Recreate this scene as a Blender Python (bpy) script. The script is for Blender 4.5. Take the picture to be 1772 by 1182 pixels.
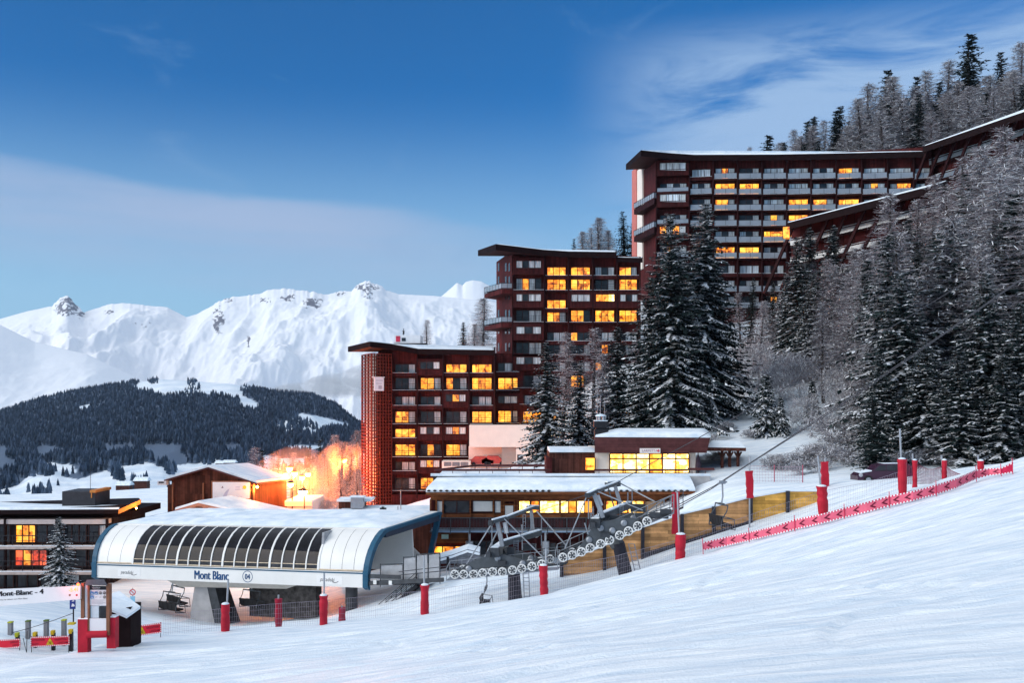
import bpy, math, random
import numpy as np
from mathutils import Vector
random.seed(7); RNG = np.random.default_rng(11)
SC = bpy.context.scene
for _o in list(bpy.data.objects): bpy.data.objects.remove(_o)
COL = SC.collection
R = math.radians
# ------------------------------------------------------------------ camera
HZ, CX, FP = 700.0, 886.0, 1723.0          # horizon row, centre column and focal length of the 1772 x 1182 photograph
cam = bpy.data.cameras.new('camera'); camo = bpy.data.objects.new('camera', cam); COL.objects.link(camo)
camo.rotation_euler = (R(90), 0, 0); cam.sensor_width = 36; cam.lens = 36*FP/1772
cam.shift_y = (HZ-591)/1772; cam.clip_start = .5; cam.clip_end = 40000
SC.camera = camo
def at(px, py, Y): return Vector(((px-CX)/FP*Y, Y, (HZ-py)/FP*Y))
# ------------------------------------------------------------------ world and light
SUN_AZ, SUN_EL = 246.0, 20.0
w = bpy.data.worlds.new("World"); SC.world = w; w.use_nodes = True
nt = w.node_tree; nd = nt.nodes; lk = nt.links.new
bg = nd['Background']; bg.inputs[1].default_value = .105
sk = nd.new('ShaderNodeTexSky'); sk.sky_type = 'NISHITA'; sk.sun_disc = False
sk.sun_elevation = R(SUN_EL); sk.sun_rotation = R(SUN_AZ); sk.ozone_density = 8.0; sk.air_density = 1.0; sk.dust_density = 1.0; sk.altitude = 1700
tc = nd.new('ShaderNodeTexCoord'); sep = nd.new('ShaderNodeSeparateXYZ'); lk(tc.outputs['Generated'], sep.inputs[0])
def wm(op, a, b=None, c=None):
    n = nd.new('ShaderNodeMath'); n.operation = op
    for i, v in enumerate((a, b, c)):
        if v is None: continue
        if isinstance(v, (int, float)): n.inputs[i].default_value = v
        else: lk(v, n.inputs[i])
    return n.outputs[0]
def wmr(v, a, b, c=0, d=1, smooth=True):
    n = nd.new('ShaderNodeMapRange'); n.interpolation_type = 'SMOOTHSTEP' if smooth else 'LINEAR'
    lk(v, n.inputs[0])
    for i, q in enumerate((a, b, c, d)): n.inputs[1+i].default_value = q
    return n.outputs[0]
def wnoise(vec, scale, detail=5, rough=.55, dist=0):
    n = nd.new('ShaderNodeTexNoise'); n.inputs['Scale'].default_value = scale; n.inputs['Detail'].default_value = detail
    n.inputs['Roughness'].default_value = rough; n.inputs['Distortion'].default_value = dist; lk(vec, n.inputs['Vector']); return n.outputs[0]
def wmix(f, a, b):
    n = nd.new('ShaderNodeMix'); n.data_type = 'RGBA'; lk(f, n.inputs[0])
    for i, v in ((6, a), (7, b)):
        if isinstance(v, tuple): n.inputs[i].default_value = (*v, 1)
        else: lk(v, n.inputs[i])
    return n.outputs[2]
# direction as azimuth / elevation tangents so that cloud bands lie level in the sky
az = wm('ARCTAN2', sep.outputs[0], sep.outputs[1]); el = wm('ARCSINE', sep.outputs[2])
def wvec(sx, sy, oz=0.):
    c = nd.new('ShaderNodeCombineXYZ'); lk(wm('MULTIPLY', az, sx), c.inputs[0]); lk(wm('MULTIPLY', el, sy), c.inputs[1]); c.inputs[2].default_value = oz; return c.outputs[0]
# pale haze low over the horizon
hz = wm('MULTIPLY', wmr(el, .315, .075), .88)
tn = nd.new('ShaderNodeVectorMath'); tn.operation = 'MULTIPLY'; lk(sk.outputs[0], tn.inputs[0]); tn.inputs[1].default_value = (.06, .74, .92)
c0 = wmix(hz, tn.outputs[0], (2.55, 4.35, 5.8))
# long lenticular band over the far range, thinning to the east
wob = wm('MULTIPLY', wm('SUBTRACT', wnoise(wvec(2.2, 9, 3.), 1.6, 4), .5), .05)
e2 = wm('ADD', wm('ADD', el, wob), wm('MULTIPLY', wm('ADD', az, .3), .10))
band = wm('MULTIPLY', wmr(e2, .207, .188), wmr(e2, .10, .165))
band = wm('MULTIPLY', band, wmr(az, .10, -.16))
tex = wmr(wnoise(wvec(1.6, 14, 1.), 2.2, 6), .25, .7, .45, 1)
c1 = wmix(wm('MULTIPLY', wm('MULTIPLY', band, tex), .8), c0, (2.9, 3.6, 5.1))
# broad torn bank behind the forest on the right
n3 = wnoise(wvec(3.0, 13, 7.), 1.7, 9, .62, .7)
bank = wm('MULTIPLY', wmr(n3, .26, .56), wm('MULTIPLY', wmr(az, .04, .22), wm('MULTIPLY', wmr(el, .375, .31), wmr(el, .12, .22))))
c2 = wmix(wm('MULTIPLY', bank, .9), c1, (2.5, 3.7, 5.5))
# faint wisps high up
n4 = wnoise(wvec(2.5, 5, 4.), 3.1, 7, .65, .8)
wisp = wm('MULTIPLY', wmr(n4, .56, .8), .25)
c3 = wmix(wisp, c2, (1.6, 2.8, 4.6))
# unseen bright overcast added overhead for the soft light of the blue hour
c4 = wmix(wm('MULTIPLY', wmr(el, .40, .80), .9), c3, (7.0, 7.7, 8.5))
lk(c4, bg.inputs[0])
sun = bpy.data.lights.new('sun', 'SUN'); sun.energy = 2.1; sun.angle = R(45); sun.color = (1, .92, .82)
suno = bpy.data.objects.new('sun', sun); COL.objects.link(suno)
_a, _e = R(SUN_AZ), R(SUN_EL)
sd = Vector((math.sin(_a)*math.cos(_e), math.cos(_a)*math.cos(_e), math.sin(_e)))
suno.rotation_euler = sd.to_track_quat('Z', 'Y').to_euler()
vs = SC.view_settings; vs.view_transform = 'Standard'; vs.look = 'None'; vs.gamma = 1; vs.exposure = 0.46
cy = SC.cycles
cy.use_denoising = True; cy.max_bounces = 6; cy.diffuse_bounces = 3; cy.glossy_bounces = 3; cy.transmission_bounces = 4; cy.transparent_max_bounces = 8
cy.sample_clamp_indirect = 6; cy.caustics_reflective = False; cy.caustics_refractive = False; cy.volume_bounces = 0
# ------------------------------------------------------------------ materials
def _n(t, kind, **kw):
    n = t.nodes.new(kind)
    for k, v in kw.items(): n.inputs[k].default_value = v
    return n
def M(name, col, rough=.6, metal=0., var=.18, scale=2., stretch=(1, 1, 1), bump=0., emit=0., emit_col=None, spec=.2, col2=None, detail=5):
    m = bpy.data.materials.new(name); m.use_nodes = True; t = m.node_tree; b = t.nodes['Principled BSDF']; L = t.links.new
    b.inputs['Roughness'].default_value = rough; b.inputs['Metallic'].default_value = metal; b.inputs['Specular IOR Level'].default_value = spec
    tcn = t.nodes.new('ShaderNodeTexCoord'); mp = t.nodes.new('ShaderNodeMapping'); mp.inputs['Scale'].default_value = stretch
    L(tcn.outputs['Object'], mp.inputs['Vector'])
    no = _n(t, 'ShaderNodeTexNoise', Scale=scale, Detail=detail, Roughness=.6); L(mp.outputs[0], no.inputs['Vector'])
    rp = t.nodes.new('ShaderNodeValToRGB'); rp.color_ramp.elements[0].position = .32; rp.color_ramp.elements[1].position = .68
    c2 = col2 or tuple(min(1, c*(1+var)) for c in col)
    rp.color_ramp.elements[0].color = (*[c*(1-var) for c in col], 1); rp.color_ramp.elements[1].color = (*c2, 1)
    L(no.outputs[0], rp.inputs[0]); L(rp.outputs[0], b.inputs['Base Color'])
    if emit:
        b.inputs['Emission Strength'].default_value = emit
        if emit_col: b.inputs['Emission Color'].default_value = (*emit_col, 1)
        else: L(rp.outputs[0], b.inputs['Emission Color'])
    if bump:
        bp = _n(t, 'ShaderNodeBump', Strength=bump, Distance=.05); L(no.outputs[0], bp.inputs['Height']); L(bp.outputs[0], b.inputs['Normal'])
    return m
# ------------------------------------------------------------------ object helpers
BASES = {}
def tag(o, label=None, cat=None, group=None, kind=None):
    if label: o['label'] = label
    if cat: o['category'] = cat
    if group: o['group'] = group
    if kind: o['kind'] = kind
    return o
def thing(name, loc, label, cat, group=None):
    o = bpy.data.objects.new(name, None); COL.objects.link(o); o.location = loc; o.empty_display_size = .3
    BASES[o.name] = Vector(loc); return tag(o, label, cat, group)
def base_of(o):
    while o.parent: o = o.parent
    return BASES.get(o.name, Vector((0, 0, 0)))
def link_mesh(name, me, parent=None, base=None):
    o = bpy.data.objects.new(name, me); COL.objects.link(o)
    if parent: o.parent = parent
    elif base is not None: o.location = base; BASES[o.name] = Vector(base)
    return o
class MB:
    """collects polygons in world coordinates; build() links them as ONE mesh object"""
    def __init__(s): s.v = []; s.f = []; s.m = []
    def face(s, pts, m=0):
        i = len(s.v); s.v += [tuple(p) for p in pts]; s.f.append(tuple(range(i, i+len(pts)))); s.m.append(m); return s
    def hexa(s, p, m=0):      # 8 points: bottom 4 ccw, top 4 ccw
        i = len(s.v); s.v += [tuple(q) for q in p]
        for f in ((3, 2, 1, 0), (4, 5, 6, 7), (0, 1, 5, 4), (1, 2, 6, 5), (2, 3, 7, 6), (3, 0, 4, 7)):
            s.f.append(tuple(i+k for k in f)); s.m.append(m)
        return s
    def box(s, a, b, m=0):
        x0, y0, z0 = (min(a[i], b[i]) for i in range(3)); x1, y1, z1 = (max(a[i], b[i]) for i in range(3))
        return s.hexa([(x0, y0, z0), (x1, y0, z0), (x1, y1, z0), (x0, y1, z0), (x0, y0, z1), (x1, y0, z1), (x1, y1, z1), (x0, y1, z1)], m)
    def obox(s, c, ux, uy, uz, m=0):   # centre and three half-axis vectors
        c, ux, uy, uz = map(Vector, (c, ux, uy, uz))
        return s.hexa([c-ux-uy-uz, c+ux-uy-uz, c+ux+uy-uz, c-ux+uy-uz, c-ux-uy+uz, c+ux-uy+uz, c+ux+uy+uz, c-ux+uy+uz], m)
    def prism(s, bot, top, m=0, mtop=None, mbot=None):
        n = len(bot); i = len(s.v); s.v += [tuple(p) for p in bot]+[tuple(p) for p in top]
        s.f.append(tuple(i+k for k in reversed(range(n)))); s.m.append(m if mbot is None else mbot)
        s.f.append(tuple(i+n+k for k in range(n))); s.m.append(m if mtop is None else mtop)
        for k in range(n): s.f.append((i+k, i+(k+1) % n, i+n+(k+1) % n, i+n+k)); s.m.append(m)
        return s
    def tube(s, p, q, r, r2=None, n=8, m=0, cap=True):
        p, q = Vector(p), Vector(q); d = (q-p)
        if d.length < 1e-6: return s
        d.normalize(); u = d.orthogonal().normalized(); w_ = d.cross(u); r2 = r if r2 is None else r2; i = len(s.v)
        for c, rr in ((p, r), (q, r2)):
            for k in range(n):
                a = 2*math.pi*k/n; s.v.append(tuple(c+(u*math.cos(a)+w_*math.sin(a))*rr))
        for k in range(n): s.f.append((i+k, i+(k+1) % n, i+n+(k+1) % n, i+n+k)); s.m.append(m)
        if cap: s.f.append(tuple(i+k for k in reversed(range(n)))); s.m.append(m); s.f.append(tuple(i+n+k for k in range(n))); s.m.append(m)
        return s
    def path(s, pts, r, n=6, m=0):
        for a, b in zip(pts, pts[1:]): s.tube(a, b, r, n=n, m=m)
        return s
    def bar(s, p, q, w_, h, m=0, up=(0, 0, 1)):   # rectangular bar between two points
        p, q = Vector(p), Vector(q); d = (q-p)/2; u = Vector(up); sx = d.cross(u)
        if sx.length < 1e-6: sx = d.cross(Vector((1, 0, 0)))
        sx.normalize(); uz = sx.cross(d).normalized()
        return s.obox((p+q)/2, d, sx*w_/2, uz*h/2, m)
    def lathe(s, c, prof, n=16, m=0, axis=(0, 0, 1)):
        ax = Vector(axis).normalized(); u = ax.orthogonal().normalized(); w_ = ax.cross(u); c = Vector(c); i = len(s.v)
        for r, z in prof:
            for k in range(n):
                a = 2*math.pi*k/n; s.v.append(tuple(c+ax*z+(u*math.cos(a)+w_*math.sin(a))*r))
        for j in range(len(prof)-1):
            for k in range(n):
                s.f.append((i+j*n+k, i+j*n+(k+1) % n, i+(j+1)*n+(k+1) % n, i+(j+1)*n+k)); s.m.append(m)
        s.f.append(tuple(i+k for k in reversed(range(n)))); s.m.append(m)
        s.f.append(tuple(i+(len(prof)-1)*n+k for k in range(n))); s.m.append(m)
        return s
    def text(s, txt, org, ux, uz, size, m=0, bold=0., sx=1., align='LEFT'):
        cu = bpy.data.curves.new('lettering', 'FONT'); cu.body = txt; cu.size = 1; cu.offset = bold; cu.resolution_u = 3; cu.align_x = align
        o = bpy.data.objects.new('lettering', cu); COL.objects.link(o); dg = bpy.context.evaluated_depsgraph_get()
        me = bpy.data.meshes.new_from_object(o.evaluated_get(dg)); i = len(s.v); org, ux, uz = Vector(org), Vector(ux), Vector(uz)
        for v in me.vertices: s.v.append(tuple(org+ux*v.co.x*size*sx+uz*v.co.y*size))
        for p in me.polygons: s.f.append(tuple(i+k for k in p.vertices)); s.m.append(m)
        bpy.data.objects.remove(o); bpy.data.curves.remove(cu); bpy.data.meshes.remove(me); return s
    def build(s, name, mats, parent=None, base=None, smooth=False):
        b = base_of(parent) if parent else Vector(base if base is not None else (0, 0, 0))
        me = bpy.data.meshes.new(name); me.from_pydata([(x-b.x, y-b.y, z-b.z) for x, y, z in s.v], [], s.f)
        mats = mats if isinstance(mats, (list, tuple)) else [mats]
        for q in mats: me.materials.append(q)
        me.polygons.foreach_set('material_index', s.m)
        if smooth: me.polygons.foreach_set('use_smooth', [True]*len(s.f))
        me.validate(); me.update()
        return link_mesh(name, me, parent, base)
def arr_mesh(name, V, F, mats, mi=None, smooth=False):
    """fast mesh from arrays: V (n,3), F (m,3 or 4)"""
    V = np.asarray(V, np.float32); F = np.asarray(F, np.int32); k = F.shape[1]
    me = bpy.data.meshes.new(name); me.vertices.add(len(V)); me.vertices.foreach_set('co', V.ravel())
    me.loops.add(F.size); me.loops.foreach_set('vertex_index', F.ravel())
    me.polygons.add(len(F)); me.polygons.foreach_set('loop_start', np.arange(len(F), dtype=np.int32)*k)
    for q in mats: me.materials.append(q)
    if mi is not None: me.polygons.foreach_set('material_index', np.asarray(mi, np.int32))
    if smooth: me.polygons.foreach_set('use_smooth', np.ones(len(F), bool))
    me.update(calc_edges=True); me.validate(); return me
def grid_mesh(name, P, mats, smooth=True):
    n, m_, _ = P.shape; I = np.arange(n*m_).reshape(n, m_)
    F = np.stack([I[:-1, :-1], I[1:, :-1], I[1:, 1:], I[:-1, 1:]], -1).reshape(-1, 4)
    return arr_mesh(name, P.reshape(-1, 3), F, mats, None, smooth)
# value noise (numpy)
_T = RNG.random((256, 256)).astype(np.float32)
def vnoise(x, y):
    xi = np.floor(x).astype(int); yi = np.floor(y).astype(int); fx = x-xi; fy = y-yi
    fx = fx*fx*(3-2*fx); fy = fy*fy*(3-2*fy); g = lambda a, b: _T[a & 255, b & 255]
    return (g(xi, yi)*(1-fx)+g(xi+1, yi)*fx)*(1-fy)+(g(xi, yi+1)*(1-fx)+g(xi+1, yi+1)*fx)*fy
def fbm(x, y, o=5, ridged=False, gain=.5):
    a = 1.; s = 0.; t = 0.
    for k in range(o):
        n = vnoise(x*2**k+17.3*k, y*2**k-9.1*k)
        if ridged: n = 1-np.abs(2*n-1)
        s = s+a*n; t += a; a *= gain
    return s/t
def sstep(a, b, x):
    t = np.clip((x-a)/(b-a), 0, 1); return t*t*(3-2*t)
# ------------------------------------------------------------------ snow materials
def snow_mat(name, col=(.83, .865, .885), stretch=(1, 1, 1), bump=.35, scale=1.2, tracks=False):
    m = bpy.data.materials.new(name); m.use_nodes = True; t = m.node_tree; b = t.nodes['Principled BSDF']; L = t.links.new
    b.inputs['Roughness'].default_value = .55; b.inputs['Specular IOR Level'].default_value = .25
    tcn = t.nodes.new('ShaderNodeTexCoord'); mp = t.nodes.new('ShaderNodeMapping'); mp.inputs['Scale'].default_value = stretch
    mp.inputs['Rotation'].default_value = (0, 0, R(-8)); L(tcn.outputs['Object'], mp.inputs[0])
    n1 = _n(t, 'ShaderNodeTexNoise', Scale=scale, Detail=9., Roughness=.65); L(mp.outputs[0], n1.inputs['Vector'])
    n2 = _n(t, 'ShaderNodeTexNoise', Scale=scale*9, Detail=4., Roughness=.6); L(tcn.outputs['Object'], n2.inputs['Vector'])
    ad = t.nodes.new('ShaderNodeMath'); ad.operation = 'MULTIPLY_ADD'; L(n2.outputs[0], ad.inputs[0]); ad.inputs[1].default_value = .35; L(n1.outputs[0], ad.inputs[2])
    bp = _n(t, 'ShaderNodeBump', Strength=bump, Distance=.12); L(ad.outputs[0], bp.inputs['Height']); L(bp.outputs[0], b.inputs['Normal'])
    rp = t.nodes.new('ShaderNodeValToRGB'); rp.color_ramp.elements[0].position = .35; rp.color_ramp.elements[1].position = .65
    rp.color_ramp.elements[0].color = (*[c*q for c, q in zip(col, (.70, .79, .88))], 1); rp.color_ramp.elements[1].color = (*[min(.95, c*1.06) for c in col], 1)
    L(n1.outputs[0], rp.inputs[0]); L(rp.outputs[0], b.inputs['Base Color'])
    return m
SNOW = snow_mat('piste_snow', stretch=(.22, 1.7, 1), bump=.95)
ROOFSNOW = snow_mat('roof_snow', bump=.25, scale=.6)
# ------------------------------------------------------------------ near terrain as a height function
_rp = [(-500, 1172, 46), (-200, 1165, 48), (0, 1150, 50), (130, 1126, 52), (200, 1109, 55), (300, 1098, 58), (400, 1091, 60), (560, 1081, 60), (740, 1063, 60), (950, 1028, 60),
       (1180, 970, 60), (1230, 957, 60), (1425, 894, 60), (1560, 850, 60), (1700, 812, 60), (1772, 791, 60), (2000, 715, 60), (2300, 610, 60)]
_rx = np.array([at(*q).x for q in _rp]); _rz = np.array([at(*q).z for q in _rp]); _rY = np.array([q[2] for q in _rp], float)
_bk = [(0, 1060, 58), (60, 1050, 64), (0, 1020, 72), (200, 1075, 66), (-300, 1100, 66), (100, 1030, 92), (-300, 1040, 95), (100, 1018, 102), (350, 1085, 80), (250, 1080, 72), (470, 1074, 74), (560, 1072, 74), (650, 1070, 72), (600, 1058, 82), (400, 1042, 95),
       (760, 1000, 80), (760, 1045, 70), (880, 1038, 66), (850, 985, 88), (990, 985, 88), (900, 985, 89), (1090, 995, 66.5), (1000, 1008, 70), (1100, 985, 70), (1215, 948, 70), (1330, 912, 70), (1420, 884, 70), (1050, 1000, 70), (1150, 968, 70), (1270, 930, 70), (1500, 838, 72), (1560, 832, 74), (1700, 806, 72),
       (1200, 868, 81), (1290, 842, 82), (1400, 838, 83), (1240, 833, 93), (1500, 822, 84), (1620, 812, 84), (1772, 800, 84), (1350, 812, 98), (1270, 805, 100), (1250, 765, 112),
       (650, 882, 158), (850, 890, 158), (760, 885, 150), (900, 800, 166), (945, 790, 118), (1010, 775, 122), (1060, 755, 125), (1190, 735, 120), (1330, 700, 130), (1400, 690, 128), (1420, 655, 138), (1330, 565, 182), (1130, 600, 178), (1000, 690, 162),
       (1560, 770, 96), (1650, 740, 104), (1772, 720, 104), (1772, 500, 135), (1600, 560, 135), (1600, 380, 190), (1700, 300, 240), (1330, 400, 240), (1500, 370, 235), (1772, 240, 260), (1050, 500, 215), (830, 640, 212), (740, 720, 200), (640, 880, 205), (560, 890, 220), (690, 850, 225), (760, 760, 250),
       (300, 950, 125), (560, 905, 140), (100, 1008, 112), (500, 885, 170), (300, 872, 250), (0, 880, 250), (600, 860, 240), (-400, 900, 220), (-300, 980, 150),
       (2000, 700, 95), (2000, 400, 150), (2000, 250, 240), (2300, 550, 95), (800, 1120, 52), (400, 1150, 50)]
_bp = np.array([tuple(at(*q)) for q in _bk]); _S = 60.
def _tpsk(d2): return np.where(d2 > 1e-9, d2*np.log(np.maximum(d2, 1e-9)), 0)*.5
_xy = _bp[:, :2]/_S; _nb = len(_xy)
_A = np.zeros((_nb+3, _nb+3)); _A[:_nb, :_nb] = _tpsk(((_xy[:, None]-_xy[None])**2).sum(-1))+np.eye(_nb)*2e-4
_A[:_nb, _nb] = 1; _A[:_nb, _nb+1:] = _xy; _A[_nb:, :_nb] = _A[:_nb, _nb:].T
_w = np.linalg.solve(_A, np.concatenate([_bp[:, 2], np.zeros(3)]))
def back_z(x, y):
    sh = np.shape(x); q = np.stack([np.ravel(x), np.ravel(y)], -1)/_S; out = np.empty(len(q))
    for i in range(0, len(q), 20000):
        c = q[i:i+20000]; out[i:i+20000] = _tpsk(((c[:, None]-_xy[None])**2).sum(-1))@_w[:_nb]+_w[_nb]+c@_w[_nb+1:]
    return np.clip(out.reshape(sh), -45, 130)
def gz(x, y, detail=False):
    x = np.asarray(x, float); y = np.asarray(y, float)
    rz = np.interp(x, _rx, _rz); rY = np.interp(x, _rx, _rY); z0 = np.clip(-1.75+.17*np.minimum(x, 2)-.02*np.maximum(x-2, 0), -9, 12)
    t = y/rY; f = z0+(rz-z0)*np.sign(t)*np.abs(np.clip(t, -1, 1.6))**.84
    f = f-np.maximum(0, t-1)*9
    s = sstep(0, 1, (y-rY)/8.5)
    z = f if np.max(s) <= 0 else f*(1-s)+back_z(x, y)*s
    if detail:
        near = (1-s)
        z = z+near*((fbm(x*.05, y*.09+3, 3)-.5)*.22+(fbm(x*.10+5, y*.9-x*.15, 4)-.5)*.15+(fbm(x*.35+3, y*2.6-x*.4, 4)-.5)*.10+(fbm(x*1.4, y*1.4, 2)-.5)*.06)
        # ski tracks running across the fall line, thin and of uneven depth
        rg = np.random.default_rng(99)
        for k in range(34):
            ya = rg.uniform(13, 56); sl = rg.normal(.16, .07); cu = rg.normal(0, .002); wd = rg.uniform(.10, .22); dp = rg.uniform(.03, .09); x0 = rg.uniform(-25, 25); ln = rg.uniform(6, 22)
            d = y-(ya+sl*x+cu*x*x); f = np.exp(-((x-x0)/ln)**4)*(.4+.9*vnoise(x*.5+k, y*.2)); z = z-near*f*dp*np.exp(-(d/wd)**2)+near*f*dp*.6*np.exp(-((d-wd*1.8)/wd)**2)
        for (xa, ya, r_, a0_, a1_) in ((14., 20., 7., 1.6, 3.6), (22., 17., 6., 1.7, 3.2), (5., 26., 9., .3, 2.4), (-6., 24., 8., .5, 2.6), (12., 34., 11., 2.2, 4.1), (-14., 36., 10., .2, 1.9), (20., 40., 12., 2.4, 4.2), (3., 17., 5., 1.2, 3.)):
            rr = np.hypot(x-xa, (y-ya)*.8); aa = np.arctan2((y-ya)*.8, x-xa); f = ((aa > a0_) & (aa < a1_)); z = z-near*f*.085*np.exp(-((rr-r_)/.16)**2)+near*f*.05*np.exp(-((rr-r_-.3)/.16)**2)
        lip = np.exp(-((y-rY-.4)/1.2)**2); z = z+lip*(fbm(x*.6, y*.4, 4)-.5)*.34
        z = z+s*(fbm(x*.11, y*.11, 4)-.5)*.9*sstep(62, 70, y)
    return z
def g1(x, y): return float(gz(np.array([x]), np.array([y]))[0])
def on(px, Y):
    x = (px-CX)/FP*Y; return Vector((x, Y, g1(x, Y)))
def sp(a, b, d): return np.arange(a, b, d)
xs = np.concatenate([sp(-420, -60, 6), sp(-60, 62, .3), sp(62, 130, 2), sp(130, 420, 8)])
ys = np.concatenate([sp(-40, 10, 3), sp(10, 70, .22), sp(70, 110, .7), sp(110, 330, 3.)])
GX, GY = np.meshgrid(xs, ys, indexing='ij'); GZ = gz(GX, GY, True)
far = sstep(270, 330, GY); GZ = GZ-far*30*(GX < 60)
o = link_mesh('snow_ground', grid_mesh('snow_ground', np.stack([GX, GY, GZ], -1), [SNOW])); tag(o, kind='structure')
# ------------------------------------------------------------------ far valley side, forest, snow mountains
def outline(pts): a = np.array(pts, float); return lambda px: np.interp(px, a[:, 0], a[:, 1])
def wgrid(PX, PY, Y): return np.stack([(PX-CX)/FP*Y, Y, (HZ-PY)/FP*Y], -1)
FARSNOW = snow_mat('valley_snow', stretch=(.01, .01, .01), bump=.0, scale=1.)
hill_crest = outline([(-500, 800), (-200, 765), (0, 714), (60, 694), (130, 678), (200, 666), (280, 656), (400, 664), (470, 678), (540, 684), (580, 700), (620, 732), (700, 780), (900, 850), (1300, 900)])
def hill_Y(px, py):
    t = np.clip((935-py)/(935-hill_crest(px)), 0, 1.2); return 420+3000*t**1.35
px_ = np.linspace(-520, 1250, 420); tt = np.linspace(0, 1.18, 170)
PX, TT = np.meshgrid(px_, tt, indexing='ij'); HC = hill_crest(PX)
PYv = 935-(935-HC)*np.minimum(TT, 1)+np.maximum(0, TT-1)*160
PYv = PYv+(fbm(PX*.012, TT*5, 5)-.5)*26*np.sin(np.pi*np.clip(TT, 0, 1))
YY = 420+3000*TT**1.35
P = wgrid(PX, PYv, YY)
hillP = P
# forest: small conifers over the hill, with the meadows left clear
def in_poly(x, y, poly):
    c = np.zeros(x.shape, bool); n = len(poly)
    for i in range(n):
        x0, y0 = poly[i]; x1, y1 = poly[i-1]; k = ((y0 > y) != (y1 > y)); c ^= k & (x < (x1-x0)*(y-y0)/((y1-y0)+1e-9)+x0)
    return c
clear = [[(478, 738), (500, 722), (520, 714), (545, 718), (580, 727), (606, 733), (570, 745), (520, 750), (488, 746)],
         [(240, 652), (300, 640), (470, 640), (480, 672), (440, 668), (415, 690), (380, 684), (340, 690), (300, 676), (270, 682), (225, 668)],
         [(455, 775), (520, 768), (560, 766), (545, 780), (480, 784)], [(185, 812), (240, 800), (290, 812), (330, 800), (420, 790), (480, 792), (620, 796), (620, 935), (-200, 935), (-200, 862), (0, 852), (30, 838), (95, 818), (130, 826)],
         [(70, 808), (110, 796), (128, 812), (90, 822)], [(120, 700), (150, 694), (145, 706)], [(415, 682), (450, 700), (440, 712), (418, 704)]]
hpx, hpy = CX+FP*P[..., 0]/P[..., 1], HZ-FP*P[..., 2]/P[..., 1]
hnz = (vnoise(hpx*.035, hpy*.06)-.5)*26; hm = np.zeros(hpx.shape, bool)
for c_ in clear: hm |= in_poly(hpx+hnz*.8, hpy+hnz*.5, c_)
FARSNOW = bpy.data.materials['valley_snow']; _t = FARSNOW.node_tree; _b = _t.nodes['Principled BSDF']; _a = _t.nodes.new('ShaderNodeAttribute'); _a.attribute_name = 'forest_floor_shade'
_m = _t.nodes.new('ShaderNodeMix'); _m.data_type = 'RGBA'; _l = _b.inputs['Base Color'].links[0].from_socket; _t.links.new(_a.outputs['Fac'], _m.inputs[0]); _t.links.new(_l, _m.inputs[6]); _m.inputs[7].default_value = (.07, .10, .15, 1); _t.links.new(_m.outputs[2], _b.inputs['Base Color'])  # dark forest floor: tree shade painted into the ground colour under the woods
_me = grid_mesh('hill', P, [FARSNOW]); _at = _me.attributes.new('forest_floor_shade', 'FLOAT', 'POINT'); _at.data.foreach_set('value', (np.where(hm, 0, 1.)*np.where(TT > 1.0, .3, 1)).astype(np.float32).ravel())
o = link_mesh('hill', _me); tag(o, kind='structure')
N = 62000
fx = RNG.uniform(-480, 780, N); ft = RNG.uniform(0, 1.03, N)**.75
fi = np.clip(np.searchsorted(px_, fx), 1, len(px_)-1); fj = np.clip(np.searchsorted(tt, ft), 1, len(tt)-1)
fp = hillP[fi, fj]; fp = fp+(hillP[fi-1, fj]-fp)*RNG.random((N, 1))
ppx = CX+FP*fp[:, 0]/fp[:, 1]; ppy = HZ-FP*fp[:, 2]/fp[:, 1]
msk = np.zeros(N, bool)
nzz = (vnoise(ppx*.035, ppy*.06)-.5)*26
for c_ in clear: msk |= in_poly(ppx+nzz*.8, ppy+nzz*.5, c_)
clump = fbm(ppx*.03, ppy*.05, 3)
keep = (~msk & (RNG.random(N) < .93) & ~((ppy > 770) & (clump < .42))) | (msk & (clump > .60) & (RNG.random(N) < .65) & (ppy > 690)) | (msk & (clump > .62) & (ppy <= 690) & (RNG.random(N) < .5))
fp = fp[keep]; n_ = len(fp)
hgt = RNG.uniform(9, 19, n_)*np.where(fp[:, 1] < 1200, .7, 1.); rad = hgt*RNG.uniform(.17, .27, n_)
ang = np.arange(5)/5*2*np.pi; V = []; Fc = []
ring = np.stack([np.cos(ang), np.sin(ang)], -1)
tiers = ((0.05, 1.), (.48, .5), (.45, .72), (1., .03))
vv = np.zeros((n_, len(tiers)*5, 3), np.float32)
jit = RNG.uniform(.8, 1.2, (n_, len(tiers)*5))
for k, (hz_, rr) in enumerate(tiers):
    a0 = RNG.uniform(0, 1, (n_, 1)); ca, sa = np.cos(a0), np.sin(a0)
    rx = ring[None, :, 0]*ca-ring[None, :, 1]*sa; ry = ring[None, :, 0]*sa+ring[None, :, 1]*ca; j = jit[:, k*5:k*5+5]
    vv[:, k*5:k*5+5, 0] = fp[:, :1]+rx*rad[:, None]*rr*j; vv[:, k*5:k*5+5, 1] = fp[:, 1:2]+ry*rad[:, None]*rr*j; vv[:, k*5:k*5+5, 2] = fp[:, 2:]+hgt[:, None]*hz_-.5
tf = []
for k in range(len(tiers)-1):
    for q in range(5): tf.append((k*5+q, k*5+(q+1) % 5, (k+1)*5+(q+1) % 5, (k+1)*5+q))
tf = np.array(tf); Fc = (np.arange(n_)[:, None, None]*len(tiers)*5+tf[None]).reshape(-1, 4)
mf = bpy.data.materials.new('far_conifers'); mf.use_nodes = True; t = mf.node_tree; b = t.nodes['Principled BSDF']; b.inputs['Roughness'].default_value = .9; b.inputs['Specular IOR Level'].default_value = .1
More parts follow.
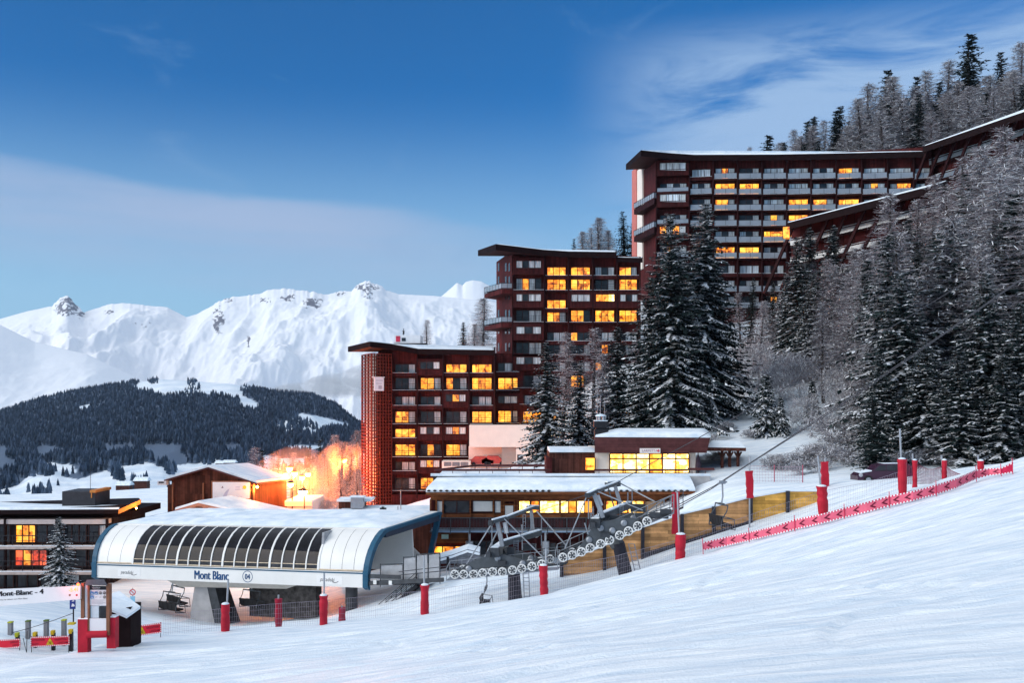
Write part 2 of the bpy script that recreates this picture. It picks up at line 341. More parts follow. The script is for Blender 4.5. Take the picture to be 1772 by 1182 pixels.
ge = t.nodes.new('ShaderNodeNewGeometry'); rp = t.nodes.new('ShaderNodeValToRGB'); rp.color_ramp.elements[0].color = (.022, .040, .068, 1); rp.color_ramp.elements[1].color = (.14, .19, .27, 1)
e_ = rp.color_ramp.elements.new(.6); e_.color = (.05, .08, .125, 1)
t.links.new(ge.outputs['Random Per Island'], rp.inputs[0]); t.links.new(rp.outputs[0], b.inputs['Base Color'])
o = link_mesh('forest', arr_mesh('forest', vv.reshape(-1, 3), Fc, [mf]))
tag(o, 'dark snow dusted conifer forest covering the valley side below the white range', 'forest', kind='stuff')

def mtn_mat(name):
    m = bpy.data.materials.new(name); m.use_nodes = True; t = m.node_tree; b = t.nodes['Principled BSDF']; L = t.links.new; b.inputs['Roughness'].default_value = .8; b.inputs['Specular IOR Level'].default_value = .1
    at_ = t.nodes.new('ShaderNodeAttribute'); at_.attribute_name = 'rock'
    tcn = t.nodes.new('ShaderNodeTexCoord'); no = _n(t, 'ShaderNodeTexNoise', Scale=.03, Detail=8., Roughness=.7); L(tcn.outputs['Object'], no.inputs['Vector'])
    ad = t.nodes.new('ShaderNodeMath'); ad.operation = 'MULTIPLY_ADD'; L(no.outputs[0], ad.inputs[0]); ad.inputs[1].default_value = .9; L(at_.outputs['Fac'], ad.inputs[2])
    mr = t.nodes.new('ShaderNodeMapRange'); L(ad.outputs[0], mr.inputs[0]); mr.inputs[1].default_value = .95; mr.inputs[2].default_value = 1.12
    mx = t.nodes.new('ShaderNodeMix'); mx.data_type = 'RGBA'; L(mr.outputs[0], mx.inputs[0]); mx.inputs[6].default_value = (.79, .81, .85, 1); mx.inputs[7].default_value = (.16, .16, .19, 1)
    L(mx.outputs[2], b.inputs['Base Color']); return m
MTN = mtn_mat('mountain_snow_and_rock')
def mountain(name, crest, base_py, Y0, Y1, px0, px1, rough, blobs, seed, dpx=2.0, rows=260, crestj=3., wave=1100.):
    px = np.arange(px0, px1, dpx); t = np.linspace(0, 1, rows); PX, T = np.meshgrid(px, t, indexing='ij')
    rkc = np.zeros(px.shape)
    for (bx, by, sx, sy, a) in blobs: rkc = np.maximum(rkc, a*np.exp(-((px-bx)/sx)**2))
    c0_ = np.convolve(np.pad(crest(px), 5, mode='edge'), np.hanning(11)/np.hanning(11).sum(), 'valid'); cj = crest(px)-(fbm(px*.13+seed, px*0+seed, 5, True)-.55)*crestj*(.25+4*rkc)
    c0_ = np.convolve(np.pad(c0_, 6, mode='edge'), np.hanning(13)/np.hanning(13).sum(), 'valid'); c1 = c0_
    YY = Y0+(Y1-Y0)*T; X = (PX-CX)/FP*YY
    zb = (HZ-base_py)/FP*Y0; zc = ((HZ-c0_)/FP*Y1)[:, None]; zj = ((c0_-cj)/FP*Y1)[:, None]
    wx = fbm(X/wave*.7+seed, YY/wave*.7, 3)*.4; wy = fbm(X/wave*.7-seed, YY/wave*.7+9, 3)*.4
    n1 = fbm(X/wave+wx+seed*3, YY/(wave*1.5)+wy, 7, True, .5)-.62
    n2 = fbm(X/(wave*.22)+wx*2, YY/(wave*.22)+wy*2+seed, 5, False, .5)-.5
    env = np.sin(np.pi*np.clip(T, 0, 1))**.7
    Z = zb+(zc-zb)*(T**1.5)+(n1*rough*(Y1-Y0)+n2*rough*.16*(Y1-Y0))*env+n2*rough*.10*(Y1-Y0)*np.clip((1-T)*9, 0, 1)
    # never stand above the crest line as seen from the valley
    lim = (zc/Y1)*YY-(1-T)*(Y1-Y0)*.012; Z = np.minimum(Z, np.where(T < 1, lim+0*(Z), Z))
    Z = Z+zj*np.clip((T-.80)/.20, 0, 1)**1.5*(.6+.4*np.clip((T-.9)*10, 0, 1))
    P = np.stack([X, YY, Z], -1)
    bk = P[:, -1:, :].copy(); bk[..., 1] += 900; bk[..., 2] -= 900; P = np.concatenate([P, bk], 1)
    PY = HZ-FP*Z/YY; rk = np.zeros(PX.shape)
    for (bx, by, sx, sy, a) in blobs: rk = np.maximum(rk, a*np.exp(-((PX-bx)/sx)**2-((PY-by)/sy)**2))
    gxx = np.gradient(Z, axis=0)/np.maximum(np.gradient(X, axis=0), 1); steep = np.clip(np.abs(gxx)*1.1, 0, 1)
    rk = np.maximum(rk*(.10+2.9*fbm(X/24.+YY/90., Z/22.+seed, 4, True)**2), 0); rk = np.concatenate([rk, rk[:, -1:]], 1)
    me = grid_mesh(name, P, [MTN]); atr = me.attributes.new('rock', 'FLOAT', 'POINT'); atr.data.foreach_set('value', rk.astype(np.float32).ravel())
    o = link_mesh(name, me); return tag(o, kind='structure')
mountain('mountain', outline([(-600, 380), (-300, 440), (0, 562), (60, 592), (150, 613), (240, 656), (330, 690), (400, 703), (480, 716), (700, 760)]), 840, 3900, 5200, -600, 700, .16, [], 3.1, crestj=1., wave=1500.)
mountain('mountain', outline([(-600, 640), (-200, 590), (0, 552), (50, 538), (90, 530), (100, 519), (108, 516), (115, 512), (122, 518), (130, 527), (145, 541), (165, 534), (190, 527), (212, 524), (250, 529), (290, 532), (322, 549), (340, 544), (362, 532), (380, 522), (402, 514), (430, 512), (450, 508), (462, 503),
    (482, 500), (520, 502), (548, 507), (566, 510), (590, 505), (608, 504), (618, 494), (628, 489), (638, 487), (650, 492), (660, 494), (668, 503), (690, 509), (750, 512), (790, 516), (850, 522), (1000, 560), (1400, 620)]), 850, 4800, 7600, -600, 1400, .24,
    [(115, 530, 26, 22, .62), (140, 545, 10, 8, .5), (378, 555, 14, 26, .62), (395, 520, 12, 10, .45), (430, 590, 5, 16, .5), (460, 520, 22, 10, .4), (540, 525, 22, 13, .55), (500, 515, 20, 9, .5), (635, 497, 24, 9, .6), (640, 510, 22, 14, .42), (590, 508, 16, 6, .45), (190, 540, 20, 9, .38), (660, 560, 30, 30, .25), (250, 560, 50, 14, .3)], 8.3)
mountain('mountain', outline([(500, 640), (700, 540), (755, 520), (772, 506), (782, 497), (791, 489), (800, 494), (806, 488), (818, 485), (832, 487), (850, 496), (900, 540), (1000, 600), (1200, 660)]), 700, 8200, 9800, 500, 1200, .10, [(830, 495, 30, 12, .2)], 5.7, crestj=1.5)
# ------------------------------------------------------------------ thin mountain air
hzb = MB().box((-9500, -400, -1400), (9500, 11200, 1350)).build('haze', [], None, (0, 0, 0)); tag(hzb, kind='stuff')
_m = bpy.data.materials.new('mountain_air'); _m.use_nodes = True; _t = _m.node_tree; _t.nodes.remove(_t.nodes['Principled BSDF']); _v = _t.nodes.new('ShaderNodeVolumePrincipled')
_v.inputs['Color'].default_value = (.62, .78, 1., 1); _v.inputs['Density'].default_value = 2.2e-5; _v.inputs['Anisotropy'].default_value = .2
_t.links.new(_v.outputs[0], _t.nodes['Material Output'].inputs['Volume']); hzb.data.materials.append(_m)
# banks of mist lying along the wooded ridge
mi = MB()
for px, py, Y, rx, ry, rz in ((610, 668, 3750, 190, 420, 42), (540, 676, 3650, 150, 300, 26), (660, 655, 3800, 170, 350, 50)):
    c = at(px, py, Y); n, m_ = 20, 12; i0 = len(mi.v)
    for j in range(m_+1):
        t = math.pi*j/m_
        for k in range(n):
            a = 2*math.pi*k/n; q = 1+.18*math.sin(3*a+px)+.10*math.sin(5*a+j); mi.v.append((c.x+rx*q*math.sin(t)*math.cos(a), c.y+ry*math.sin(t)*math.sin(a), c.z+rz*math.cos(t)*(1+.2*math.sin(2*a))))
    for j in range(m_):
        for k in range(n): mi.f.append((i0+(j+1)*n+k, i0+(j+1)*n+(k+1) % n, i0+j*n+(k+1) % n, i0+j*n+k)); mi.m.append(0)
mo = mi.build('mist', [], None, (0, 0, 0)); tag(mo, 'low pale mist lying along the wooded ridge below the white mountains', 'mist', kind='stuff')
_m = bpy.data.materials.new('mist_air'); _m.use_nodes = True; _t = _m.node_tree; _t.nodes.remove(_t.nodes['Principled BSDF']); _v = _t.nodes.new('ShaderNodeVolumePrincipled')
_v.inputs['Color'].default_value = (.92, .95, 1., 1); _v.inputs['Density'].default_value = .003; _t.links.new(_v.outputs[0], _t.nodes['Material Output'].inputs['Volume']); mo.data.materials.append(_m)
# glow volumes added round the street lamps to give them halos
dm = MB()
for px, py, Y, r_ in ((514, 832, 136, 5.6), (596, 800, 176, 4.5)):
    c = at(px, py, Y); n, m_ = 20, 12; i0 = len(dm.v)
    for j in range(m_+1):
        t = math.pi*j/m_
        for k in range(n):
            a = 2*math.pi*k/n; q = 1+.15*math.sin(3*a+px)*math.sin(t); dm.v.append((c.x+r_*q*math.sin(t)*math.cos(a), c.y+r_*1.3*math.sin(t)*math.sin(a), c.z+r_*.85*math.cos(t)))
    for j in range(m_):
        for k in range(n): dm.f.append((i0+(j+1)*n+k, i0+(j+1)*n+(k+1) % n, i0+j*n+(k+1) % n, i0+j*n+k)); dm.m.append(0)
do = dm.build('lamp_halo', [], None, (0, 0, 0)); tag(do, 'orange glow volume added in the air round the street lamps', 'drifting snow', kind='stuff')
_m = bpy.data.materials.new('halo_air'); _m.use_nodes = True; _t = _m.node_tree; _t.nodes.remove(_t.nodes['Principled BSDF']); _v = _t.nodes.new('ShaderNodeVolumePrincipled')
_v.inputs['Color'].default_value = (.95, .95, .95, 1); _v.inputs['Density'].default_value = .022; _t.links.new(_v.outputs[0], _t.nodes['Material Output'].inputs['Volume']); do.data.materials.append(_m)
# ------------------------------------------------------------------ trees: kinds modelled once, then copied
def leaf_mat(name, a, b_, rough=.85):
    m = bpy.data.materials.new(name); m.use_nodes = True; t = m.node_tree; b = t.nodes['Principled BSDF']; b.inputs['Roughness'].default_value = rough; b.inputs['Specular IOR Level'].default_value = .06
    ge = t.nodes.new('ShaderNodeNewGeometry'); rp = t.nodes.new('ShaderNodeValToRGB'); rp.color_ramp.elements[0].color = (*a, 1); rp.color_ramp.elements[1].color = (*b_, 1)
    t.links.new(ge.outputs['Random Per Island'], rp.inputs[0]); t.links.new(rp.outputs[0], b.inputs['Base Color']); return m
NEEDLE = leaf_mat('spruce_needles', (.009, .016, .018), (.034, .052, .052))
TSNOW = leaf_mat('snow_on_branches', (.55, .58, .63), (.88, .90, .92))
FROST = leaf_mat('frosted_larch_twigs', (.06, .050, .056), (.34, .30, .33))
FROSTW = leaf_mat('frosted_birch_twigs', (.13, .115, .125), (.50, .47, .51))
BARK = M('bark', (.035, .028, .026), .9, var=.4, scale=6, bump=.3)

def _norm(v): return v/np.maximum(np.linalg.norm(v, axis=-1, keepdims=True), 1e-9)
class Leafs:
    def __init__(s): s.q = []; s.m = []
    def diamonds(s, p, d, side, ln, wd, m):      # p base, d unit dir, side unit, arrays
        ln = ln[:, None]; wd = wd[:, None]
        s.q.append(np.stack([p, p+d*ln*.45+side*wd, p+d*ln, p+d*ln*.45-side*wd], 1)); s.m.append(np.full(len(p), m))
    def ribbons(s, p, q, side, w0, w1, m):
        w0 = np.broadcast_to(w0, (len(p),))[:, None]; w1 = np.broadcast_to(w1, (len(p),))[:, None]
        s.q.append(np.stack([p-side*w0, p+side*w0, q+side*w1, q-side*w1], 1)); s.m.append(np.full(len(p), m))
    def mesh(s, name, mats):
        Q = np.concatenate(s.q).reshape(-1, 3); return arr_mesh(name, Q, np.arange(len(Q)).reshape(-1, 4), mats, np.concatenate(s.m))
def trunk_mesh(name, H, r, g, bend=.0, sink=1.2):
    n = 7; k = 12; V = []; ph = g.random()*6
    for j in range(k+1):
        t = j/k; z = -sink+(H*.98+sink)*t; rr = r*(1-t)**.85+.012; ox = bend*math.sin(t*3+ph)*H*.02; oy = bend*math.cos(t*2.3+ph)*H*.02
        for i in range(n):
            a = 2*math.pi*i/n; V.append((ox+rr*math.cos(a), oy+rr*math.sin(a), z))
    F = [(j*n+i, j*n+(i+1) % n, (j+1)*n+(i+1) % n, (j+1)*n+i) for j in range(k) for i in range(n)]
    return arr_mesh(name, V, F, [BARK], None, True)

def spruce_mesh(seed, H=20., Rm=3.2, snow=.5, droop=.10, pitch=-.30, gap=.52, nb=7, lo=.05, dens=1., pw=.8, ragged=.3):
    g = np.random.default_rng(seed); L = Leafs(); z = lo*H; asym = g.uniform(0, 6.28)
    while z < H*.985:
        t = z/H; base = Rm*(1-t)**pw+.12; n = max(4, int(nb*(1 if t < .8 else .75)))
        a0 = g.uniform(0, 6.28)
        for b in range(n):
            a = a0+6.283*b/n+g.normal(0, .18); rl = base*g.uniform(1-ragged, 1+ragged*.55)*(1+.12*math.cos(a-asym))
            if g.random() < .06: continue
            zb = z+g.normal(0, .1); pt = pitch*(1-t)+.35*t*t+g.normal(0, .07); dr = droop*g.uniform(.6, 1.5)/max(rl, .6)
            ns = max(3, int(rl/.30*dens)); s = np.linspace(.10, 1, ns); r = s*rl
            zz = zb+np.tan(pt)*r-dr*r*r+.045*np.maximum(0, s-.7)**2*rl*9
            c, sn = math.cos(a), math.sin(a); P = np.stack([c*r, sn*r, zz], 1); D = _norm(np.gradient(P, axis=0)); lat = np.array([-sn, c, 0.])
            wob = g.normal(0, .05, ns).cumsum()*.4; P = P+lat[None]*wob[:, None]
            bsn = snow*g.choice([.25, .8, 1.25, 1.5])     # some boughs carry snow, some have shed it
            # twigs to both sides and hanging below
            for sd in (1, -1, 0):
                if sd == 0: d = _norm(D*.5+np.array([0, 0, -1.])+g.normal(0, .25, (ns, 3)))
                else: d = _norm(D*.75+lat*sd*g.uniform(.6, 1.1, (ns, 1))+np.stack([np.zeros(ns), np.zeros(ns), g.uniform(-.55, -.05, ns)], 1)+g.normal(0, .12, (ns, 3)))
                up = np.array([0, 0, 1.])+g.normal(0, .3, (ns, 3)); side = _norm(np.cross(d, up)); ln = g.uniform(.34, .85, ns)*(1.2-.55*s)*min(1.25, .45+rl*.3); wd = ln*g.uniform(.15, .28, ns)
                if sd == 0: ln *= .75
                L.diamonds(P, d, side, ln, wd, 0)
                if sd:
                    k = g.random(ns) < bsn*(.30+.45*s)
                    if k.any(): L.diamonds(P[k]+np.array([0, 0, .05]), d[k], side[k], ln[k]*g.uniform(.6, 1., k.sum()), wd[k]*g.uniform(.55, 1.05, k.sum()), 1)
            # clumps of snow lying along the bough
            k = g.random(ns-1) < bsn*1.1
            if k.any():
                w_ = g.uniform(.07, .26, k.sum())*(1.25-.75*s[:-1][k])*min(1, .4+rl*.3); L.ribbons(P[:-1][k]+np.array([0, 0, .07]), P[1:][k]+np.array([0, 0, .07]), np.broadcast_to(lat, (k.sum(), 3)), w_, w_*.8, 1)
            L.ribbons(P[:-1], P[1:], np.broadcast_to(lat, (ns-1, 3)), .03, .025, 0)
        z += gap*g.uniform(.75, 1.25)*(1-.35*t)
    return L.mesh('crown', [NEEDLE, TSNOW])

def larch_mesh(seed, H=20., Rm=3., gap=.34, nb=7, lo=.08, mats=None, frost=.24, up=.10, tw=11):
    g = np.random.default_rng(seed); L = Leafs(); z = lo*H
    while z < H*.985:
        t = z/H; base = Rm*(1-t)**.75*(.55+.45*min(1, t/.22))+.15; a0 = g.uniform(0, 6.28)
        for b in range(nb):
            a = a0+6.283*b/nb+g.normal(0, .3); rl = base*g.uniform(.55, 1.2); c, sn = math.cos(a), math.sin(a)
            ns = max(4, int(rl/.3)); s = np.linspace(0.03, 1, ns); r = s*rl; pt = up*t+g.normal(-.12, .12)
            zz = z+np.tan(pt)*r-.035*r*r+.09*np.maximum(0, s-.6)**2*rl*4
            lat = np.array([-sn, c, 0.]); P = np.stack([c*r, sn*r, zz], 1)+lat[None]*(g.normal(0, .05, ns).cumsum())[:, None]
            L.ribbons(P[:-1], P[1:], np.broadcast_to(np.array([0, 0, 1.]), (ns-1, 3)), .026*(1.2-s[:-1]), .02*(1.2-s[1:]), 0)
            k = g.random(ns-1) < frost*1.6
            if k.any(): L.ribbons(P[:-1][k]+[0, 0, .04], P[1:][k]+[0, 0, .04], np.broadcast_to(lat, (k.sum(), 3)), .028, .024, 1)
            m_ = ns*tw//5; i = g.integers(0, ns, m_); d = _norm((P[-1]-P[0])[None]/max(rl, .1)*.5+g.normal(0, .65, (m_, 3))+np.array([0, 0, -.12]))
            q = P[i]+d*g.uniform(.18, .62, (m_, 1))*(1.1-.5*s[i][:, None]); side = _norm(np.cross(d, g.normal(0, 1, (m_, 3))))
            L.ribbons(P[i], q, side, .013, .006, 0)
            k = g.random(m_) < frost; L.ribbons(P[i][k]+[0, 0, .02], q[k]+[0, 0, .02], side[k], .016, .010, 1)
        z += gap*g.uniform(.7, 1.3)*(1-.3*t)
    return L.mesh('crown', mats or [FROST, TSNOW])

def bare_mesh(seed, H=7., spread=.55, stems=3, depth=6):
    g = np.random.default_rng(seed); seg = []; stack = []
    for k in range(stems): stack.append((np.array([g.normal(0, .15), g.normal(0, .15), -.3]), _norm(np.array([g.normal(0, .35), g.normal(0, .35), 1.])), H*.30, .05*H/7, 0))
    while stack:
        p, d, l, r, k = stack.pop(); q = p+d*l; seg.append((p, q, r, r*.7, k))
        if k < depth:
            for _ in range(3 if k > 1 else 2): stack.append((q, _norm(d+g.normal(0, spread, 3)+np.array([0, 0, .10])), l*g.uniform(.55, .85), r*.62, k+1))
            if k > 0: stack.append((p+(q-p)*g.uniform(.3, .8), _norm(d+g.normal(0, spread*1.3, 3)), l*g.uniform(.4, .7), r*.5, k+1))
    P = np.array([s[0] for s in seg]); Q = np.array([s[1] for s in seg]); r0 = np.maximum(np.array([s[2] for s in seg]), .008); kk = np.array([s[4] for s in seg]); d = _norm(Q-P); L = Leafs()
    for rot in range(2):
        side = _norm(np.cross(d, g.normal(0, 1, (len(P), 3)))); L.ribbons(P, Q, side, r0, r0*.7, 0)
        if rot == 0: s2 = _norm(np.cross(d, np.array([0, 0, 1.])+g.normal(0, .1, (len(P), 3)))); f = g.random(len(P)) < .55; L.ribbons(P[f]+[0, 0, .02], Q[f]+[0, 0, .02], s2[f], r0[f]*.9+.006, r0[f]*.7+.006, 1)
    return L.mesh('branches', [FROSTW, TSNOW])

SPR = {}
def _kind(key, crown, H, r, g=3, bend=.3):
    SPR[key] = (crown, trunk_mesh('trunk', H, r, np.random.default_rng(g), bend), H)
_kind('spruce_a', spruce_mesh(1, 20, 3.3, 1.1, nb=8), 20, .32)
_kind('spruce_b', spruce_mesh(2, 20, 2.7, 1.15, droop=.16, nb=8), 20, .28)
_kind('spruce_c', spruce_mesh(3, 20, 3.0, 1.3, droop=.2, pitch=-.4, ragged=.45), 20, .28)
_kind('spruce_dark', spruce_mesh(4, 20, 2.5, .10, ragged=.5, nb=6, gap=.5), 20, .26)
_kind('spruce_dark_b', spruce_mesh(14, 20, 2.0, .16, ragged=.55, nb=6, gap=.46), 20, .24)
_kind('spruce_big', spruce_mesh(5, 26, 5.0, 1.05, droop=.13, nb=9, gap=.50, pw=.72, ragged=.4, lo=.03), 26, .5)
_kind('spruce_big_b', spruce_mesh(6, 26, 5.6, 1.25, droop=.22, pitch=-.42, nb=9, gap=.50, pw=.8, ragged=.5, lo=.02), 26, .5)
_kind('spruce_heavy', spruce_mesh(7, 20, 4.2, 1.5, droop=.14, pitch=-.30, nb=9, gap=.52, pw=.75, ragged=.35, lo=.03), 20, .4)
_kind('spruce_small', spruce_mesh(8, 5, 1.35, 1.5, droop=.3, nb=8, gap=.22, ragged=.4, dens=1.6), 5, .10)
_kind('larch_a', larch_mesh(11, 20, 3.2), 20, .24)
_kind('larch_b', larch_mesh(12, 20, 2.5, nb=6), 20, .2, bend=.6)
_kind('larch_c', larch_mesh(13, 20, 3.8, frost=.42, tw=14, nb=8), 20, .26, bend=.5)
_kind('bare_a', bare_mesh(21), 7, .0); _kind('bare_b', bare_mesh(22, spread=.7, stems=5), 7, .0); _kind('bush', bare_mesh(23, 2.2, .8, 9, 5), 2.2, .0)
TREES = []      # collected first, labelled once sorted
def tree(kind, px, top, Y, base_py=None, wide=1., group='', word='spruce', rot=None):
    """tree whose top stands at (px, top) and whose foot stands on the ground at distance Y"""
    p = on(px, Y) if base_py is None else at(px, base_py, Y)
    ztop = (HZ-top)/FP*Y; TREES.append(dict(kind=kind, p=p, h=max(1.5, ztop-p.z), px=px, top=top, wide=wide, group=group, word=word))
def put_tree(d, name, label, cat):
    crown, trunk, H = SPR[d['kind']]; s = d['h']/H
    o = bpy.data.objects.new(name, None); COL.objects.link(o); o.location = d['p']; sw = s*d['wide']*(1. if d['kind'][0] == 'b' or d['kind'] == 'spruce_small' else 2.1 if d['kind'][0] == 'l' else 1.8 if 'big' not in d['kind'] else 1.22); o.scale = (sw, sw, s); o.rotation_euler = (random.gauss(0, .015), random.gauss(0, .015), random.random()*6.28); o.empty_display_size = .3
    tag(o, label, cat, d['group'])
    if not d['kind'].startswith('b'):
        t = bpy.data.objects.new('trunk', trunk); COL.objects.link(t); t.parent = o
    c = bpy.data.objects.new('branches' if d['kind'].startswith('b') else 'crown', crown); COL.objects.link(c); c.parent = o
    return o
# --- the trees in front of and beside the two upper buildings
G1 = 'snowy trees in front of the terraced blocks'
tree('spruce_b', 945, 590, 118, 800, 1.05, G1); tree('spruce_b', 1003, 622, 121, 790, .95, G1); tree('spruce_a', 1066, 562, 124, 770, 1.0, G1)
tree('spruce_big', 1163, 362, 118, 748, 1.0, G1); tree('spruce_big_b', 1214, 346, 123, 735, 1.02, G1); tree('spruce_a', 1128, 475, 121, 748, .95, G1); tree('spruce_dark', 1246, 470, 128, 720, 1.2, G1)
G1b = 'frosted larches in front of the terraced blocks'
tree('larch_b', 976, 572, 127, 790, .9, G1b, 'larch'); tree('larch_a', 1028, 566, 128, 785, .9, G1b, 'larch'); tree('larch_b', 1042, 610, 122, 785, .8, G1b, 'larch'); tree('larch_b', 1100, 590, 130, 765, .8, G1b, 'larch')
# --- right hand slope
G2 = 'snow laden spruces on the slope above the piste'
for q in (('spruce_b', 1402, 392, 150, .9), ('spruce_c', 1380, 405, 146, .85), ('spruce_b', 1440, 388, 150, .9), ('spruce_c', 1428, 440, 140, .9), ('spruce_heavy', 1562, 470, 96, .85), ('spruce_heavy', 1645, 372, 104, .9), ('spruce_c', 1618, 402, 112, .95), ('spruce_heavy', 1702, 470, 90, .8),
          ('spruce_a', 1752, 330, 104, 1.), ('spruce_heavy', 1600, 585, 90, .9), ('spruce_a', 1768, 520, 86, .9), ('spruce_c', 1585, 430, 118, .9), ('spruce_c', 1360, 470, 150, .8), ('spruce_a', 1665, 600, 86, 1.1), ('spruce_a', 1735, 610, 85, 1.1), ('spruce_b', 1690, 360, 120, .9), ('spruce_a', 1525, 610, 92, .9), ('spruce_dark', 1560, 660, 98, 1.4), ('spruce_dark', 1640, 650, 98, 1.5), ('spruce_dark', 1720, 640, 98, 1.5), ('spruce_dark', 1790, 600, 96, 1.5), ('spruce_heavy', 1808, 430, 90, .9)):
    tree(q[0], q[1], q[2], q[3], None, q[4], G2)
G3 = 'frosted larches on the slope above the piste'
for q in (('larch_a', 1536, 330, 122, .85), ('larch_c', 1492, 430, 118, .85), ('larch_c', 1522, 500, 104, .9), ('larch_a', 1468, 470, 128, .9), ('larch_c', 1465, 525, 130, .85), ('larch_a', 1668, 268, 128, .9), ('larch_c', 1705, 250, 118, .9), ('larch_a', 1745, 215, 126, 1.), ('larch_c', 1772, 240, 112, 1.), ('larch_a', 1618, 300, 134, .9), ('larch_a', 1585, 345, 130, .9), ('larch_c', 1726, 300, 106, 1.), ('larch_a', 1790, 300, 100, 1.), ('larch_c', 1540, 420, 112, .8), ('larch_b', 1640, 330, 122, .9), ('larch_c', 1690, 420, 100, .8), ('larch_c', 1500, 590, 100, .8), ('larch_a', 1425, 520, 124, .8)):
    tree(q[0], q[1], q[2], q[3], None, q[4], G3, 'larch')
for q in (('spruce_dark', 1300, 480, 160), ('spruce_b', 1338, 488, 164), ('larch_b', 1278, 505, 152), ('larch_a', 1350, 505, 158), ('larch_c', 1318, 520, 150)): tree(q[0], q[1], q[2], q[3], None, .9, G3 if q[0][0] == 'l' else G2, 'larch' if q[0][0] == 'l' else 'spruce')
# --- bare shrubs and young spruces on the open bank
G4 = 'bare frosted shrubs on the snowy bank'
for q in (('bare_a', 1290, 575, 138, 1.), ('bare_b', 1325, 560, 140, 1.), ('bare_a', 1355, 580, 136, 1.), ('bare_b', 1385, 590, 130, 1.), ('bare_a', 1268, 600, 134, 1.1), ('bare_b', 1308, 610, 132, 1.1), ('bare_a', 1420, 610, 120, 1.2), ('bare_b', 1440, 640, 112, 1.2), ('bare_a', 1470, 660, 104, 1.2), ('bare_b', 1345, 620, 128, 1.), ('bare_a', 1395, 665, 112, 1.1)):
    tree(q[0], q[1], q[2], q[3], None, q[4], G4, 'shrub')
for q in (('bush', 1345, 775, 98), ('bush', 1372, 770, 97), ('bush', 1402, 755, 98), ('bush', 1432, 752, 96), ('bush', 1462, 758, 93), ('bush', 1492, 775, 90), ('bush', 1420, 785, 92), ('bush', 1520, 778, 88), ('bush', 1385, 790, 92), ('bush', 1450, 700, 104), ('bush', 1485, 715, 98), ('bush', 1225, 752, 112), ('bush', 1258, 748, 116), ('bush', 1300, 745, 112), ('bush', 1236, 785, 103), ('bush', 1560, 770, 88), ('bush', 1600, 765, 88), ('bush', 1640, 775, 86), ('bush', 1690, 770, 86), ('bush', 1740, 770, 86)):
    tree(q[0], q[1], q[2], q[3], None, 1.6, 'low frosted bushes on the bank', 'bush')
tree('spruce_small', 1325, 650, 112, None, 1.1, 'young spruces on the open bank', 'young'); tree('spruce_small', 1352, 688, 111, None, .9, 'young spruces on the open bank', 'young'); tree('spruce_small', 1405, 660, 116, None, 1., 'young spruces on the open bank', 'young')
# --- forest on the skyline, right
G5 = 'dark conifers on the skyline above the tallest block'
for q in (('spruce_dark', 1326, 232, 236, 1.3), ('spruce_dark_b', 1396, 210, 240, 1.1), ('spruce_dark_b', 1408, 200, 243, 1.), ('spruce_dark', 1446, 190, 236, 1.), ('spruce_dark_b', 1455, 182, 240, 1.), ('spruce_dark', 1532, 118, 240, 1.), ('spruce_dark', 1586, 130, 244, 1.), ('spruce_dark', 1673, 56, 236, 1.15), ('spruce_dark', 1729, 88, 240, 1.), ('spruce_dark', 1694, 140, 232, 1.2), ('spruce_dark_b', 1655, 150, 232, 1.1), ('spruce_a', 1520, 200, 226, 1.), ('spruce_dark', 1570, 190, 226, 1.2), ('spruce_dark', 1620, 180, 226, 1.2), ('spruce_dark', 1745, 170, 226, 1.2), ('spruce_dark_b', 1500, 205, 232, 1.), ('spruce_dark', 1780, 150, 228, 1.2)):
    tree(q[0], q[1], q[2], q[3], None, q[4], G5)
G6 = 'grey larches on the skyline above the tallest block'
for q in (('larch_b', 1300, 252, 232, .7), ('larch_b', 1372, 222, 238, 1.), ('larch_b', 1386, 232, 232, 1.), ('larch_b', 1424, 205, 234, .9), ('larch_a', 1505, 142, 234, 1.1), ('larch_c', 1545, 130, 230, 1.), ('larch_c', 1490, 170, 228, 1.), ('larch_a', 1606, 120, 240, 1.), ('larch_a', 1637, 100, 240, 1.), ('larch_c', 1590, 165, 226, 1.1), ('larch_c', 1560, 170, 224, 1.1), ('larch_c', 1640, 165, 224, 1.1), ('larch_a', 1768, 72, 236, 1.1), ('larch_c', 1710, 130, 226, 1.1), ('larch_c', 1750, 120, 224, 1.1), ('larch_c', 1678, 150, 220, 1.1), ('larch_c', 1525, 190, 220, 1.1), ('larch_a', 1610, 190, 218, 1.1), ('larch_c', 1470, 215, 228, 1.)):
    tree(q[0], q[1], q[2], q[3], None, q[4], G6, 'larch')
# --- depth of the wood on the slope: further trunks between and behind the front row
_lim = outline([(1340, 470), (1380, 455), (1500, 415), (1600, 360), (1650, 300), (1772, 245), (1900, 230)]); _rt = random.Random(5)
for k in range(46):
    px = 1375+435*(k+.5)/46+_rt.uniform(-8, 8); Y = _rt.uniform(100, 150) if px > 1490 else _rt.uniform(136, 156); h_ = _rt.uniform(15, 23); p_ = on(px, Y); top = HZ-(p_.z+h_)*FP/Y
    if top < _lim(px): top = float(_lim(px))+_rt.uniform(0, 50)
    kd = ('larch_c', 'spruce_b', 'larch_a', 'spruce_heavy', 'spruce_c', 'larch_b')[k % 6]
    tree(kd, px, top, Y, None, .9, G3 if kd[0] == 'l' else G2, 'larch' if kd[0] == 'l' else 'spruce')
for k in range(16):
    px = 1500+300*(k+.5)/16+_rt.uniform(-8, 8); tree(('spruce_dark', 'spruce_a')[k % 2], px, _rt.uniform(640, 715), _rt.uniform(86, 96), None, 1.5, G2)
_sky = outline([(1290, 262), (1350, 238), (1440, 205), (1480, 200), (1510, 160), (1600, 145), (1650, 125), (1772, 100), (1900, 90)])
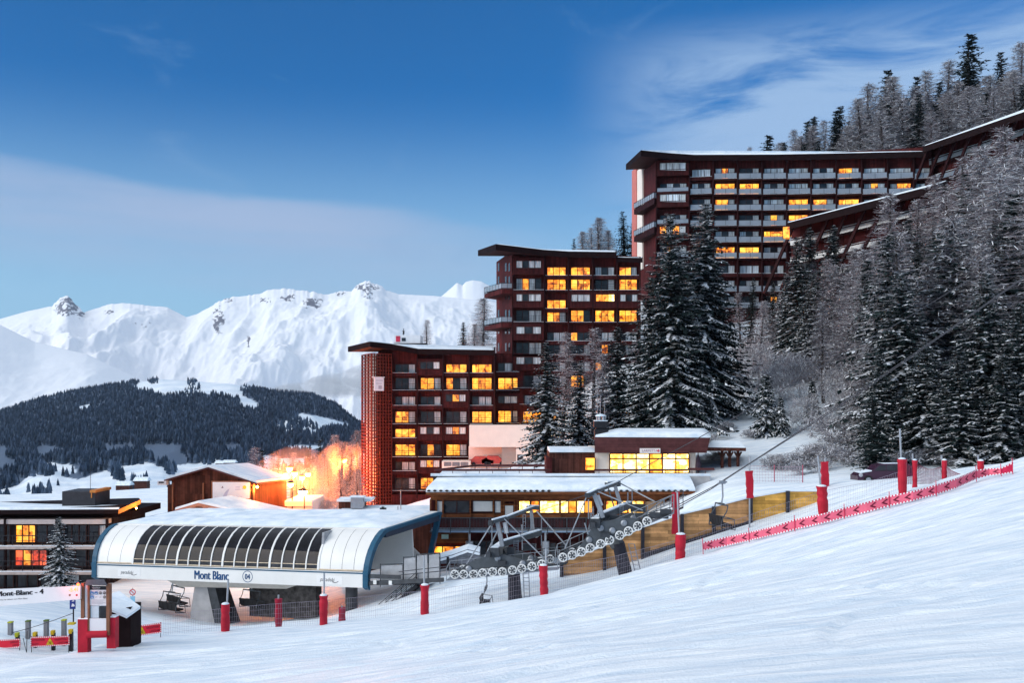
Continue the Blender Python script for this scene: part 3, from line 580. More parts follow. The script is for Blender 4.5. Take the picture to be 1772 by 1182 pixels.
for k in range(48):
    px = 1350+460*(k+.5)/48+_rt.uniform(-6, 6); kd = ('larch_c', 'spruce_dark', 'larch_a', 'larch_c', 'spruce_dark_b', 'larch_a')[k % 6]
    tree(kd, px, float(_sky(px))+_rt.uniform(0, 55), _rt.uniform(216, 246), None, .95, G6 if kd[0] == 'l' else G5, 'larch' if kd[0] == 'l' else 'spruce')
# --- behind the two lower blocks
G7 = 'trees rising behind the middle and lowest blocks'
for q in (('larch_c', 1037, 376, 212, 1.1), ('spruce_dark', 1081, 365, 214, 1.05), ('larch_c', 1010, 400, 212, 1.), ('spruce_dark', 994, 412, 214, .8), ('larch_b', 1022, 392, 216, 1.), ('larch_c', 1056, 398, 212, 1.), ('spruce_dark', 1094, 385, 218, 1.)):
    tree(q[0], q[1], q[2], q[3], None, q[4], G7, 'larch' if q[0][0] == 'l' else 'spruce')
G8 = 'trees rising behind the roof of the lowest block'
for q in (('larch_b', 736, 552, 196, 1., 660), ('bare_a', 748, 575, 194, .8, 650), ('spruce_b', 801, 556, 200, .8, 665), ('larch_c', 838, 515, 192, 1., 670), ('larch_c', 822, 560, 190, .9, 670), ('bare_b', 852, 575, 186, 1., 660)):
    tree(q[0], q[1], q[2], q[3], q[5], q[4], G8, 'shrub' if q[0][0] == 'b' else 'larch' if q[0][0] == 'l' else 'spruce')
# --- lamp-lit trees left of the lattice tower, and the one by the left house
G9 = 'lamp lit trees between the barn and the lattice tower'
for q in (('spruce_dark_b', 452, 778, 205, 1.), ('larch_b', 440, 772, 200, 1.), ('spruce_b', 480, 790, 190, .9), ('larch_b', 468, 786, 196, 1.), ('spruce_dark', 534, 772, 200, 1.1), ('spruce_dark', 553, 760, 205, 1.), ('larch_a', 548, 790, 170, 1.), ('larch_c', 583, 752, 188, 1.), ('larch_a', 600, 772, 178, 1.), ('larch_c', 619, 744, 184, 1.), ('spruce_a', 606, 800, 166, 1.), ('larch_c', 566, 800, 160, 1.), ('bare_a', 575, 822, 150, .9), ('larch_a', 622, 790, 170, .9), ('bare_b', 545, 838, 140, .9), ('bare_b', 556, 845, 134, .8), ('larch_a', 510, 782, 200, 1.), ('larch_a', 520, 800, 190, 1.), ('larch_c', 575, 770, 180, 1.1), ('larch_a', 592, 765, 172, 1.), ('larch_c', 606, 782, 164, 1.1), ('larch_c', 560, 785, 168, 1.), ('larch_a', 540, 800, 158, 1.), ('larch_c', 590, 812, 152, 1.), ('larch_c', 618, 812, 150, 1.)):
    tree(q[0], q[1], q[2], q[3], None, q[4], G9, 'shrub' if q[0][0] == 'b' else 'larch' if q[0][0] == 'l' else 'spruce')
tree('spruce_c', 104, 893, 88, None, .95, '', 'spruce')
_ord = ['first', 'second', 'third', 'fourth', 'fifth', 'sixth', 'seventh', 'eighth', 'ninth', 'tenth', 'eleventh', 'twelfth', 'thirteenth', 'fourteenth', 'fifteenth', 'sixteenth', 'seventeenth', 'eighteenth', 'nineteenth', 'twentieth', 'twenty-first', 'twenty-second', 'twenty-third', 'twenty-fourth']
def nth(i):
    if i < len(_ord): return _ord[i]
    n = i+1; return f"{n}{'th' if 10 < n % 100 < 14 else {1: 'st', 2: 'nd', 3: 'rd'}.get(n % 10, 'th')}"
_look = {'spruce_a': 'snow dusted green spruce', 'spruce_b': 'slim snow laden spruce', 'spruce_c': 'drooping snow laden spruce', 'spruce_dark': 'dark ragged spruce', 'spruce_dark_b': 'narrow dark spruce', 'spruce_big': 'huge snow streaked spruce', 'spruce_big_b': 'huge dark spruce with drooping boughs', 'spruce_heavy': 'broad heavily snowed spruce',
         'spruce_small': 'young spruce caked in snow', 'larch_a': 'tall bare grey larch', 'larch_b': 'thin bare larch', 'larch_c': 'dense frosted larch', 'bare_a': 'bare frosted small tree', 'bare_b': 'many stemmed frosted shrub', 'bush': 'low frosted bush'}
_where = {G1: 'before the terraced blocks', G1b: 'before the terraced blocks', G2: 'on the right slope', G3: 'on the right slope', G4: 'on the open bank', 'low frosted bushes on the bank': 'along the right bank', 'young spruces on the open bank': 'on the open bank', G5: 'on the skyline above the tallest block',
          G6: 'on the skyline above the tallest block', G7: 'behind the middle block roof', G8: 'behind the lowest block roof', G9: 'beside the orange lamps', '': 'standing alone by the left house'}
_names = {'spruce': ('spruce_tree', 'tree'), 'larch': ('larch_tree', 'tree'), 'shrub': ('bare_shrub', 'shrub'), 'bush': ('low_bush', 'bush'), 'young': ('young_spruce', 'tree')}
_byk = {}
for d in TREES: _byk.setdefault((d['group'], d['kind']), []).append(d)
for (gr, kd), ds in _byk.items():
    ds.sort(key=lambda d: d['px'])
    for i, d in enumerate(ds):
        lab = f"{_look[kd]} {_where[gr]}"
        if len(ds) == 2: lab = f"{_look[kd]} {_where[gr]}, the {('left', 'right')[i]} of two"
        elif len(ds) > 2: lab = f"{_look[kd]} {_where[gr]}, {nth(i)} such from left"
        o = put_tree(d, *((_names[d['word']][0],) + (lab, _names[d['word']][1])))

# ------------------------------------------------------------------ materials of the buildings
def clad_mat(name, col, board=.16, vertical=True, rough=.7, contrast=.35):
    """boarded timber: board joints and board-to-board tone from a brick pattern in object space"""
    m = bpy.data.materials.new(name); m.use_nodes = True; t = m.node_tree; b = t.nodes['Principled BSDF']; L = t.links.new; b.inputs['Roughness'].default_value = rough; b.inputs['Specular IOR Level'].default_value = .10
    tcn = t.nodes.new('ShaderNodeTexCoord'); sp_ = t.nodes.new('ShaderNodeSeparateXYZ'); L(tcn.outputs['Object'], sp_.inputs[0])
    ad = t.nodes.new('ShaderNodeMath'); ad.operation = 'ADD'; L(sp_.outputs[0], ad.inputs[0]); L(sp_.outputs[1], ad.inputs[1])
    cb = t.nodes.new('ShaderNodeCombineXYZ')
    if vertical: L(sp_.outputs[2], cb.inputs[0]); L(ad.outputs[0], cb.inputs[1])
    else: L(ad.outputs[0], cb.inputs[0]); L(sp_.outputs[2], cb.inputs[1])
    br = _n(t, 'ShaderNodeTexBrick', Scale=1., **{'Brick Width': 3.5, 'Row Height': board, 'Mortar Size': .008, 'Mortar Smooth': .3, 'Bias': 0.}); br.offset = .37
    br.inputs['Color1'].default_value = (*[c*(1-contrast) for c in col], 1); br.inputs['Color2'].default_value = (*[min(1, c*(1+contrast)) for c in col], 1); br.inputs['Mortar'].default_value = (*[c*.3 for c in col], 1)
    L(cb.outputs[0], br.inputs['Vector'])
    no = _n(t, 'ShaderNodeTexNoise', Scale=1.3, Detail=6., Roughness=.65); L(tcn.outputs['Object'], no.inputs['Vector'])
    mr = t.nodes.new('ShaderNodeMapRange'); L(no.outputs[0], mr.inputs[0]); mr.inputs[1].default_value = .3; mr.inputs[2].default_value = .7; mr.inputs[3].default_value = .65; mr.inputs[4].default_value = 1.25
    mx = t.nodes.new('ShaderNodeVectorMath'); mx.operation = 'SCALE'; L(br.outputs['Color'], mx.inputs[0]); L(mr.outputs[0], mx.inputs['Scale']); L(mx.outputs[0], b.inputs['Base Color'])
    bp = _n(t, 'ShaderNodeBump', Strength=.3, Distance=.02); L(br.outputs['Fac'], bp.inputs['Height']); bp.invert = True; L(bp.outputs[0], b.inputs['Normal']); return m
RED = clad_mat('red_stained_cladding', (.068, .0135, .014), .22)
REDD = clad_mat('dark_red_timber', (.026, .0075, .009), .2)
REDP = clad_mat('red_parapet_boards', (.044, .0095, .0105), .18)
FASCIA = M('dark_roof_fascia', (.012, .006, .007), .7, var=.3, spec=.06)
SOFFIT = clad_mat('dark_soffit_boards', (.030, .010, .011), .2)
METAL = M('dark_railing_metal', (.03, .03, .035), .45, .6)
FRAME = M('dark_window_timber', (.045, .016, .014), .6)
CREAM = M('cream_render', (.72, .66, .60), .8, var=.05, scale=.7)
PINKW = M('pink_render', (.50, .16, .14), .8, var=.08, scale=.7)
CONC = M('pale_concrete', (.42, .41, .41), .85, var=.15, scale=1.2, bump=.15)
def glass_mat(name, col=(.012, .014, .018)):
    m = bpy.data.materials.new(name); m.use_nodes = True; t = m.node_tree; b = t.nodes['Principled BSDF']; b.inputs['Roughness'].default_value = .06; b.inputs['Specular IOR Level'].default_value = .35
    tcn = t.nodes.new('ShaderNodeTexCoord'); no = _n(t, 'ShaderNodeTexNoise', Scale=.8, Detail=3.); t.links.new(tcn.outputs['Object'], no.inputs['Vector'])
    rp = t.nodes.new('ShaderNodeValToRGB'); rp.color_ramp.elements[0].position = .4; rp.color_ramp.elements[1].position = .7; rp.color_ramp.elements[0].color = (*col, 1); rp.color_ramp.elements[1].color = (*[c*3.2 for c in col], 1)
    t.links.new(no.outputs[0], rp.inputs[0]); t.links.new(rp.outputs[0], b.inputs['Base Color']); return m
GLASS = glass_mat('dark_window_glass')
def curtain_mat(name, col, fold=9.):
    m = bpy.data.materials.new(name); m.use_nodes = True; t = m.node_tree; b = t.nodes['Principled BSDF']; L = t.links.new; b.inputs['Roughness'].default_value = .35; b.inputs['Specular IOR Level'].default_value = .6
    tcn = t.nodes.new('ShaderNodeTexCoord'); sp_ = t.nodes.new('ShaderNodeMapping'); sp_.inputs['Scale'].default_value = (1, 1, .05); L(tcn.outputs['Object'], sp_.inputs[0])
    no = _n(t, 'ShaderNodeTexNoise', Scale=fold, Detail=3.); L(sp_.outputs[0], no.inputs['Vector'])
    rp = t.nodes.new('ShaderNodeValToRGB'); rp.color_ramp.elements[0].position = .38; rp.color_ramp.elements[1].position = .62; rp.color_ramp.elements[0].color = (*[c*.45 for c in col], 1); rp.color_ramp.elements[1].color = (*col, 1)
    L(no.outputs[0], rp.inputs[0]); L(rp.outputs[0], b.inputs['Base Color']); return m
CURT = curtain_mat('pale_curtain_behind_glass', (.62, .66, .68)); SKYBLIND = curtain_mat('bluish_blind_with_sky_sheen', (.74, .83, .90), 4.)  # bluish one: sky reflection on the panes painted into the blind colour
def lit_mat(name, hot, warm, dim, strength, scale=1.1):
    """a lamp-lit room seen through its window: bright wall, furniture in shade, hot spots"""
    m = bpy.data.materials.new(name); m.use_nodes = True; t = m.node_tree; b = t.nodes['Principled BSDF']; L = t.links.new; b.inputs['Roughness'].default_value = .15
    tcn = t.nodes.new('ShaderNodeTexCoord'); vo = _n(t, 'ShaderNodeTexVoronoi', Scale=scale); vo.distance = 'CHEBYCHEV'; L(tcn.outputs['Object'], vo.inputs['Vector'])
    no = _n(t, 'ShaderNodeTexNoise', Scale=scale*1.7, Detail=4., Roughness=.6); L(tcn.outputs['Object'], no.inputs['Vector'])
    sp_ = t.nodes.new('ShaderNodeSeparateColor'); L(vo.outputs['Color'], sp_.inputs[0])
    mx = t.nodes.new('ShaderNodeMath'); mx.operation = 'MULTIPLY_ADD'; L(sp_.outputs[0], mx.inputs[0]); mx.inputs[1].default_value = .45; L(no.outputs[0], mx.inputs[2])
    rp = t.nodes.new('ShaderNodeValToRGB'); e = rp.color_ramp.elements; e[0].position = .46; e[0].color = (*dim, 1); e[1].position = .95; e[1].color = (*hot, 1); k = e.new(.64); k.color = (*warm, 1)
    L(mx.outputs[0], rp.inputs[0]); L(rp.outputs[0], b.inputs['Emission Color'])
    ge = t.nodes.new('ShaderNodeNewGeometry'); m2 = t.nodes.new('ShaderNodeMapRange'); L(ge.outputs['Random Per Island'], m2.inputs[0]); m2.inputs[3].default_value = strength*.45; m2.inputs[4].default_value = strength*1.5; L(m2.outputs[0], b.inputs['Emission Strength']); b.inputs['Base Color'].default_value = (.1, .06, .03, 1); return m
LIT = lit_mat('lamp_lit_room', (1., .54, .07), (1., .28, .011), (.22, .030, .002), 1.45, 1.0)
LITO = lit_mat('orange_lit_room', (1., .46, .05), (.90, .22, .012), (.16, .02, .002), 1.3, 1.1)
LITW = lit_mat('bright_lit_room', (1., .84, .42), (1., .56, .09), (.85, .28, .02), 2.4, 1.5)
LITR = lit_mat('red_lit_room', (1., .16, .05), (.75, .05, .02), (.10, .008, .006), .9)
PANES = {'D': 0, 'C': 1, 'L': 2, 'O': 3, 'W': 4, 'B': 5, 'R': 6, 'P': 7}; PMATS = [GLASS, CURT, LIT, LITO, LITW, SKYBLIND, LITR, M('white_roller_blind', (.66, .66, .63), .5, var=.06, spec=.4)]
RAILSNOW = ROOFSNOW
GLASSRAIL = M('pale_glass_balustrade', (.23, .26, .30), .12, .0, var=.12, scale=.5, spec=.8)

class Frame2:
    """maps photo columns/rows on a vertical facade plane to world points; out = metres in front of the plane"""
    def __init__(s, px0, Y0, px1, Y1):
        s.a = Vector(((px0-CX)/FP*Y0, Y0, 0)); s.b = Vector(((px1-CX)/FP*Y1, Y1, 0)); s.d = (s.b-s.a); s.len = s.d.length; s.u = s.d/s.len
        s.n = Vector((s.u.y, -s.u.x, 0)); s.px0, s.px1 = px0, px1
    def P(s, px, py, out=0.):
        # intersection of the column ray with the plane
        k = (px-CX)/FP; den = s.d.x-k*s.d.y; t = (k*s.a.y-s.a.x)/den; q = s.a+s.d*t; return Vector((q.x, q.y, (HZ-py)/FP*q.y))+s.n*out
    def slab(s, mb, pa, pb, y0, y1, o0, o1, m=0):   # box from column pa to pb, rows y0 (top) to y1 (bottom), between out distances
        A, B = s.P(pa, y1, 0), s.P(pb, y1, 0); zt = s.P(pa, y0).z; zb = A.z; n = s.n
        p = [A+n*o1, B+n*o1, B+n*o0, A+n*o0]
        mb.hexa([(q.x, q.y, zb) for q in p]+[(q.x, q.y, zt) for q in p], m); return mb

def window(fr, root, x0, x1, y0, y1, code, out=0., fw=.10, split=None, name='window', transom=None):
    """frame with mullions (a part) and its panes (one mesh, a sub-part)"""
    mb = MB(); n = len(code); z0, z1 = fr.P(x0, y1).z, fr.P(x0, y0).z; sc = FP/fr.P(x0, y0).y; f = fw*sc
    xs_ = [x0+(x1-x0)*k/n for k in range(n+1)]
    fr.slab(mb, x0, x1, y0, y0+f, out-.04, out+.06); fr.slab(mb, x0, x1, y1-f, y1, out-.04, out+.06)
    for x in xs_: fr.slab(mb, x-f/2, x+f/2, y0+f, y1-f, out-.04, out+.055)
    if transom: fr.slab(mb, x0+f/2, x1-f/2, transom-f/2, transom+f/2, out-.03, out+.05)
    w_ = mb.build(name, FRAME, root)
    pm = MB()
    for k, c in enumerate(code):
        o = out-.02 if c in 'DW' else out-.022
        pm.face([fr.P(xs_[k], y1, o), fr.P(xs_[k+1], y1, o), fr.P(xs_[k+1], y0, o), fr.P(xs_[k], y0, o)], PANES[c])
    pm.build('pane', PMATS, w_); return w_
def railing_bars(fr, x0, x1, ytop, ybot, out, step=.16, posts=True):
    mb = MB(); sc = FP/fr.P(x0, ytop).y; t = .05*sc
    fr.slab(mb, x0, x1, ytop, ytop+t*1.3, out-.05, out); 
    for k in (.36, .68): fr.slab(mb, x0, x1, ytop+(ybot-ytop)*k, ytop+(ybot-ytop)*k+t, out-.04, out-.01)
    n = max(2, int((x1-x0)/(1.3*sc))); 
    for k in range(n+1):
        x = x0+(x1-x0-t)*k/n; fr.slab(mb, x, x+t, ytop+t, ybot, out-.045, out-.005)
    return mb
def railing_glass(fr, x0, x1, ytop, ybot, out):
    mb = MB(); sc = FP/fr.P(x0, ytop).y; t = .06*sc
    fr.slab(mb, x0, x1, ytop, ytop+t, out-.05, out, 0); fr.slab(mb, x0+t, x1-t, ytop+t*2.0, ybot-t, out-.035, out-.02, 1)
    for x in (x0, (x0+x1)/2, x1-t): fr.slab(mb, x, x+t, ytop+t, ybot, out-.05, out-.005, 0)
    return mb
def bay(fr, root, x0, x1, yc, kind, code, pitch, out=1.25, rail='bars', inset=.10):
    """kind B: french window behind a balcony; W: window above a boarded parapet at the front plane; R: recessed window above a low boarded wall"""
    w_ = x1-x0; p = pitch; m = w_*inset
    if kind == 'B':
        window(fr, root, x0+m, x1-m*.8, yc-.36*p, yc+.36*p, code, .08)
        b = MB(); fr.slab(b, x0, x1, yc+.40*p, yc+.50*p, .02, out, 0); fr.slab(b, x0+.5, x1-.5, yc+.385*p, yc+.40*p, out-.35, out-.02, 1)
        bb = b.build('balcony', [REDD, RAILSNOW], root)
        (railing_glass if rail == 'glass' else railing_bars)(fr, x0+.6, x1-.6, yc+.02*p, yc+.385*p, out-.03).build('railing', [METAL, GLASSRAIL], bb)
    elif kind == 'W':
        b = MB(); fr.slab(b, x0, x1, yc+.20*p, yc+.56*p, .02, out, 0); fr.slab(b, x0, x1, yc-.42*p, yc-.27*p, .02, out, 0); fr.slab(b, x0, x0+m, yc-.27*p, yc+.20*p, .02, out, 0); fr.slab(b, x1-m, x1, yc-.27*p, yc+.20*p, .02, out, 0)
        b.build('oriel', [REDP, RAILSNOW], root); window(fr, root, x0+m, x1-m, yc-.27*p, yc+.20*p, code, out+.03)
    else:
        window(fr, root, x0+m, x1-m*.8, yc-.28*p, yc+.26*p, code, .08); b = MB(); fr.slab(b, x0, x1, yc+.27*p, yc+.50*p, .02, out*.75, 0); fr.slab(b, x0+.5, x1-.5, yc+.255*p, yc+.27*p, out*.4, out*.75, 1); b.build('parapet', [REDP, RAILSNOW], root)
def roof_plate(root, outline_, thick, snow=.08, name='roof', mats=None):
    """outline_: plan points with the height of the upper surface; a thick plate with a snow cover part"""
    top = [Vector(p) for p in outline_]; bot = [p-Vector((0, 0, thick)) for p in top]
    r = MB().prism(bot, top, 0, mbot=1).build(name, mats or [FASCIA, SOFFIT], root)
    c = sum(top, Vector())/len(top); ins = [p+(c-p).normalized()*.25 for p in top]
    s0 = [p+Vector((0, 0, .004)) for p in ins]; s1 = [p+(c-p).normalized()*.3+Vector((0, 0, snow)) for p in ins]
    MB().prism(s0, s1).build('snow', ROOFSNOW, r); return r
def wall_to_roof(root, pts, z0, tops, mat):
    return MB().prism([(p[0], p[1], z0) for p in pts], [(p[0], p[1], t) for p, t in zip(pts, tops)]).build('wall', mat, root)
def box_wall(root, pts, z0, z1, mat, name='wall'):
    return MB().prism([(p[0], p[1], z0) for p in pts], [(p[0], p[1], z1) for p in pts]).build(name, mat, root)
V3 = lambda px, py, Y: at(px, py, Y)

# ------------------------------------------------------------------ lowest block with the lattice tower end
Y1 = 160.
b1 = thing('apartment_block', at(745, 885, Y1+4), 'lowest dark red apartment block with tall lattice screened end and snowy roof', 'apartment block', 'dark red terraced apartment blocks')
F1 = Frame2(678, Y1, 856, Y1)
zt = at(0, 600, Y1).z; zb = at(0, 905, Y1).z; pk = at(678, 0, Y1); pe = at(856, 0, Y1)
wall_to_roof(b1, [(pk.x-2.2, Y1), (pe.x, Y1), (pe.x, Y1+11), (pk.x-2.2, Y1+11)], zb, [at(0, 604, Y1).z, at(0, 612, Y1).z, at(0, 612, Y1).z, at(0, 604, Y1).z], RED)
cols1 = [679, 723, 767, 812, 855]; PT = 28.6
rows1 = [(638, ['RDDC', 'WDDC', 'RLLO', 'RLLL']), (664, ['BDDC', 'BLOC', 'BODC', 'BLOL']), (694, ['RDCC', 'RDDC', 'WDOC', 'RDCC']), (722, ['BOLC', 'BDDC', 'BDDC', 'BOLL']), (750, ['ROLL', 'WCDC', 'WCOC', '']), (779, ['BOLL', 'BDOD', 'BOLC', '']), (807, ['RDCC', 'WCOC', '', '']), (837, ['BDDC', 'BOLO', '', ''])]
for yc, cs in rows1:
    for k, c in enumerate(cs):
        if c: bay(F1, b1, cols1[k]+1, cols1[k+1]-1, yc if c[0] != 'W' else yc-4, c[0], c[1:], PT)
for x in cols1:
    F1.slab(MB(), x-1, x+1, 612, 862, .02, 1.3).build('partition', REDD, b1)
F1.slab(MB(), 679, 766, 855, 905, .02, 1.22).build('plinth', RED, b1)
# lattice tower: two faces of an open grid of timber blocks in front of the end stair
def lattice(root, A, B, z0, z1, nx, nz, name):
    A, B = Vector(A), Vector(B); d = B-A; n = Vector((d.y, -d.x, 0)).normalized(); mb = MB()
    for i in range(nx+1):
        p = A+d*i/nx; mb.bar((p.x, p.y, z0), (p.x, p.y, z1), .10, .34, 0, up=n)
    for j in range(nz+1):
        z = z0+(z1-z0)*j/nz; q = n*.06; mb.bar((A.x+q.x, A.y+q.y, z), (B.x+q.x, B.y+q.y, z), .13, .30, 0, up=n)
    return mb.build(name, LATT, root)
LATT = M('red_lattice_timber', (.17, .030, .020), .65, var=.2)
lz0, lz1 = at(0, 880, Y1-3).z, at(0, 612, Y1-3).z
L0 = at(627, 0, Y1+3); L1 = at(643, 0, Y1-3.5); L2 = at(677, 0, Y1-1.2)
lattice(b1, (L0.x, L0.y, 0), (L1.x, L1.y, 0), lz0, lz1, 3, 46, 'lattice_screen'); lattice(b1, (L1.x, L1.y, 0), (L2.x, L2.y, 0), lz0, lz1, 7, 46, 'lattice_screen')
MB().face([(L0.x+.5, L0.y+.3, lz0), (L1.x+.5, L1.y+.9, lz0), (L1.x+.5, L1.y+.9, lz1), (L0.x+.5, L0.y+.3, lz1)]).build('end_screen', CREAM, b1)
box_wall(b1, [(L0.x+1.1, L0.y+.5), (L1.x+1., L1.y+2.0), (L2.x, L2.y+1.5), (L2.x, Y1+8), (L0.x+1.1, Y1+8)], lz0, lz1, REDD, 'stair_core')
P_ = lambda px, py, Y: at(px, py, Y)
roof_plate(b1, [P_(602, 600, Y1+1), P_(640, 591, Y1-5.5), P_(676, 595, Y1-3.2), P_(724, 604, Y1-2.0), P_(857, 606, Y1-2.0), P_(857, 600.5, Y1+13), P_(650, 594, Y1+13)], .85)
pl = thing('roof_plant_room', at(710, 597, Y1+5), 'white plant room with red panel on the roof of the lowest block', 'plant room'); A_, B_ = at(682, 598, Y1+3.5), at(738, 598, Y1+3.5); h_ = at(0, 580, Y1+3.5).z
MB().box((A_.x, Y1+3.5, A_.z-.6), (B_.x-1, Y1+8, h_)).build('wall', M('white_panel', (.74, .74, .76), .5, var=.06), pl)
MB().box((A_.x-.2, Y1+3.2, A_.z-.9), (B_.x, Y1+8.2, A_.z+.35)).build('plinth', M('black_upstand', (.02, .018, .022), .6), pl)
MB().box((A_.x+.3, Y1+3.44, h_-1.1), (A_.x+1., Y1+3.49, h_-.15)).build('red_panel', M('red_panel_paint', (.55, .04, .08), .5), pl); MB().box((A_.x+1.25, Y1+3.44, h_-1.), (A_.x+1.9, Y1+3.49, h_-.45)).build('window', GLASS, pl)
fg = at(697.5, 580, Y1+5); mst = thing('roof_antenna', fg, 'thin dark mast with fittings on the roof plant room', 'antenna')
MB().tube(fg-Vector((0, 0, .3)), fg+Vector((.1, 0, 1.1)), .07, .05).tube(fg+Vector((.06, 0, .15)), fg+Vector((.12, 0, .75)), .16, .12).tube(fg+Vector((-.2, 0, .7)), fg+Vector((.25, 0, .55)), .04).build('mast', METAL, mst)
sg = thing('wall_sign', at(655, 665, Y1-3), 'square white sign board fixed to the lattice tower', 'sign'); fs = Frame2(642, Y1-4.2, 677, Y1-2.)
fs.slab(MB(), 647, 663.5, 653, 676.5, .05, .15).build('board', M('sign_white', (.78, .78, .82), .4, var=.04), sg); fs.slab(MB(), 643, 664, 652, 653.4, .05, .3).build('rail', M('sign_rail', (.8, .78, .8), .4), sg)
mg = MB(); 
for yy, a, b_ in ((658, 649.5, 661.5), (663, 650, 660)): fs.slab(mg, a, b_, yy, yy+1.1, .15, .16)
fs.slab(mg, 654, 660, 667.5, 673.5, .15, .16); mg.build('lettering', M('sign_grey', (.45, .45, .52), .5), sg)

# ------------------------------------------------------------------ middle block
Y2 = 166.
b2 = thing('apartment_block', at(985, 760, Y2+5), 'middle dark red apartment block with prow roof and orange lit windows', 'apartment block', 'dark red terraced apartment blocks')
F2 = Frame2(886, Y2, 1107, Y2)
zt2 = at(0, 447, Y2).z; zb2 = at(0, 800, Y2).z; e0 = at(859, 0, Y2+11); e1 = at(886, 0, Y2); e2 = at(1108, 0, Y2)
wall_to_roof(b2, [(e0.x, e0.y), (e1.x, e1.y), (e2.x, Y2), (e2.x, Y2+13), (e0.x, Y2+13)], zb2, [at(0, 437, Y2).z, at(0, 434, Y2).z, at(0, 444, Y2).z, at(0, 444, Y2).z, at(0, 437, Y2).z], RED)
c2 = [887, 942, 983, 1025, 1067, 1106]; PT2 = 28.6
rows2 = [(470, ['WCDCC', 'ROLL', 'RLLL', 'RCDC', 'RLLC']), (492, ['BCLCD', 'BOLL', 'BLOL', 'BDDC', 'BOLO']), (527, ['WCDCC', 'ROLL', 'WCCC', 'WOLW', 'WCDC']), (547, ['BDDCC', 'BLOC', 'BOLD', 'BLOL', 'BLLO']), (583, ['WCDC', 'RDCC', 'RODD', 'RDCC', 'RDCC']), (603, ['BDDCC', 'BDDC', 'BDDC', 'BDOD', 'BDCC']), (635, ['WCDC', 'RDDC', 'RDCC', 'RODD', '']), (660, ['BDDC', 'BDDC', 'BOOD', 'BDDC', '']), (692, ['RDCC', 'RDCC', 'RDDC', '', '']), (722, ['BOLL', 'BDOD', 'BDDC', '', ''])]
for yc, cs in rows2:
    for k, c in enumerate(cs):
        if c: bay(F2, b2, c2[k]+1, c2[k+1]-1, yc-(9 if c[0] == 'W' else 0), c[0], c[1:], PT2, 1.7 if k == 0 else 1.25)
for x in c2: F2.slab(MB(), x-1, x+1, 446, 770, .02, 1.3).build('partition', REDD, b2)
# lower left bays that show beside the lowest block's roof
F2b = Frame2(857, Y2-1.2, 905, Y2-1.2); q0, q1 = at(857, 0, Y2-1.2), at(906, 0, Y2-1.2)
box_wall(b2, [(q0.x, Y2-1.2), (q1.x, Y2-1.2), (q1.x, Y2-.05), (q0.x, Y2-.05)], zb2, at(0, 612, Y2).z, RED)
for yc, k, c in ((636, 'R', 'DCC'), (664, 'B', 'LLO'), (693, 'W', 'DCC'), (721, 'B', 'LLC')): bay(F2b, b2, 858, 899, yc, k, c, PT2, .9)
F2b.slab(MB(), 856, 858, 612, 737, .02, 1.0).build('partition', REDD, b2)
# end wall slits and end balconies
FE = Frame2(859, Y2+11, 886, Y2)
for yc in (464, 487, 513, 545, 572, 602):
    for xx in (862, 874.5, 880.5):
        FE.slab(MB(), xx, xx+2.6, yc-8, yc+6, .01, .06).build('slit_window', GLASS, b2)
for yb, yt in ((497, 491), (555, 548)):
    pA, pB, pC, pD = at(838, yb+14, Y2+6), at(868, yb+2, Y2-1), at(888, yb+4, Y2-.8), at(862, yb+6, Y2+9)
    zz = at(0, yb+5, Y2).z; pts = [pA, pB, pC, pD]; sl = MB().prism([(p.x, p.y, zz-.7) for p in pts], [(p.x, p.y, zz) for p in pts]).build('end_balcony', RED, b2)
    rl = MB(); 
    for a, b_ in ((pD, pA), (pA, pB), (pB, pC)):
        rl.bar((a.x, a.y, zz+1.1), (b_.x, b_.y, zz+1.1), .07, .07); rl.bar((a.x, a.y, zz+.15), (b_.x, b_.y, zz+.15), .05, .05); nn = max(2, int((b_-a).length/1.1))
        for k in range(nn+1): q = a+(b_-a)*k/nn; rl.tube((q.x, q.y, zz), (q.x, q.y, zz+1.1), .04, n=6)
        rl.face([(a.x, a.y, zz+.25), (b_.x, b_.y, zz+.25), (b_.x, b_.y, zz+1.0), (a.x, a.y, zz+1.0)], 1)
    rl.build('railing', [METAL, GLASSRAIL], sl)
roof_plate(b2, [P_(827, 433, Y2+6), P_(858, 422, Y2-5), P_(940, 432, Y2-2.6), P_(985, 435, Y2-2), P_(1067, 436, Y2-2), P_(1067, 434, Y2+15), P_(870, 431, Y2+15)], 1.0)
roof_plate(b2, [P_(1067.5, 445, Y2-1.6), P_(1112, 446, Y2-1.6), P_(1112, 445, Y2+14), P_(1067.5, 444.5, Y2+14)], .8, name='lower_roof')
# ------------------------------------------------------------------ white podium under the middle block
pd = thing('podium', at(865, 800, 163), 'cream rendered podium with a recessed garage below the middle block', 'building')
a0, a1 = at(812, 0, 154.5), at(938, 0, 154.5); yq = 154.5
MB().box((a0.x, yq, at(0, 774, yq).z), (a1.x, Y1-1.6, at(0, 736, yq).z)).build('wall', CREAM, pd)
b0 = at(866, 0, yq); b3_ = at(905, 0, yq)
MB().box((at(811, 0, yq+4).x, yq+4, at(0, 830, yq).z), (b0.x+1, yq+5, at(0, 774.5, yq).z)).build('back_wall', M('cream_back_wall', (.72, .62, .58), .8, var=.05), pd)
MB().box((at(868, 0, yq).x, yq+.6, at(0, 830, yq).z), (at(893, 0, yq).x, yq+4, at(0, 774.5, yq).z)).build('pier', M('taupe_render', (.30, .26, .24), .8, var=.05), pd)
MB().box((at(893, 0, yq).x, yq+.05, at(0, 830, yq).z), (a1.x, yq+3, at(0, 774.5, yq).z)).build('side_wall', CREAM, pd)
MB().box((at(895, 0, yq).x, yq-.03, at(0, 812, yq).z), (at(905, 0, yq).x, yq+.02, at(0, 787, yq).z)).build('doorway', GLASS, pd)
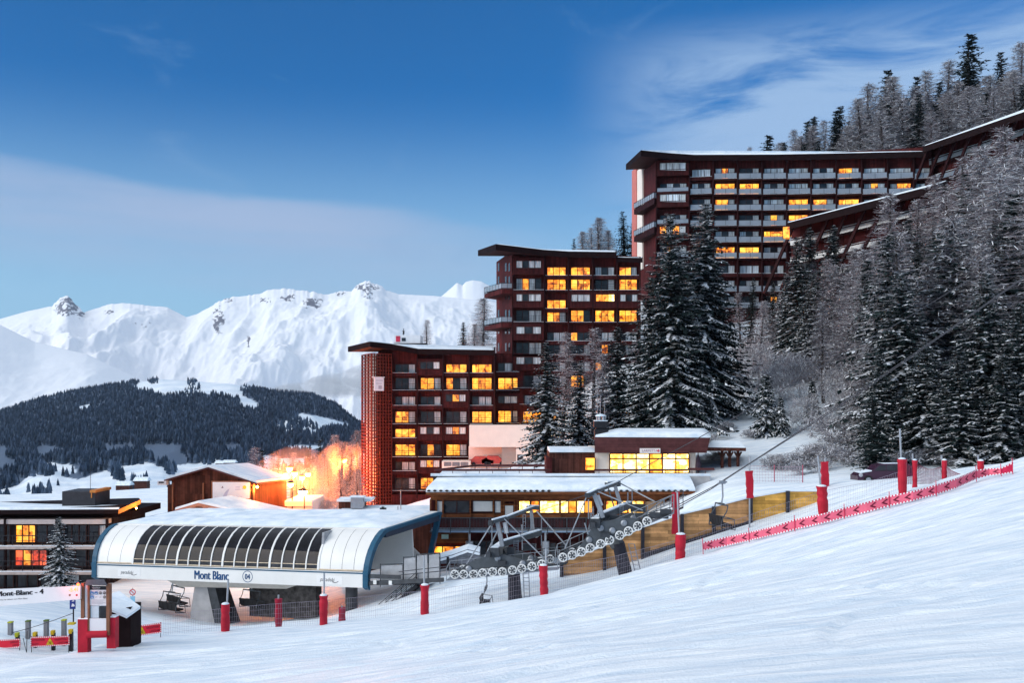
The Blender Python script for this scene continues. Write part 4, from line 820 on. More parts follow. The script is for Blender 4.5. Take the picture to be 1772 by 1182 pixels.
MB().box((a0.x-4.2, yq-.6, at(0, 826, yq).z), (a0.x+.2, yq+3, at(0, 798, yq).z)).build('plant_box', CREAM, pd)
for k in range(3): MB().box((a0.x-3.9+k*1.3, yq-.65, at(0, 806.5, yq).z), (a0.x-2.75+k*1.3, yq-.6, at(0, 799.5, yq).z)).build('louver_panel', M('grey_louver', (.16, .17, .19), .5), pd)
for nm, px, py, lab in (('parked_car', 833, 803, 'red car parked in the recess of the cream podium, on the left'), ('parked_car', 855, 802, 'red car parked in the recess of the cream podium, on the right')):
    c_ = at(px, py, yq+2); t_ = thing(nm, c_, lab, 'car', 'red cars in the podium recess'); cm = M('dull_red_paint', (.42, .07, .06), .35)
    prof = [(-1.9, 0), (1.9, 0), (1.95, .55), (1.1, .75), (.6, 1.2), (-1., 1.2), (-1.5, .75), (-1.95, .6)]
    MB().prism([(c_.x+x, c_.y-.8, c_.z+z) for x, z in prof], [(c_.x+x, c_.y+.8, c_.z+z) for x, z in prof]).build('body', cm, t_)
    for x in (-1.2, 1.2): MB().tube((c_.x+x, c_.y-.86, c_.z), (c_.x+x, c_.y-.6, c_.z), .33, n=14).build('wheel', METAL, t_)

# ------------------------------------------------------------------ upper block, long and slightly curved
Y3 = 188.
b3 = thing('apartment_block', at(1340, 560, Y3+4), 'tallest long dark red apartment block high on the slope with many balconies', 'apartment block', 'dark red terraced apartment blocks')
c3 = [1136, 1193, 1233, 1275, 1317, 1360, 1402, 1446, 1490, 1535, 1580, 1612]; PT3 = 27.3
def Yc3(px): return Y3-1.5-5.5*max(0, (px-1250)/330.)**1.6+2.2*max(0, (1250-px)/115.)
rows3 = [(301, ['WCCCB', 'RBBB', 'BBOC', 'BDDC', 'BBBB', 'BBBC', 'BBDB', 'BLLB', 'BBBB', 'BBBC', 'BBBC']), (327.5, ['BDBDC', 'BBDC', 'BLOL', 'BLLL', 'BBDC', 'BBBB', 'BBDB', 'BBDB', 'BBOB', 'BCLL', 'BBBC']),
         (355, ['WCBBC', 'BDDC', 'BLLC', 'BDDC', 'BBBC', 'BLLL', 'BLLC', 'BLLL', 'BBBC', '', '']), (382, ['BDBDC', 'BDDC', 'BDDC', 'BDDC', 'BCLC', 'BLLO', '', '', '', '', '']), (410, ['WLCLC', 'RDDC', 'BBDC', 'BBDC', 'BLLL', 'BOLL', '', '', '', '', '']),
         (437.5, ['BDODC', 'BDDC', 'BLLL', 'BLLL', 'BCDC', '', '', '', '', '', '']), (467, ['WDDCC', 'RDDC', 'RDDC', 'RBBB', 'RCDC', '', '', '', '', '', '']), (495, ['BDDC', 'BDDC', 'BDDC', 'BDCC', 'BDDC', '', '', '', '', '', '']), (523, ['BDDC', 'BDDC', 'BDDC', 'BDDC', 'BDOD', '', '', '', '', '', ''])]
fr3 = [Frame2(c3[k], Yc3(c3[k]), c3[k+1], Yc3(c3[k+1])) for k in range(11)]
ft = [at(x, 0, Yc3(x)) for x in c3]; zt3 = at(0, 272, Y3).z; zb3 = at(0, 640, Y3).z
plan = [(p.x, p.y) for p in ft]; g0 = at(1106, 0, Y3+14)
plan = [(g0.x, g0.y)]+plan+[(plan[-1][0], Y3+13), (g0.x+4, Y3+16)]
box_wall(b3, plan, zb3, zt3, RED)
for yc, cs in rows3:
    for k, c in enumerate(cs):
        if c: bay(fr3[k], b3, c3[k]+.8, c3[k+1]-.8, yc-(8 if c[0] == 'W' else 0), c[0], c[1:], PT3, 1.9 if k == 0 else 1.35, 'glass')
for k, x in enumerate(c3): fr3[min(k, 10)].slab(MB(), x-.9, x+.9, 272, 545, .02, 1.4).build('partition', REDD, b3)
FE3 = Frame2(1106, Y3+14, 1136, Yc3(1136))
FE3.slab(MB(), 1097.5, 1105, 296, 470, -.4, .5).build('pink_pier', PINKW, b3)
FE3.slab(MB(), 1104.5, 1114, 296, 470, -.2, .3).build('cream_strip', CREAM, b3)
for yb in (352, 402):
    pA, pB, pC, pD = at(1097, yb+4, Y3+9), at(1132, yb-12, Y3-1.5), at(1140, yb-12, Y3-.4), at(1112, yb-4, Y3+10)
    zz = at(0, yb-6, Y3).z; pts = [pA, pB, pC, pD]; sl = MB().prism([(p.x, p.y, zz-1.) for p in pts], [(p.x, p.y, zz) for p in pts]).build('end_balcony', REDD, b3); rl = MB()
    for a, b_ in ((pD, pA), (pA, pB), (pB, pC)):
        rl.bar((a.x, a.y, zz+1.2), (b_.x, b_.y, zz+1.2), .08, .08); nn = max(2, int((b_-a).length/1.1))
        for k in range(nn+1): q = a+(b_-a)*k/nn; rl.tube((q.x, q.y, zz), (q.x, q.y, zz+1.2), .05, n=6)
        rl.face([(a.x, a.y, zz+.2), (b_.x, b_.y, zz+.2), (b_.x, b_.y, zz+1.1), (a.x, a.y, zz+1.1)], 1)
    rl.build('railing', [METAL, GLASSRAIL], sl)
roof_plate(b3, [P_(1083, 284, Y3+8), P_(1109, 259.5, Y3-5), P_(1150, 264, Y3-3.6), P_(1200, 267.5, Y3-3), P_(1340, 267, Yc3(1340)-2), P_(1450, 265, Yc3(1450)-2), P_(1600, 261.5, Yc3(1600)-2), P_(1600, 262.5, Y3+14), P_(1130, 268, Y3+16)], 1.1)
# ------------------------------------------------------------------ two long lean-to roofs stepping up the hill on the right
def stepped(A, B, A2, B2, name, label, yb):
    """roof edge from A to B (front, near) with its rear edge A2-B2; red upper wall, raking struts, glazed balcony bands below"""
    t = thing(name, (A+B)/2-Vector((0, 0, 8)), label, 'apartment block')
    r_ = roof_plate(t, [A, B, B2, A2], 1.1, .10); d = B-A; back = (A2-A)*.45; n = d.cross(Vector((0, 0, 1))).normalized()
    if n.y > 0: n = -n
    up = Vector((0, 0, 1)); L_ = d.length
    MB().hexa([A+back-up*14, B+back-up*14, B2-up*14, A2-up*14, A+back-up*1.1, B+back-up*1.1, B2-up*1.1, A2-up*1.1]).build('wall', RED, t)
    for k in range(8):
        p = A+d*(k+.3)/8; q = p-d.normalized()*5.2-up*10.5-n*.4; MB().bar(p-up*.8+back*.35, q+back*.35, .35, .45).build('strut', REDD, t)
    for j, dz in enumerate((3.9, 7.0, 10.2)):
        w_ = MB().hexa([A+back*.8-up*(dz+.3), B+back*.8-up*(dz+.3), B+back-up*(dz+.3), A+back-up*(dz+.3), A+back*.8-up*dz, B+back*.8-up*dz, B+back-up*dz, A+back-up*dz]).build('balcony', [REDD], t)
        a_, b_ = A+back*.8-up*dz, B+back*.8-up*dz; rl = MB(); rl.bar(a_+up*1.05, b_+up*1.05, .08, .08); rl.bar(a_+up*.5, b_+up*.5, .03, .75, 1)
        rl.bar(a_+up*1.12, b_+up*1.12, .12, .06, 2); rl.build('railing', [METAL, GLASSRAIL, ROOFSNOW], w_)
    return t
s1 = stepped(P_(1360, 386, 158), P_(1625, 318, 143), P_(1380, 384, 172), P_(1640, 312, 166), 'stepped_block', 'dark roofed block with raking struts stepping uphill below the tallest block', 0)
s2 = stepped(P_(1597, 253, 176), P_(1810, 180, 156), P_(1606, 250, 190), P_(1815, 174, 184), 'stepped_block', 'upper right dark roofed block stepping uphill behind frosted larches', 0)
Fw = Frame2(1355, 160, 1390, 158.5); window(Fw, s1, 1362, 1374, 397, 418, 'L', 3.)
# ------------------------------------------------------------------ two-storey restaurant
WOODO = clad_mat('orange_brown_timber', (.20, .070, .028), .14, False)
WOODD = clad_mat('dark_brown_cladding', (.085, .030, .022), .15)
BROWN = clad_mat('maroon_fascia_boards', (.095, .034, .034), .3, False, contrast=.15)
STEEL = M('galvanised_steel', (.36, .38, .41), .42, .75, var=.12)
BLUER = M('blue_grey_rail_paint', (.20, .27, .36), .5, .3)
DARKM = M('dark_grey_metal', (.055, .060, .068), .5, .4, var=.25)
WHITEB = M('white_blind', (.62, .62, .60), .6, var=.05)
Yr = 92.; pr = lambda px, py, d=0: at(px, py, Yr+d)
rs = thing('restaurant', at(960, 985, Yr+4), 'low wide restaurant with snowy eaves, warm lit windows and a terrace', 'restaurant')
FR = Frame2(745, Yr, 1197, Yr)
X0, X1 = pr(745, 0).x, pr(1197, 0).x; zf = pr(0, 1010).z
MB().box((X0, Yr+.3, zf), (X1, Yr+11, pr(0, 858).z)).build('wall', RED, rs)
MB().box((X0, Yr+.02, pr(0, 896).z), (X1, Yr+.29, pr(0, 889).z)).build('sill_band', WOODO, rs)
MB().box((X0, Yr+.02, pr(0, 866).z), (X1, Yr+.29, pr(0, 856).z)).build('head_band', WOODO, rs)
def rwin(x0, x1, c, y0=866, y1=889): window(FR, rs, x0, x1, y0, y1, c, .02, .09)
for x0, x1, c in ((756, 766, 'P'), (768, 813, 'DD'), (818, 853, 'w'), (856, 867, 'P')):
    if c == 'w': window(FR, rs, x0, x1, 866, 887, 'P', .02, .09)
    else: rwin(x0, x1, c)
for x0, x1, c in ((898, 917, 'W'), (919, 933, 'L'), (934, 968, 'W'), (970, 997, 'WL'), (998, 1025, 'WL'), (1048, 1068, 'L'), (1069, 1086, 'W'), (1087, 1114, 'WW'), (1178, 1192, 'L')): rwin(x0, x1, c)
MB().box((pr(1117, 0).x, Yr+.0, pr(0, 889).z), (pr(1150, 0).x, Yr+.28, pr(0, 868).z)).build('panel', M('tan_panel', (.45, .28, .16), .6), rs)
for x0, x1, c in ((870, 892, 'C'), ):
    d_ = MB(); FR.slab(d_, 870, 873, 865, 897, .0, .12); FR.slab(d_, 889, 892, 865, 897, .0, .12); FR.slab(d_, 873, 889, 865, 868, .0, .12); FR.slab(d_, 873, 889, 872, 875, 0, .1); dd = d_.build('door', WOODO, rs)
    MB().face([FR.P(874, 894, .06), FR.P(888, 894, .06), FR.P(888, 875.5, .06), FR.P(874, 875.5, .06)]).build('pane', WHITEB, dd)
for x in (745, 755, 766.5, 814, 854, 868, 895, 917.5, 933, 969, 997.5, 1026, 1046, 1115, 1152, 1176, 1195): FR.slab(MB(), x-1.2, x+1.2, 864, 897, .0, .16).build('post', WOODO, rs)
# snowed eaves with a ragged drip line, gutter and dark parapet
ea = [pr(737, 853, -1.5), pr(1203, 851, -1.5), pr(1192, 828, 2.3), pr(758, 829.5, 2.3)]
MB().prism([p-Vector((0, 0, .22)) for p in ea], ea).build('eaves', WOODO, rs)
g = np.random.default_rng(5); sm = []; nx_ = 140
PA = np.zeros((nx_+1, 8, 3))
for i in range(nx_+1):
    u = i/nx_; f0 = ea[0].lerp(ea[1], u); f1 = ea[3].lerp(ea[2], u); lump = .05*math.sin(u*nx_*.31)+.05*g.normal()
    for j, (v, hh) in enumerate(((.02, .0), (-.01, .16), (.03, .34+lump*.4), (.15, .42+lump*.3), (.4, .42), (.7, .38), (.95, .3), (1., .0))): p = f0.lerp(f1, v); PA[i, j] = (p.x, p.y, p.z+hh*(.92+.12*math.sin(u*9+j)))
bb = base_of(rs); o = link_mesh('eaves_snow', grid_mesh('eaves_snow', PA-np.array(bb)[None, None], [ROOFSNOW]), rs)
SGM = M('black_snow_guard', (.03, .025, .025), .6)
for k in range(44):
    x = 742+k*10.4
    if 960 < x < 1025: continue
    MB().lathe(at(x, 850.8, Yr-1.53), [(.0, -.05), (.14, 0), (.16, .1), (0., .17)], 8).build('snow_guard', SGM, rs)
MB().box((pr(746, 0).x, Yr+2.2, pr(0, 834, 2.2).z), (pr(1196, 0).x, Yr+2.6, pr(0, 822.5, 2.2).z)).build('parapet', DARKM, rs)
MB().box((pr(742, 0).x, Yr+2.0, pr(0, 824, 2.2).z), (pr(1237, 0).x, Yr+2.55, pr(0, 820, 2.2).z)).build('parapet_snow', ROOFSNOW, rs)
MB().box((pr(1196.5, 0).x, Yr+1.9, pr(0, 880, 2.2).z), (pr(1236, 0).x, Yr+9, pr(0, 824.2, 2.2).z)).build('side_wall', CONC, rs)
ter = at(0, 824, Yr+2.5).z
MB().box((pr(752, 0).x, Yr+2.7, ter-.5), (pr(1240, 0).x, Yr+14, ter-.05)).build('terrace', ROOFSNOW, rs)
tr = MB(); FT = Frame2(748, Yr+2.9, 1240, Yr+2.9)
FT.slab(tr, 752, 952, 812, 815.5, 0, .12); FT.slab(tr, 1190, 1236, 810, 814, 0, .12); FT.slab(tr, 1028, 1190, 812, 815.5, 0, .1)
for x in range(760, 1236, 23): FT.slab(tr, x, x+.9, 815, 824, .02, .08)
A_, B_ = at(752, 814, Yr+2.9), at(822, 806, Yr+13); tr.bar(A_, B_, .12, .2); tr.bar(B_, at(945, 806, Yr+13), .12, .25)
for k in range(7): q = B_.lerp(at(945, 806, Yr+13), k/6); tr.tube(q, q-Vector((0, 0, .9)), .04, n=6)
tr.build('terrace_rail', BROWN, rs)
# balcony deck below the windows
yb = Yr-1.9; db = lambda px, py: at(px, py, yb); dk = MB()
dk.box((db(744, 0).x, yb, db(0, 922).z), (db(1150, 0).x, Yr+.28, db(0, 919).z)); dkb = dk.build('deck', BLUER, rs)
rl = MB(); 
rl.box((db(744, 0).x, yb, db(0, 897.5).z), (db(1150, 0).x, yb+.07, db(0, 896).z)); rl.box((db(744, 0).x, yb+.02, db(0, 916.5).z), (db(1150, 0).x, yb+.05, db(0, 915.5).z))
for x in np.arange(745, 1150, 2.55): q = db(x, 0).x; rl.box((q, yb+.02, db(0, 916).z), (q+.03, yb+.05, db(0, 897).z))
for x in np.arange(745, 1150, 33.6): q = db(x, 0).x; rl.box((q, yb-.02, db(0, 925).z), (q+.08, yb+.06, db(0, 896).z))
rl.build('railing', DARKM, rs)
for x in (809, 941, 1040): 
    p = db(x+3, 0).x; MB().tube((p, yb+.4, zf-.3), (p, yb+.4, db(0, 938).z), .36, n=14).tube((p, yb+.4, db(0, 938).z), (p, yb+.4, db(0, 922.2).z), .12, n=8).build('column', STEEL, rs)
# ground floor
MB().box((X0, Yr+.1, db(0, 946).z), (pr(812, 0).x, Yr+.28, db(0, 925).z)).build('panel', WOODO, rs)
window(FR, rs, 738+8, 806, 944, 958, 'LLL', .2); window(FR, rs, 815, 868, 935, 966, 'DD', .2); window(FR, rs, 940, 962, 938, 968, 'CD', .2); window(FR, rs, 970, 1010, 938, 968, 'DD', .2)
MB().box((pr(764, 0).x, Yr-.02, db(0, 938).z), (pr(776, 0).x, Yr+.08, db(0, 930).z)).build('notice', M('pale_green_notice', (.45, .62, .55), .5), rs)
p = at(928, 926, Yr-.5); MB().lathe(p, [(.0, -.12), (.22, -.1), (.27, 0), (.22, .1), (0, .12)], 14, axis=(0, 1, 0)).build('wall_lamp', WHITEB, rs)
# upper storey
Yu = 98.; U = lambda px, py, d=0: at(px, py, Yu+d); FU = Frame2(950, Yu, 1240, Yu)
MB().box((U(1030, 0).x, Yu+.05, ter-.2), (U(1204, 0).x, Yu+9, U(0, 778).z)).build('upper_wall', CREAM, rs)
window(FU, rs, 1055, 1192, 784, 820, 'WWWLWW', .08, .12, transom=794)
roofp = [U(1029, 760, -1.2), U(1231, 762, -1.2), U(1232, 757, 9), U(1029, 757, 9)]
fz = MB(); fz.prism([U(1029, 784, -1.2), U(1223, 784, -1.2), U(1223, 776, 9), U(1029, 776, 9)], [U(1029, 757, -1.2), U(1229, 758, -1.2), U(1229, 752, 9), U(1029, 752, 9)]); fz.build('roof', BROWN, rs)
PA = np.zeros((31, 8, 3)); f0, f1, b0_, b1_ = U(1030, 757, -1.2), U(1230, 758, -1.2), U(1034, 752, 9), U(1230, 752, 9)
for i in range(31):
    u = i/30; 
    for j, (v, hh) in enumerate(((0, 0), (.0, .3), (.06, .5), (.2, .62), (.5, .72), (.8, .7), (.97, .5), (1, 0))):
        p = f0.lerp(f1, u).lerp(b0_.lerp(b1_, u), v); e = min(1, u/.25+.25, (1-u)/.06+.2); PA[i, j] = (p.x, p.y, p.z+hh*e+.02)
link_mesh('roof_snow', grid_mesh('roof_snow', PA-np.array(bb)[None, None], [ROOFSNOW]), rs)
MB().box((U(950, 0).x, Yu+.3, ter-.2), (U(1029.5, 0).x, Yu+6, U(0, 783).z)).build('annex_wall', WOODD, rs)
window(FU, rs, 1012, 1029.5, 791, 815, 'L', .2, .1)
MB().box((U(945, 0).x, Yu-.3, ter-.2), (U(955, 0).x, Yu+5, U(0, 792).z)).build('annex_pier', RED, rs)
MB().box((U(951, 0).x, Yu-.1, U(0, 782.9).z), (U(1029, 0).x, Yu+6, U(0, 777).z)).build('annex_snow', ROOFSNOW, rs)
# sign above the big window
sg = thing('restaurant_sign', U(1125, 780, -1.3), 'small white fascia sign with faint lettering and a red mark above the big lit window', 'sign')
fs = Frame2(1100, Yu-1.28, 1150, Yu-1.28); fs.slab(MB(), 1107, 1142.5, 776, 784.6, 0, .1).build('board', M('cream_sign_board', (.80, .72, .68), .5, var=.03), sg)
q = fs.P(1110.5, 782, .11); MB().text('LARPETTAZ', q, (1, 0, 0), (0, 0, 1), .32, 0, .006, 1.02).build('lettering', M('purple_grey_letters', (.40, .25, .30), .6), sg)
q = fs.P(1139, 780.3, .105); MB().face([q+Vector((-.13, 0, 0)), q+Vector((0, 0, -.16)), q+Vector((.13, 0, 0)), q+Vector((0, 0, .16))]).build('emblem', M('red_mark', (.6, .03, .05), .5), sg)
# chimney
ch = thing('chimney_stack', U(1040, 756, 2), 'black chimney stack with a snow capped cowl on the restaurant roof', 'chimney')
BLK = M('black_chimney_metal', (.018, .018, .022), .55)
p = U(1040, 757, 2); s_ = (Yu+2)/FP
MB().box((p.x-11.5*s_, p.y-.6, p.z-.3), (p.x+12*s_, p.y+.6, p.z+14*s_)).build('stack', BLK, ch); MB().box((p.x-12.5*s_, p.y-.7, p.z+17*s_), (p.x+11*s_, p.y+.7, p.z+28*s_)).box((p.x-9*s_, p.y-.5, p.z+14*s_), (p.x+9*s_, p.y+.5, p.z+17*s_)).build('collar', BLK, ch)
MB().box((p.x-12*s_, p.y-.65, p.z+28*s_), (p.x+10.5*s_, p.y+.65, p.z+29.5*s_)).lathe((p.x-.5*s_, p.y, p.z+36.5*s_), [(10*s_, 0), (9.5*s_, 1.2*s_), (6*s_, 3*s_), (.5*s_, 4.2*s_)], 18).build('snow_cap', ROOFSNOW, ch)
cw = MB(); 
for k in range(6): a = k*math.pi/3; cw.tube((p.x+6.5*s_*math.cos(a), p.y+6.5*s_*math.sin(a), p.z+29*s_), (p.x+6.5*s_*math.cos(a), p.y+6.5*s_*math.sin(a), p.z+36.5*s_), 1.7*s_, n=8)
cw.build('cowl', STEEL, ch)
for k, (px, top) in enumerate(((1033.5, 676), (1039, 684), (1046.5, 688))):
    a = thing('roof_aerial', U(px, 756, 3), f'thin pale whip aerial behind the black chimney, {("left and tallest", "middle", "right and shortest")[k]} of three', 'aerial', 'whip aerials on the restaurant')
    MB().tube(U(px, 757, 3), U(px, top, 3), .035, .02, n=6).tube(U(px, 757, 3), U(px, 745, 3), .06, n=6).build('mast', STEEL, a)
# open shelter on timber posts
shl = thing('timber_shelter', at(1256, 828, 100), 'open timber shelter with snowy hipped roof on dark braced posts', 'shelter'); ys = 99.
S_ = lambda px, py, d=0: at(px, py, ys+d)
MB().prism([S_(1221, 781, -1), S_(1291, 781, -1), S_(1288, 779, 5), S_(1224, 779, 5)], [S_(1221, 774.5, -1), S_(1291, 775.5, -1), S_(1288, 773, 5), S_(1224, 773, 5)]).build('roof', WOODD, shl)
MB().prism([S_(1222, 774.3, -.95), S_(1290.5, 775.3, -.95), S_(1288, 772.8, 5), S_(1224, 772.8, 5)], [S_(1232, 762.5, 1), S_(1280, 763.5, 1), S_(1278, 762.5, 3), S_(1234, 762.5, 3)]).build('snow', ROOFSNOW, shl)
for px in (1249.5, 1262.5, 1277): 
    m_ = MB(); m_.bar(S_(px, 781), S_(px, 835), .26, .26); m_.bar(S_(px, 793), S_(px-6, 782), .16, .16); m_.bar(S_(px, 793), S_(px+6, 782), .16, .16); m_.build('post', WOODD, shl)
pw_ = thing('folded_parasol', at(1210, 822, Yu-.2), 'dark folded parasol standing at the right end of the terrace', 'parasol')
MB().lathe(at(1208, 822, Yu), [(.06, 0), (.06, .35), (.30, .45), (.26, 1.2), (.1, 1.9), (.02, 2.1)], 10).build('canopy', M('dark_canvas', (.06, .04, .06), .8), pw_)
MB().tube(at(1208, 824, Yu), at(1208, 777, Yu), .045).build('pole', METAL, pw_)

# ------------------------------------------------------------------ left house
Yl = 105.; lh = thing('chalet_block', at(110, 1015, Yl+4), 'dark long house with flat snowy roof, yellow and red lit windows', 'house')
Lx = lambda px, py, d=0: at(px, py, Yl+d); FL = Frame2(-120, Yl, 200, Yl)
MB().box((Lx(-140, 0).x, Yl, Lx(0, 1050).z), (Lx(197, 0).x, Yl+9, Lx(0, 896).z)).build('wall', clad_mat('near_black_cladding', (.030, .020, .020), .2), lh)
MB().box((Lx(-140, 0).x, Yl+.4, Lx(0, 896).z+.01), (Lx(226, 0).x, Yl+9, Lx(0, 885).z)).build('clerestory', FASCIA, lh)
MB().box((Lx(-140, 0).x, Yl-1.2, Lx(0, 905).z), (Lx(193, 0).x, Yl-.02, Lx(0, 897).z)).build('canopy_beam', M('cream_beam', (.52, .43, .40), .7, var=.08), lh)
top = [Lx(-140, 884, -1.6), Lx(205, 882, -1.6), Lx(243, 865, -1.2), Lx(240, 862, 8), Lx(205, 873, 9), Lx(-140, 873, 9)]
r_ = MB().prism([p-Vector((0, 0, .45)) for p in top], top, 0).build('roof', [FASCIA], lh)
MB().prism([p+Vector((0, .15, .003)) for p in top[:2]]+[Lx(205, 872, 8.8), Lx(-140, 872, 8.8)], [p+Vector((0, .3, .25)) for p in top[:2]]+[Lx(205, 869, 8.8), Lx(-140, 869, 8.8)]).build('snow', ROOFSNOW, r_)
ORB = M('orange_boarding', (.50, .20, .05), .6)
MB().prism([p-Vector((0, .03, .47)) for p in (top[1], top[2])]+[top[2]-Vector((0, -.2, .47)), top[1]-Vector((0, -.2, .47))], [p-Vector((0, .03, .02)) for p in (top[1], top[2])]+[top[2]-Vector((0, -.2, .02)), top[1]-Vector((0, -.2, .02))]).build('verge_board', ORB, lh)
rb = MB().box((Lx(100, 0).x, Yl+1, Lx(0, 884, 1).z), (Lx(157, 0).x, Yl+5, Lx(0, 851, 1).z)).build('roof_hatch', M('slate_box', (.035, .035, .042), .6), lh)
MB().box((Lx(149, 0).x, Yl+.9, Lx(0, 853, 1).z), (Lx(159, 0).x, Yl+5.1, Lx(0, 848.5, 1).z)).box((Lx(151, 0).x, Yl+.92, Lx(0, 862, 1).z), (Lx(152.5, 0).x, Yl+.99, Lx(0, 853, 1).z)).build('orange_trim', ORB, rb)
for (x0, x1, y0, y1, c) in ((-40, 18, 908, 940, 'DDD'), (28, 62, 908, 940, 'LLO'), (64, 100, 908, 940, 'DD'), (112, 150, 908, 940, 'DDD'), (154, 190, 908, 940, 'DC'), (-40, 18, 951, 982, 'DD'), (27, 82, 951, 980, 'RORR'), (112, 150, 951, 982, 'DD'), (154, 190, 951, 982, 'DD'), (-40, 24, 994, 1018, 'DD'), (30, 66, 994, 1018, 'DD'), (70, 104, 994, 1018, 'DC'), (112, 190, 994, 1016, 'CDD')): window(FL, lh, x0, x1, y0, y1, c, .06)
for yy in (942.5, 986):
    b_ = MB(); FL.slab(b_, -120, 193, yy, yy+5, 0.02, 1.5, 0); FL.slab(b_, -120, 193, yy-1.3, yy, 1.2, 1.48, 1); bo = b_.build('balcony', [M('pale_balcony_edge', (.42, .34, .31), .7), ROOFSNOW], lh)
    r2 = MB(); FL.slab(r2, -120, 193, yy-19, yy-17.4, 1.4, 1.46); FL.slab(r2, -120, 193, yy-10, yy-9.2, 1.4, 1.44)
    for x in np.arange(-120, 193, 17): FL.slab(r2, x, x+.9, yy-18, yy-1, 1.4, 1.45)
    r2.build('railing', METAL, bo)
for x in (19, 107, 193): FL.slab(MB(), x-1.5, x+1.5, 896, 1030, 1.0, 1.35).build('post', FASCIA, lh)
ant = thing('roof_antenna', Lx(157, 849, 3), 'hair thin aerial on the roof box of the left house', 'antenna'); MB().tube(Lx(156.5, 849, 3), Lx(156.5, 790, 3), .025, n=5).build('mast', METAL, ant)
# ------------------------------------------------------------------ red barn
Yb = 118.; bn = thing('red_barn', at(390, 893, Yb+8), 'red brown timber barn with snowy gable roof, pale billboard and mural side wall', 'barn')
Bx = lambda px, py, d=0: at(px, py, Yb+d); BARN = clad_mat('barn_cladding', (.085, .026, .016), .3, True, .75, .45)
zb_ = Bx(0, 935).z; e1, e2, e3 = Bx(297, 829), Bx(440, 836), Bx(362, 811); r1, r2_, r3 = Bx(496, 829, 17), Bx(430, 807, 17), Bx(370, 828, 17)
lo = lambda p: Vector((p.x, p.y, zb_))
MB().face([lo(e1), lo(e2), e2, e3, e1]).face([lo(e2), lo(r1), r1, e2]).face([lo(e1), e1, r3, lo(r3)]).face([lo(r3), r3, r2_, r1, lo(r1)]).build('wall', BARN, bn)
ov = Vector((0, -.6, 0)); up = Vector((0, 0, .18))
rr = MB().prism([e1+ov+Vector((-.7, 0, -.25)), e3+ov, r2_, r3+Vector((-.7, 0, -.25))], [e1+ov+up+Vector((-.7, 0, -.25)), e3+ov+up, r2_+up, r3+up+Vector((-.7, 0, -.25))]).prism([e3+ov, e2+ov+Vector((.5, 0, -.2)), r1+Vector((.5, 0, -.2)), r2_], [e3+ov+up, e2+ov+up+Vector((.5, 0, -.2)), r1+up+Vector((.5, 0, -.2)), r2_+up]).build('roof', BROWN, bn)
u2 = Vector((0, 0, .45)); u1 = up+Vector((0, 0, .004))
MB().prism([e1+u1+Vector((-.6, -.4, -.22)), e3+u1+Vector((0, -.4, 0)), r2_+u1, r3+u1+Vector((-.6, 0, -.22))], [e1+u2+Vector((-.5, -.4, -.22)), e3+u2+Vector((0, -.4, 0)), r2_+u2, r3+u2+Vector((-.5, 0, -.22))]).prism([e3+u1+Vector((0.001, -.4, 0)), e2+u1+Vector((.4, -.4, -.17)), r1+u1+Vector((.4, 0, -.17)), r2_+u1+Vector((.001, 0, 0))], [e3+u2+Vector((.001, -.4, 0)), e2+u2+Vector((.3, -.4, -.17)), r1+u2+Vector((.3, 0, -.17)), r2_+u2+Vector((.001, 0, 0))]).build('snow', ROOFSNOW, rr)
MB().prism([(lo(e1).x-1.0, Yb+1.5, zb_), (e1.x, Yb+1.5, zb_), (e1.x, Yb+8, zb_), (e1.x-1., Yb+8, zb_)], [(e1.x-1.0, Yb+1.5, Bx(0, 842).z), (e1.x, Yb+1.5, Bx(0, 838).z), (e1.x, Yb+8, Bx(0, 838).z), (e1.x-1., Yb+8, Bx(0, 842).z)]).build('lean_to', BARN, bn)
for px in (299, 352, 439): MB().bar(Bx(px, 836, -.08), Bx(px, 930, -.08), .3, .14).build('corner_post', M('copper_timber', (.28, .10, .05), .6) if px == 299 else bpy.data.materials['copper_timber'], bn)
# mural on the side wall
n_ = Vector((e2.y-r1.y, r1.x-e2.x, 0)).normalized(); n_ = n_ if n_.y < 0 else -n_
def sw(u, v, o=.05): a = e2.lerp(r1, u); b_ = Vector((a.x, a.y, at(0, 893, a.y).z)); t_ = a-Vector((0, 0, .2)); return b_.lerp(t_, v)+n_*o
MURP = M('mural_pale_peach', (.62, .36, .26), .7, var=.15, scale=.25); MURR = M('mural_rust', (.40, .10, .04), .7, var=.2, scale=.4); MURY = M('mural_ochre', (.60, .30, .05), .7, var=.2, scale=.4)
mu = MB(); mu.face([sw(.06, 0), sw(.98, 0), sw(.98, .78), sw(.06, .78)], 0)
mu.face([sw(.06, 0, .055), sw(.98, 0, .055), sw(.98, .33, .055), sw(.72, .27, .055), (sw(.5, .24, .055)), sw(.38, .20, .055), sw(.06, .1, .055)], 1); mu.face([sw(.06, .0, .06), sw(.2, 0, .06), sw(.16, .35, .06), sw(.06, .5, .06)], 2); mu.build('mural', [MURP, MURR, MURY], bn)
bl = thing('billboard', Bx(401, 864, -.2), 'framed white billboard with a faint skier on the barn gable', 'billboard'); FB = Frame2(360, Yb-.15, 440, Yb-.15)
FB.slab(MB(), 366, 434.5, 832.5, 865.5, 0, .1).build('frame', bpy.data.materials['copper_timber'], bl)
bm_ = MB(); FB.slab(bm_, 368.5, 432.5, 834.5, 863, .101, .13, 0)
def bp_(x, y): return FB.P(x, y, .135)
bm_.face([bp_(385, 863), bp_(391, 863), bp_(398, 846), bp_(395, 847), bp_(389, 853)], 1); bm_.face([bp_(383.5, 845), bp_(387.5, 844.5), bp_(385.5, 841), bp_(384.5, 843)], 2)
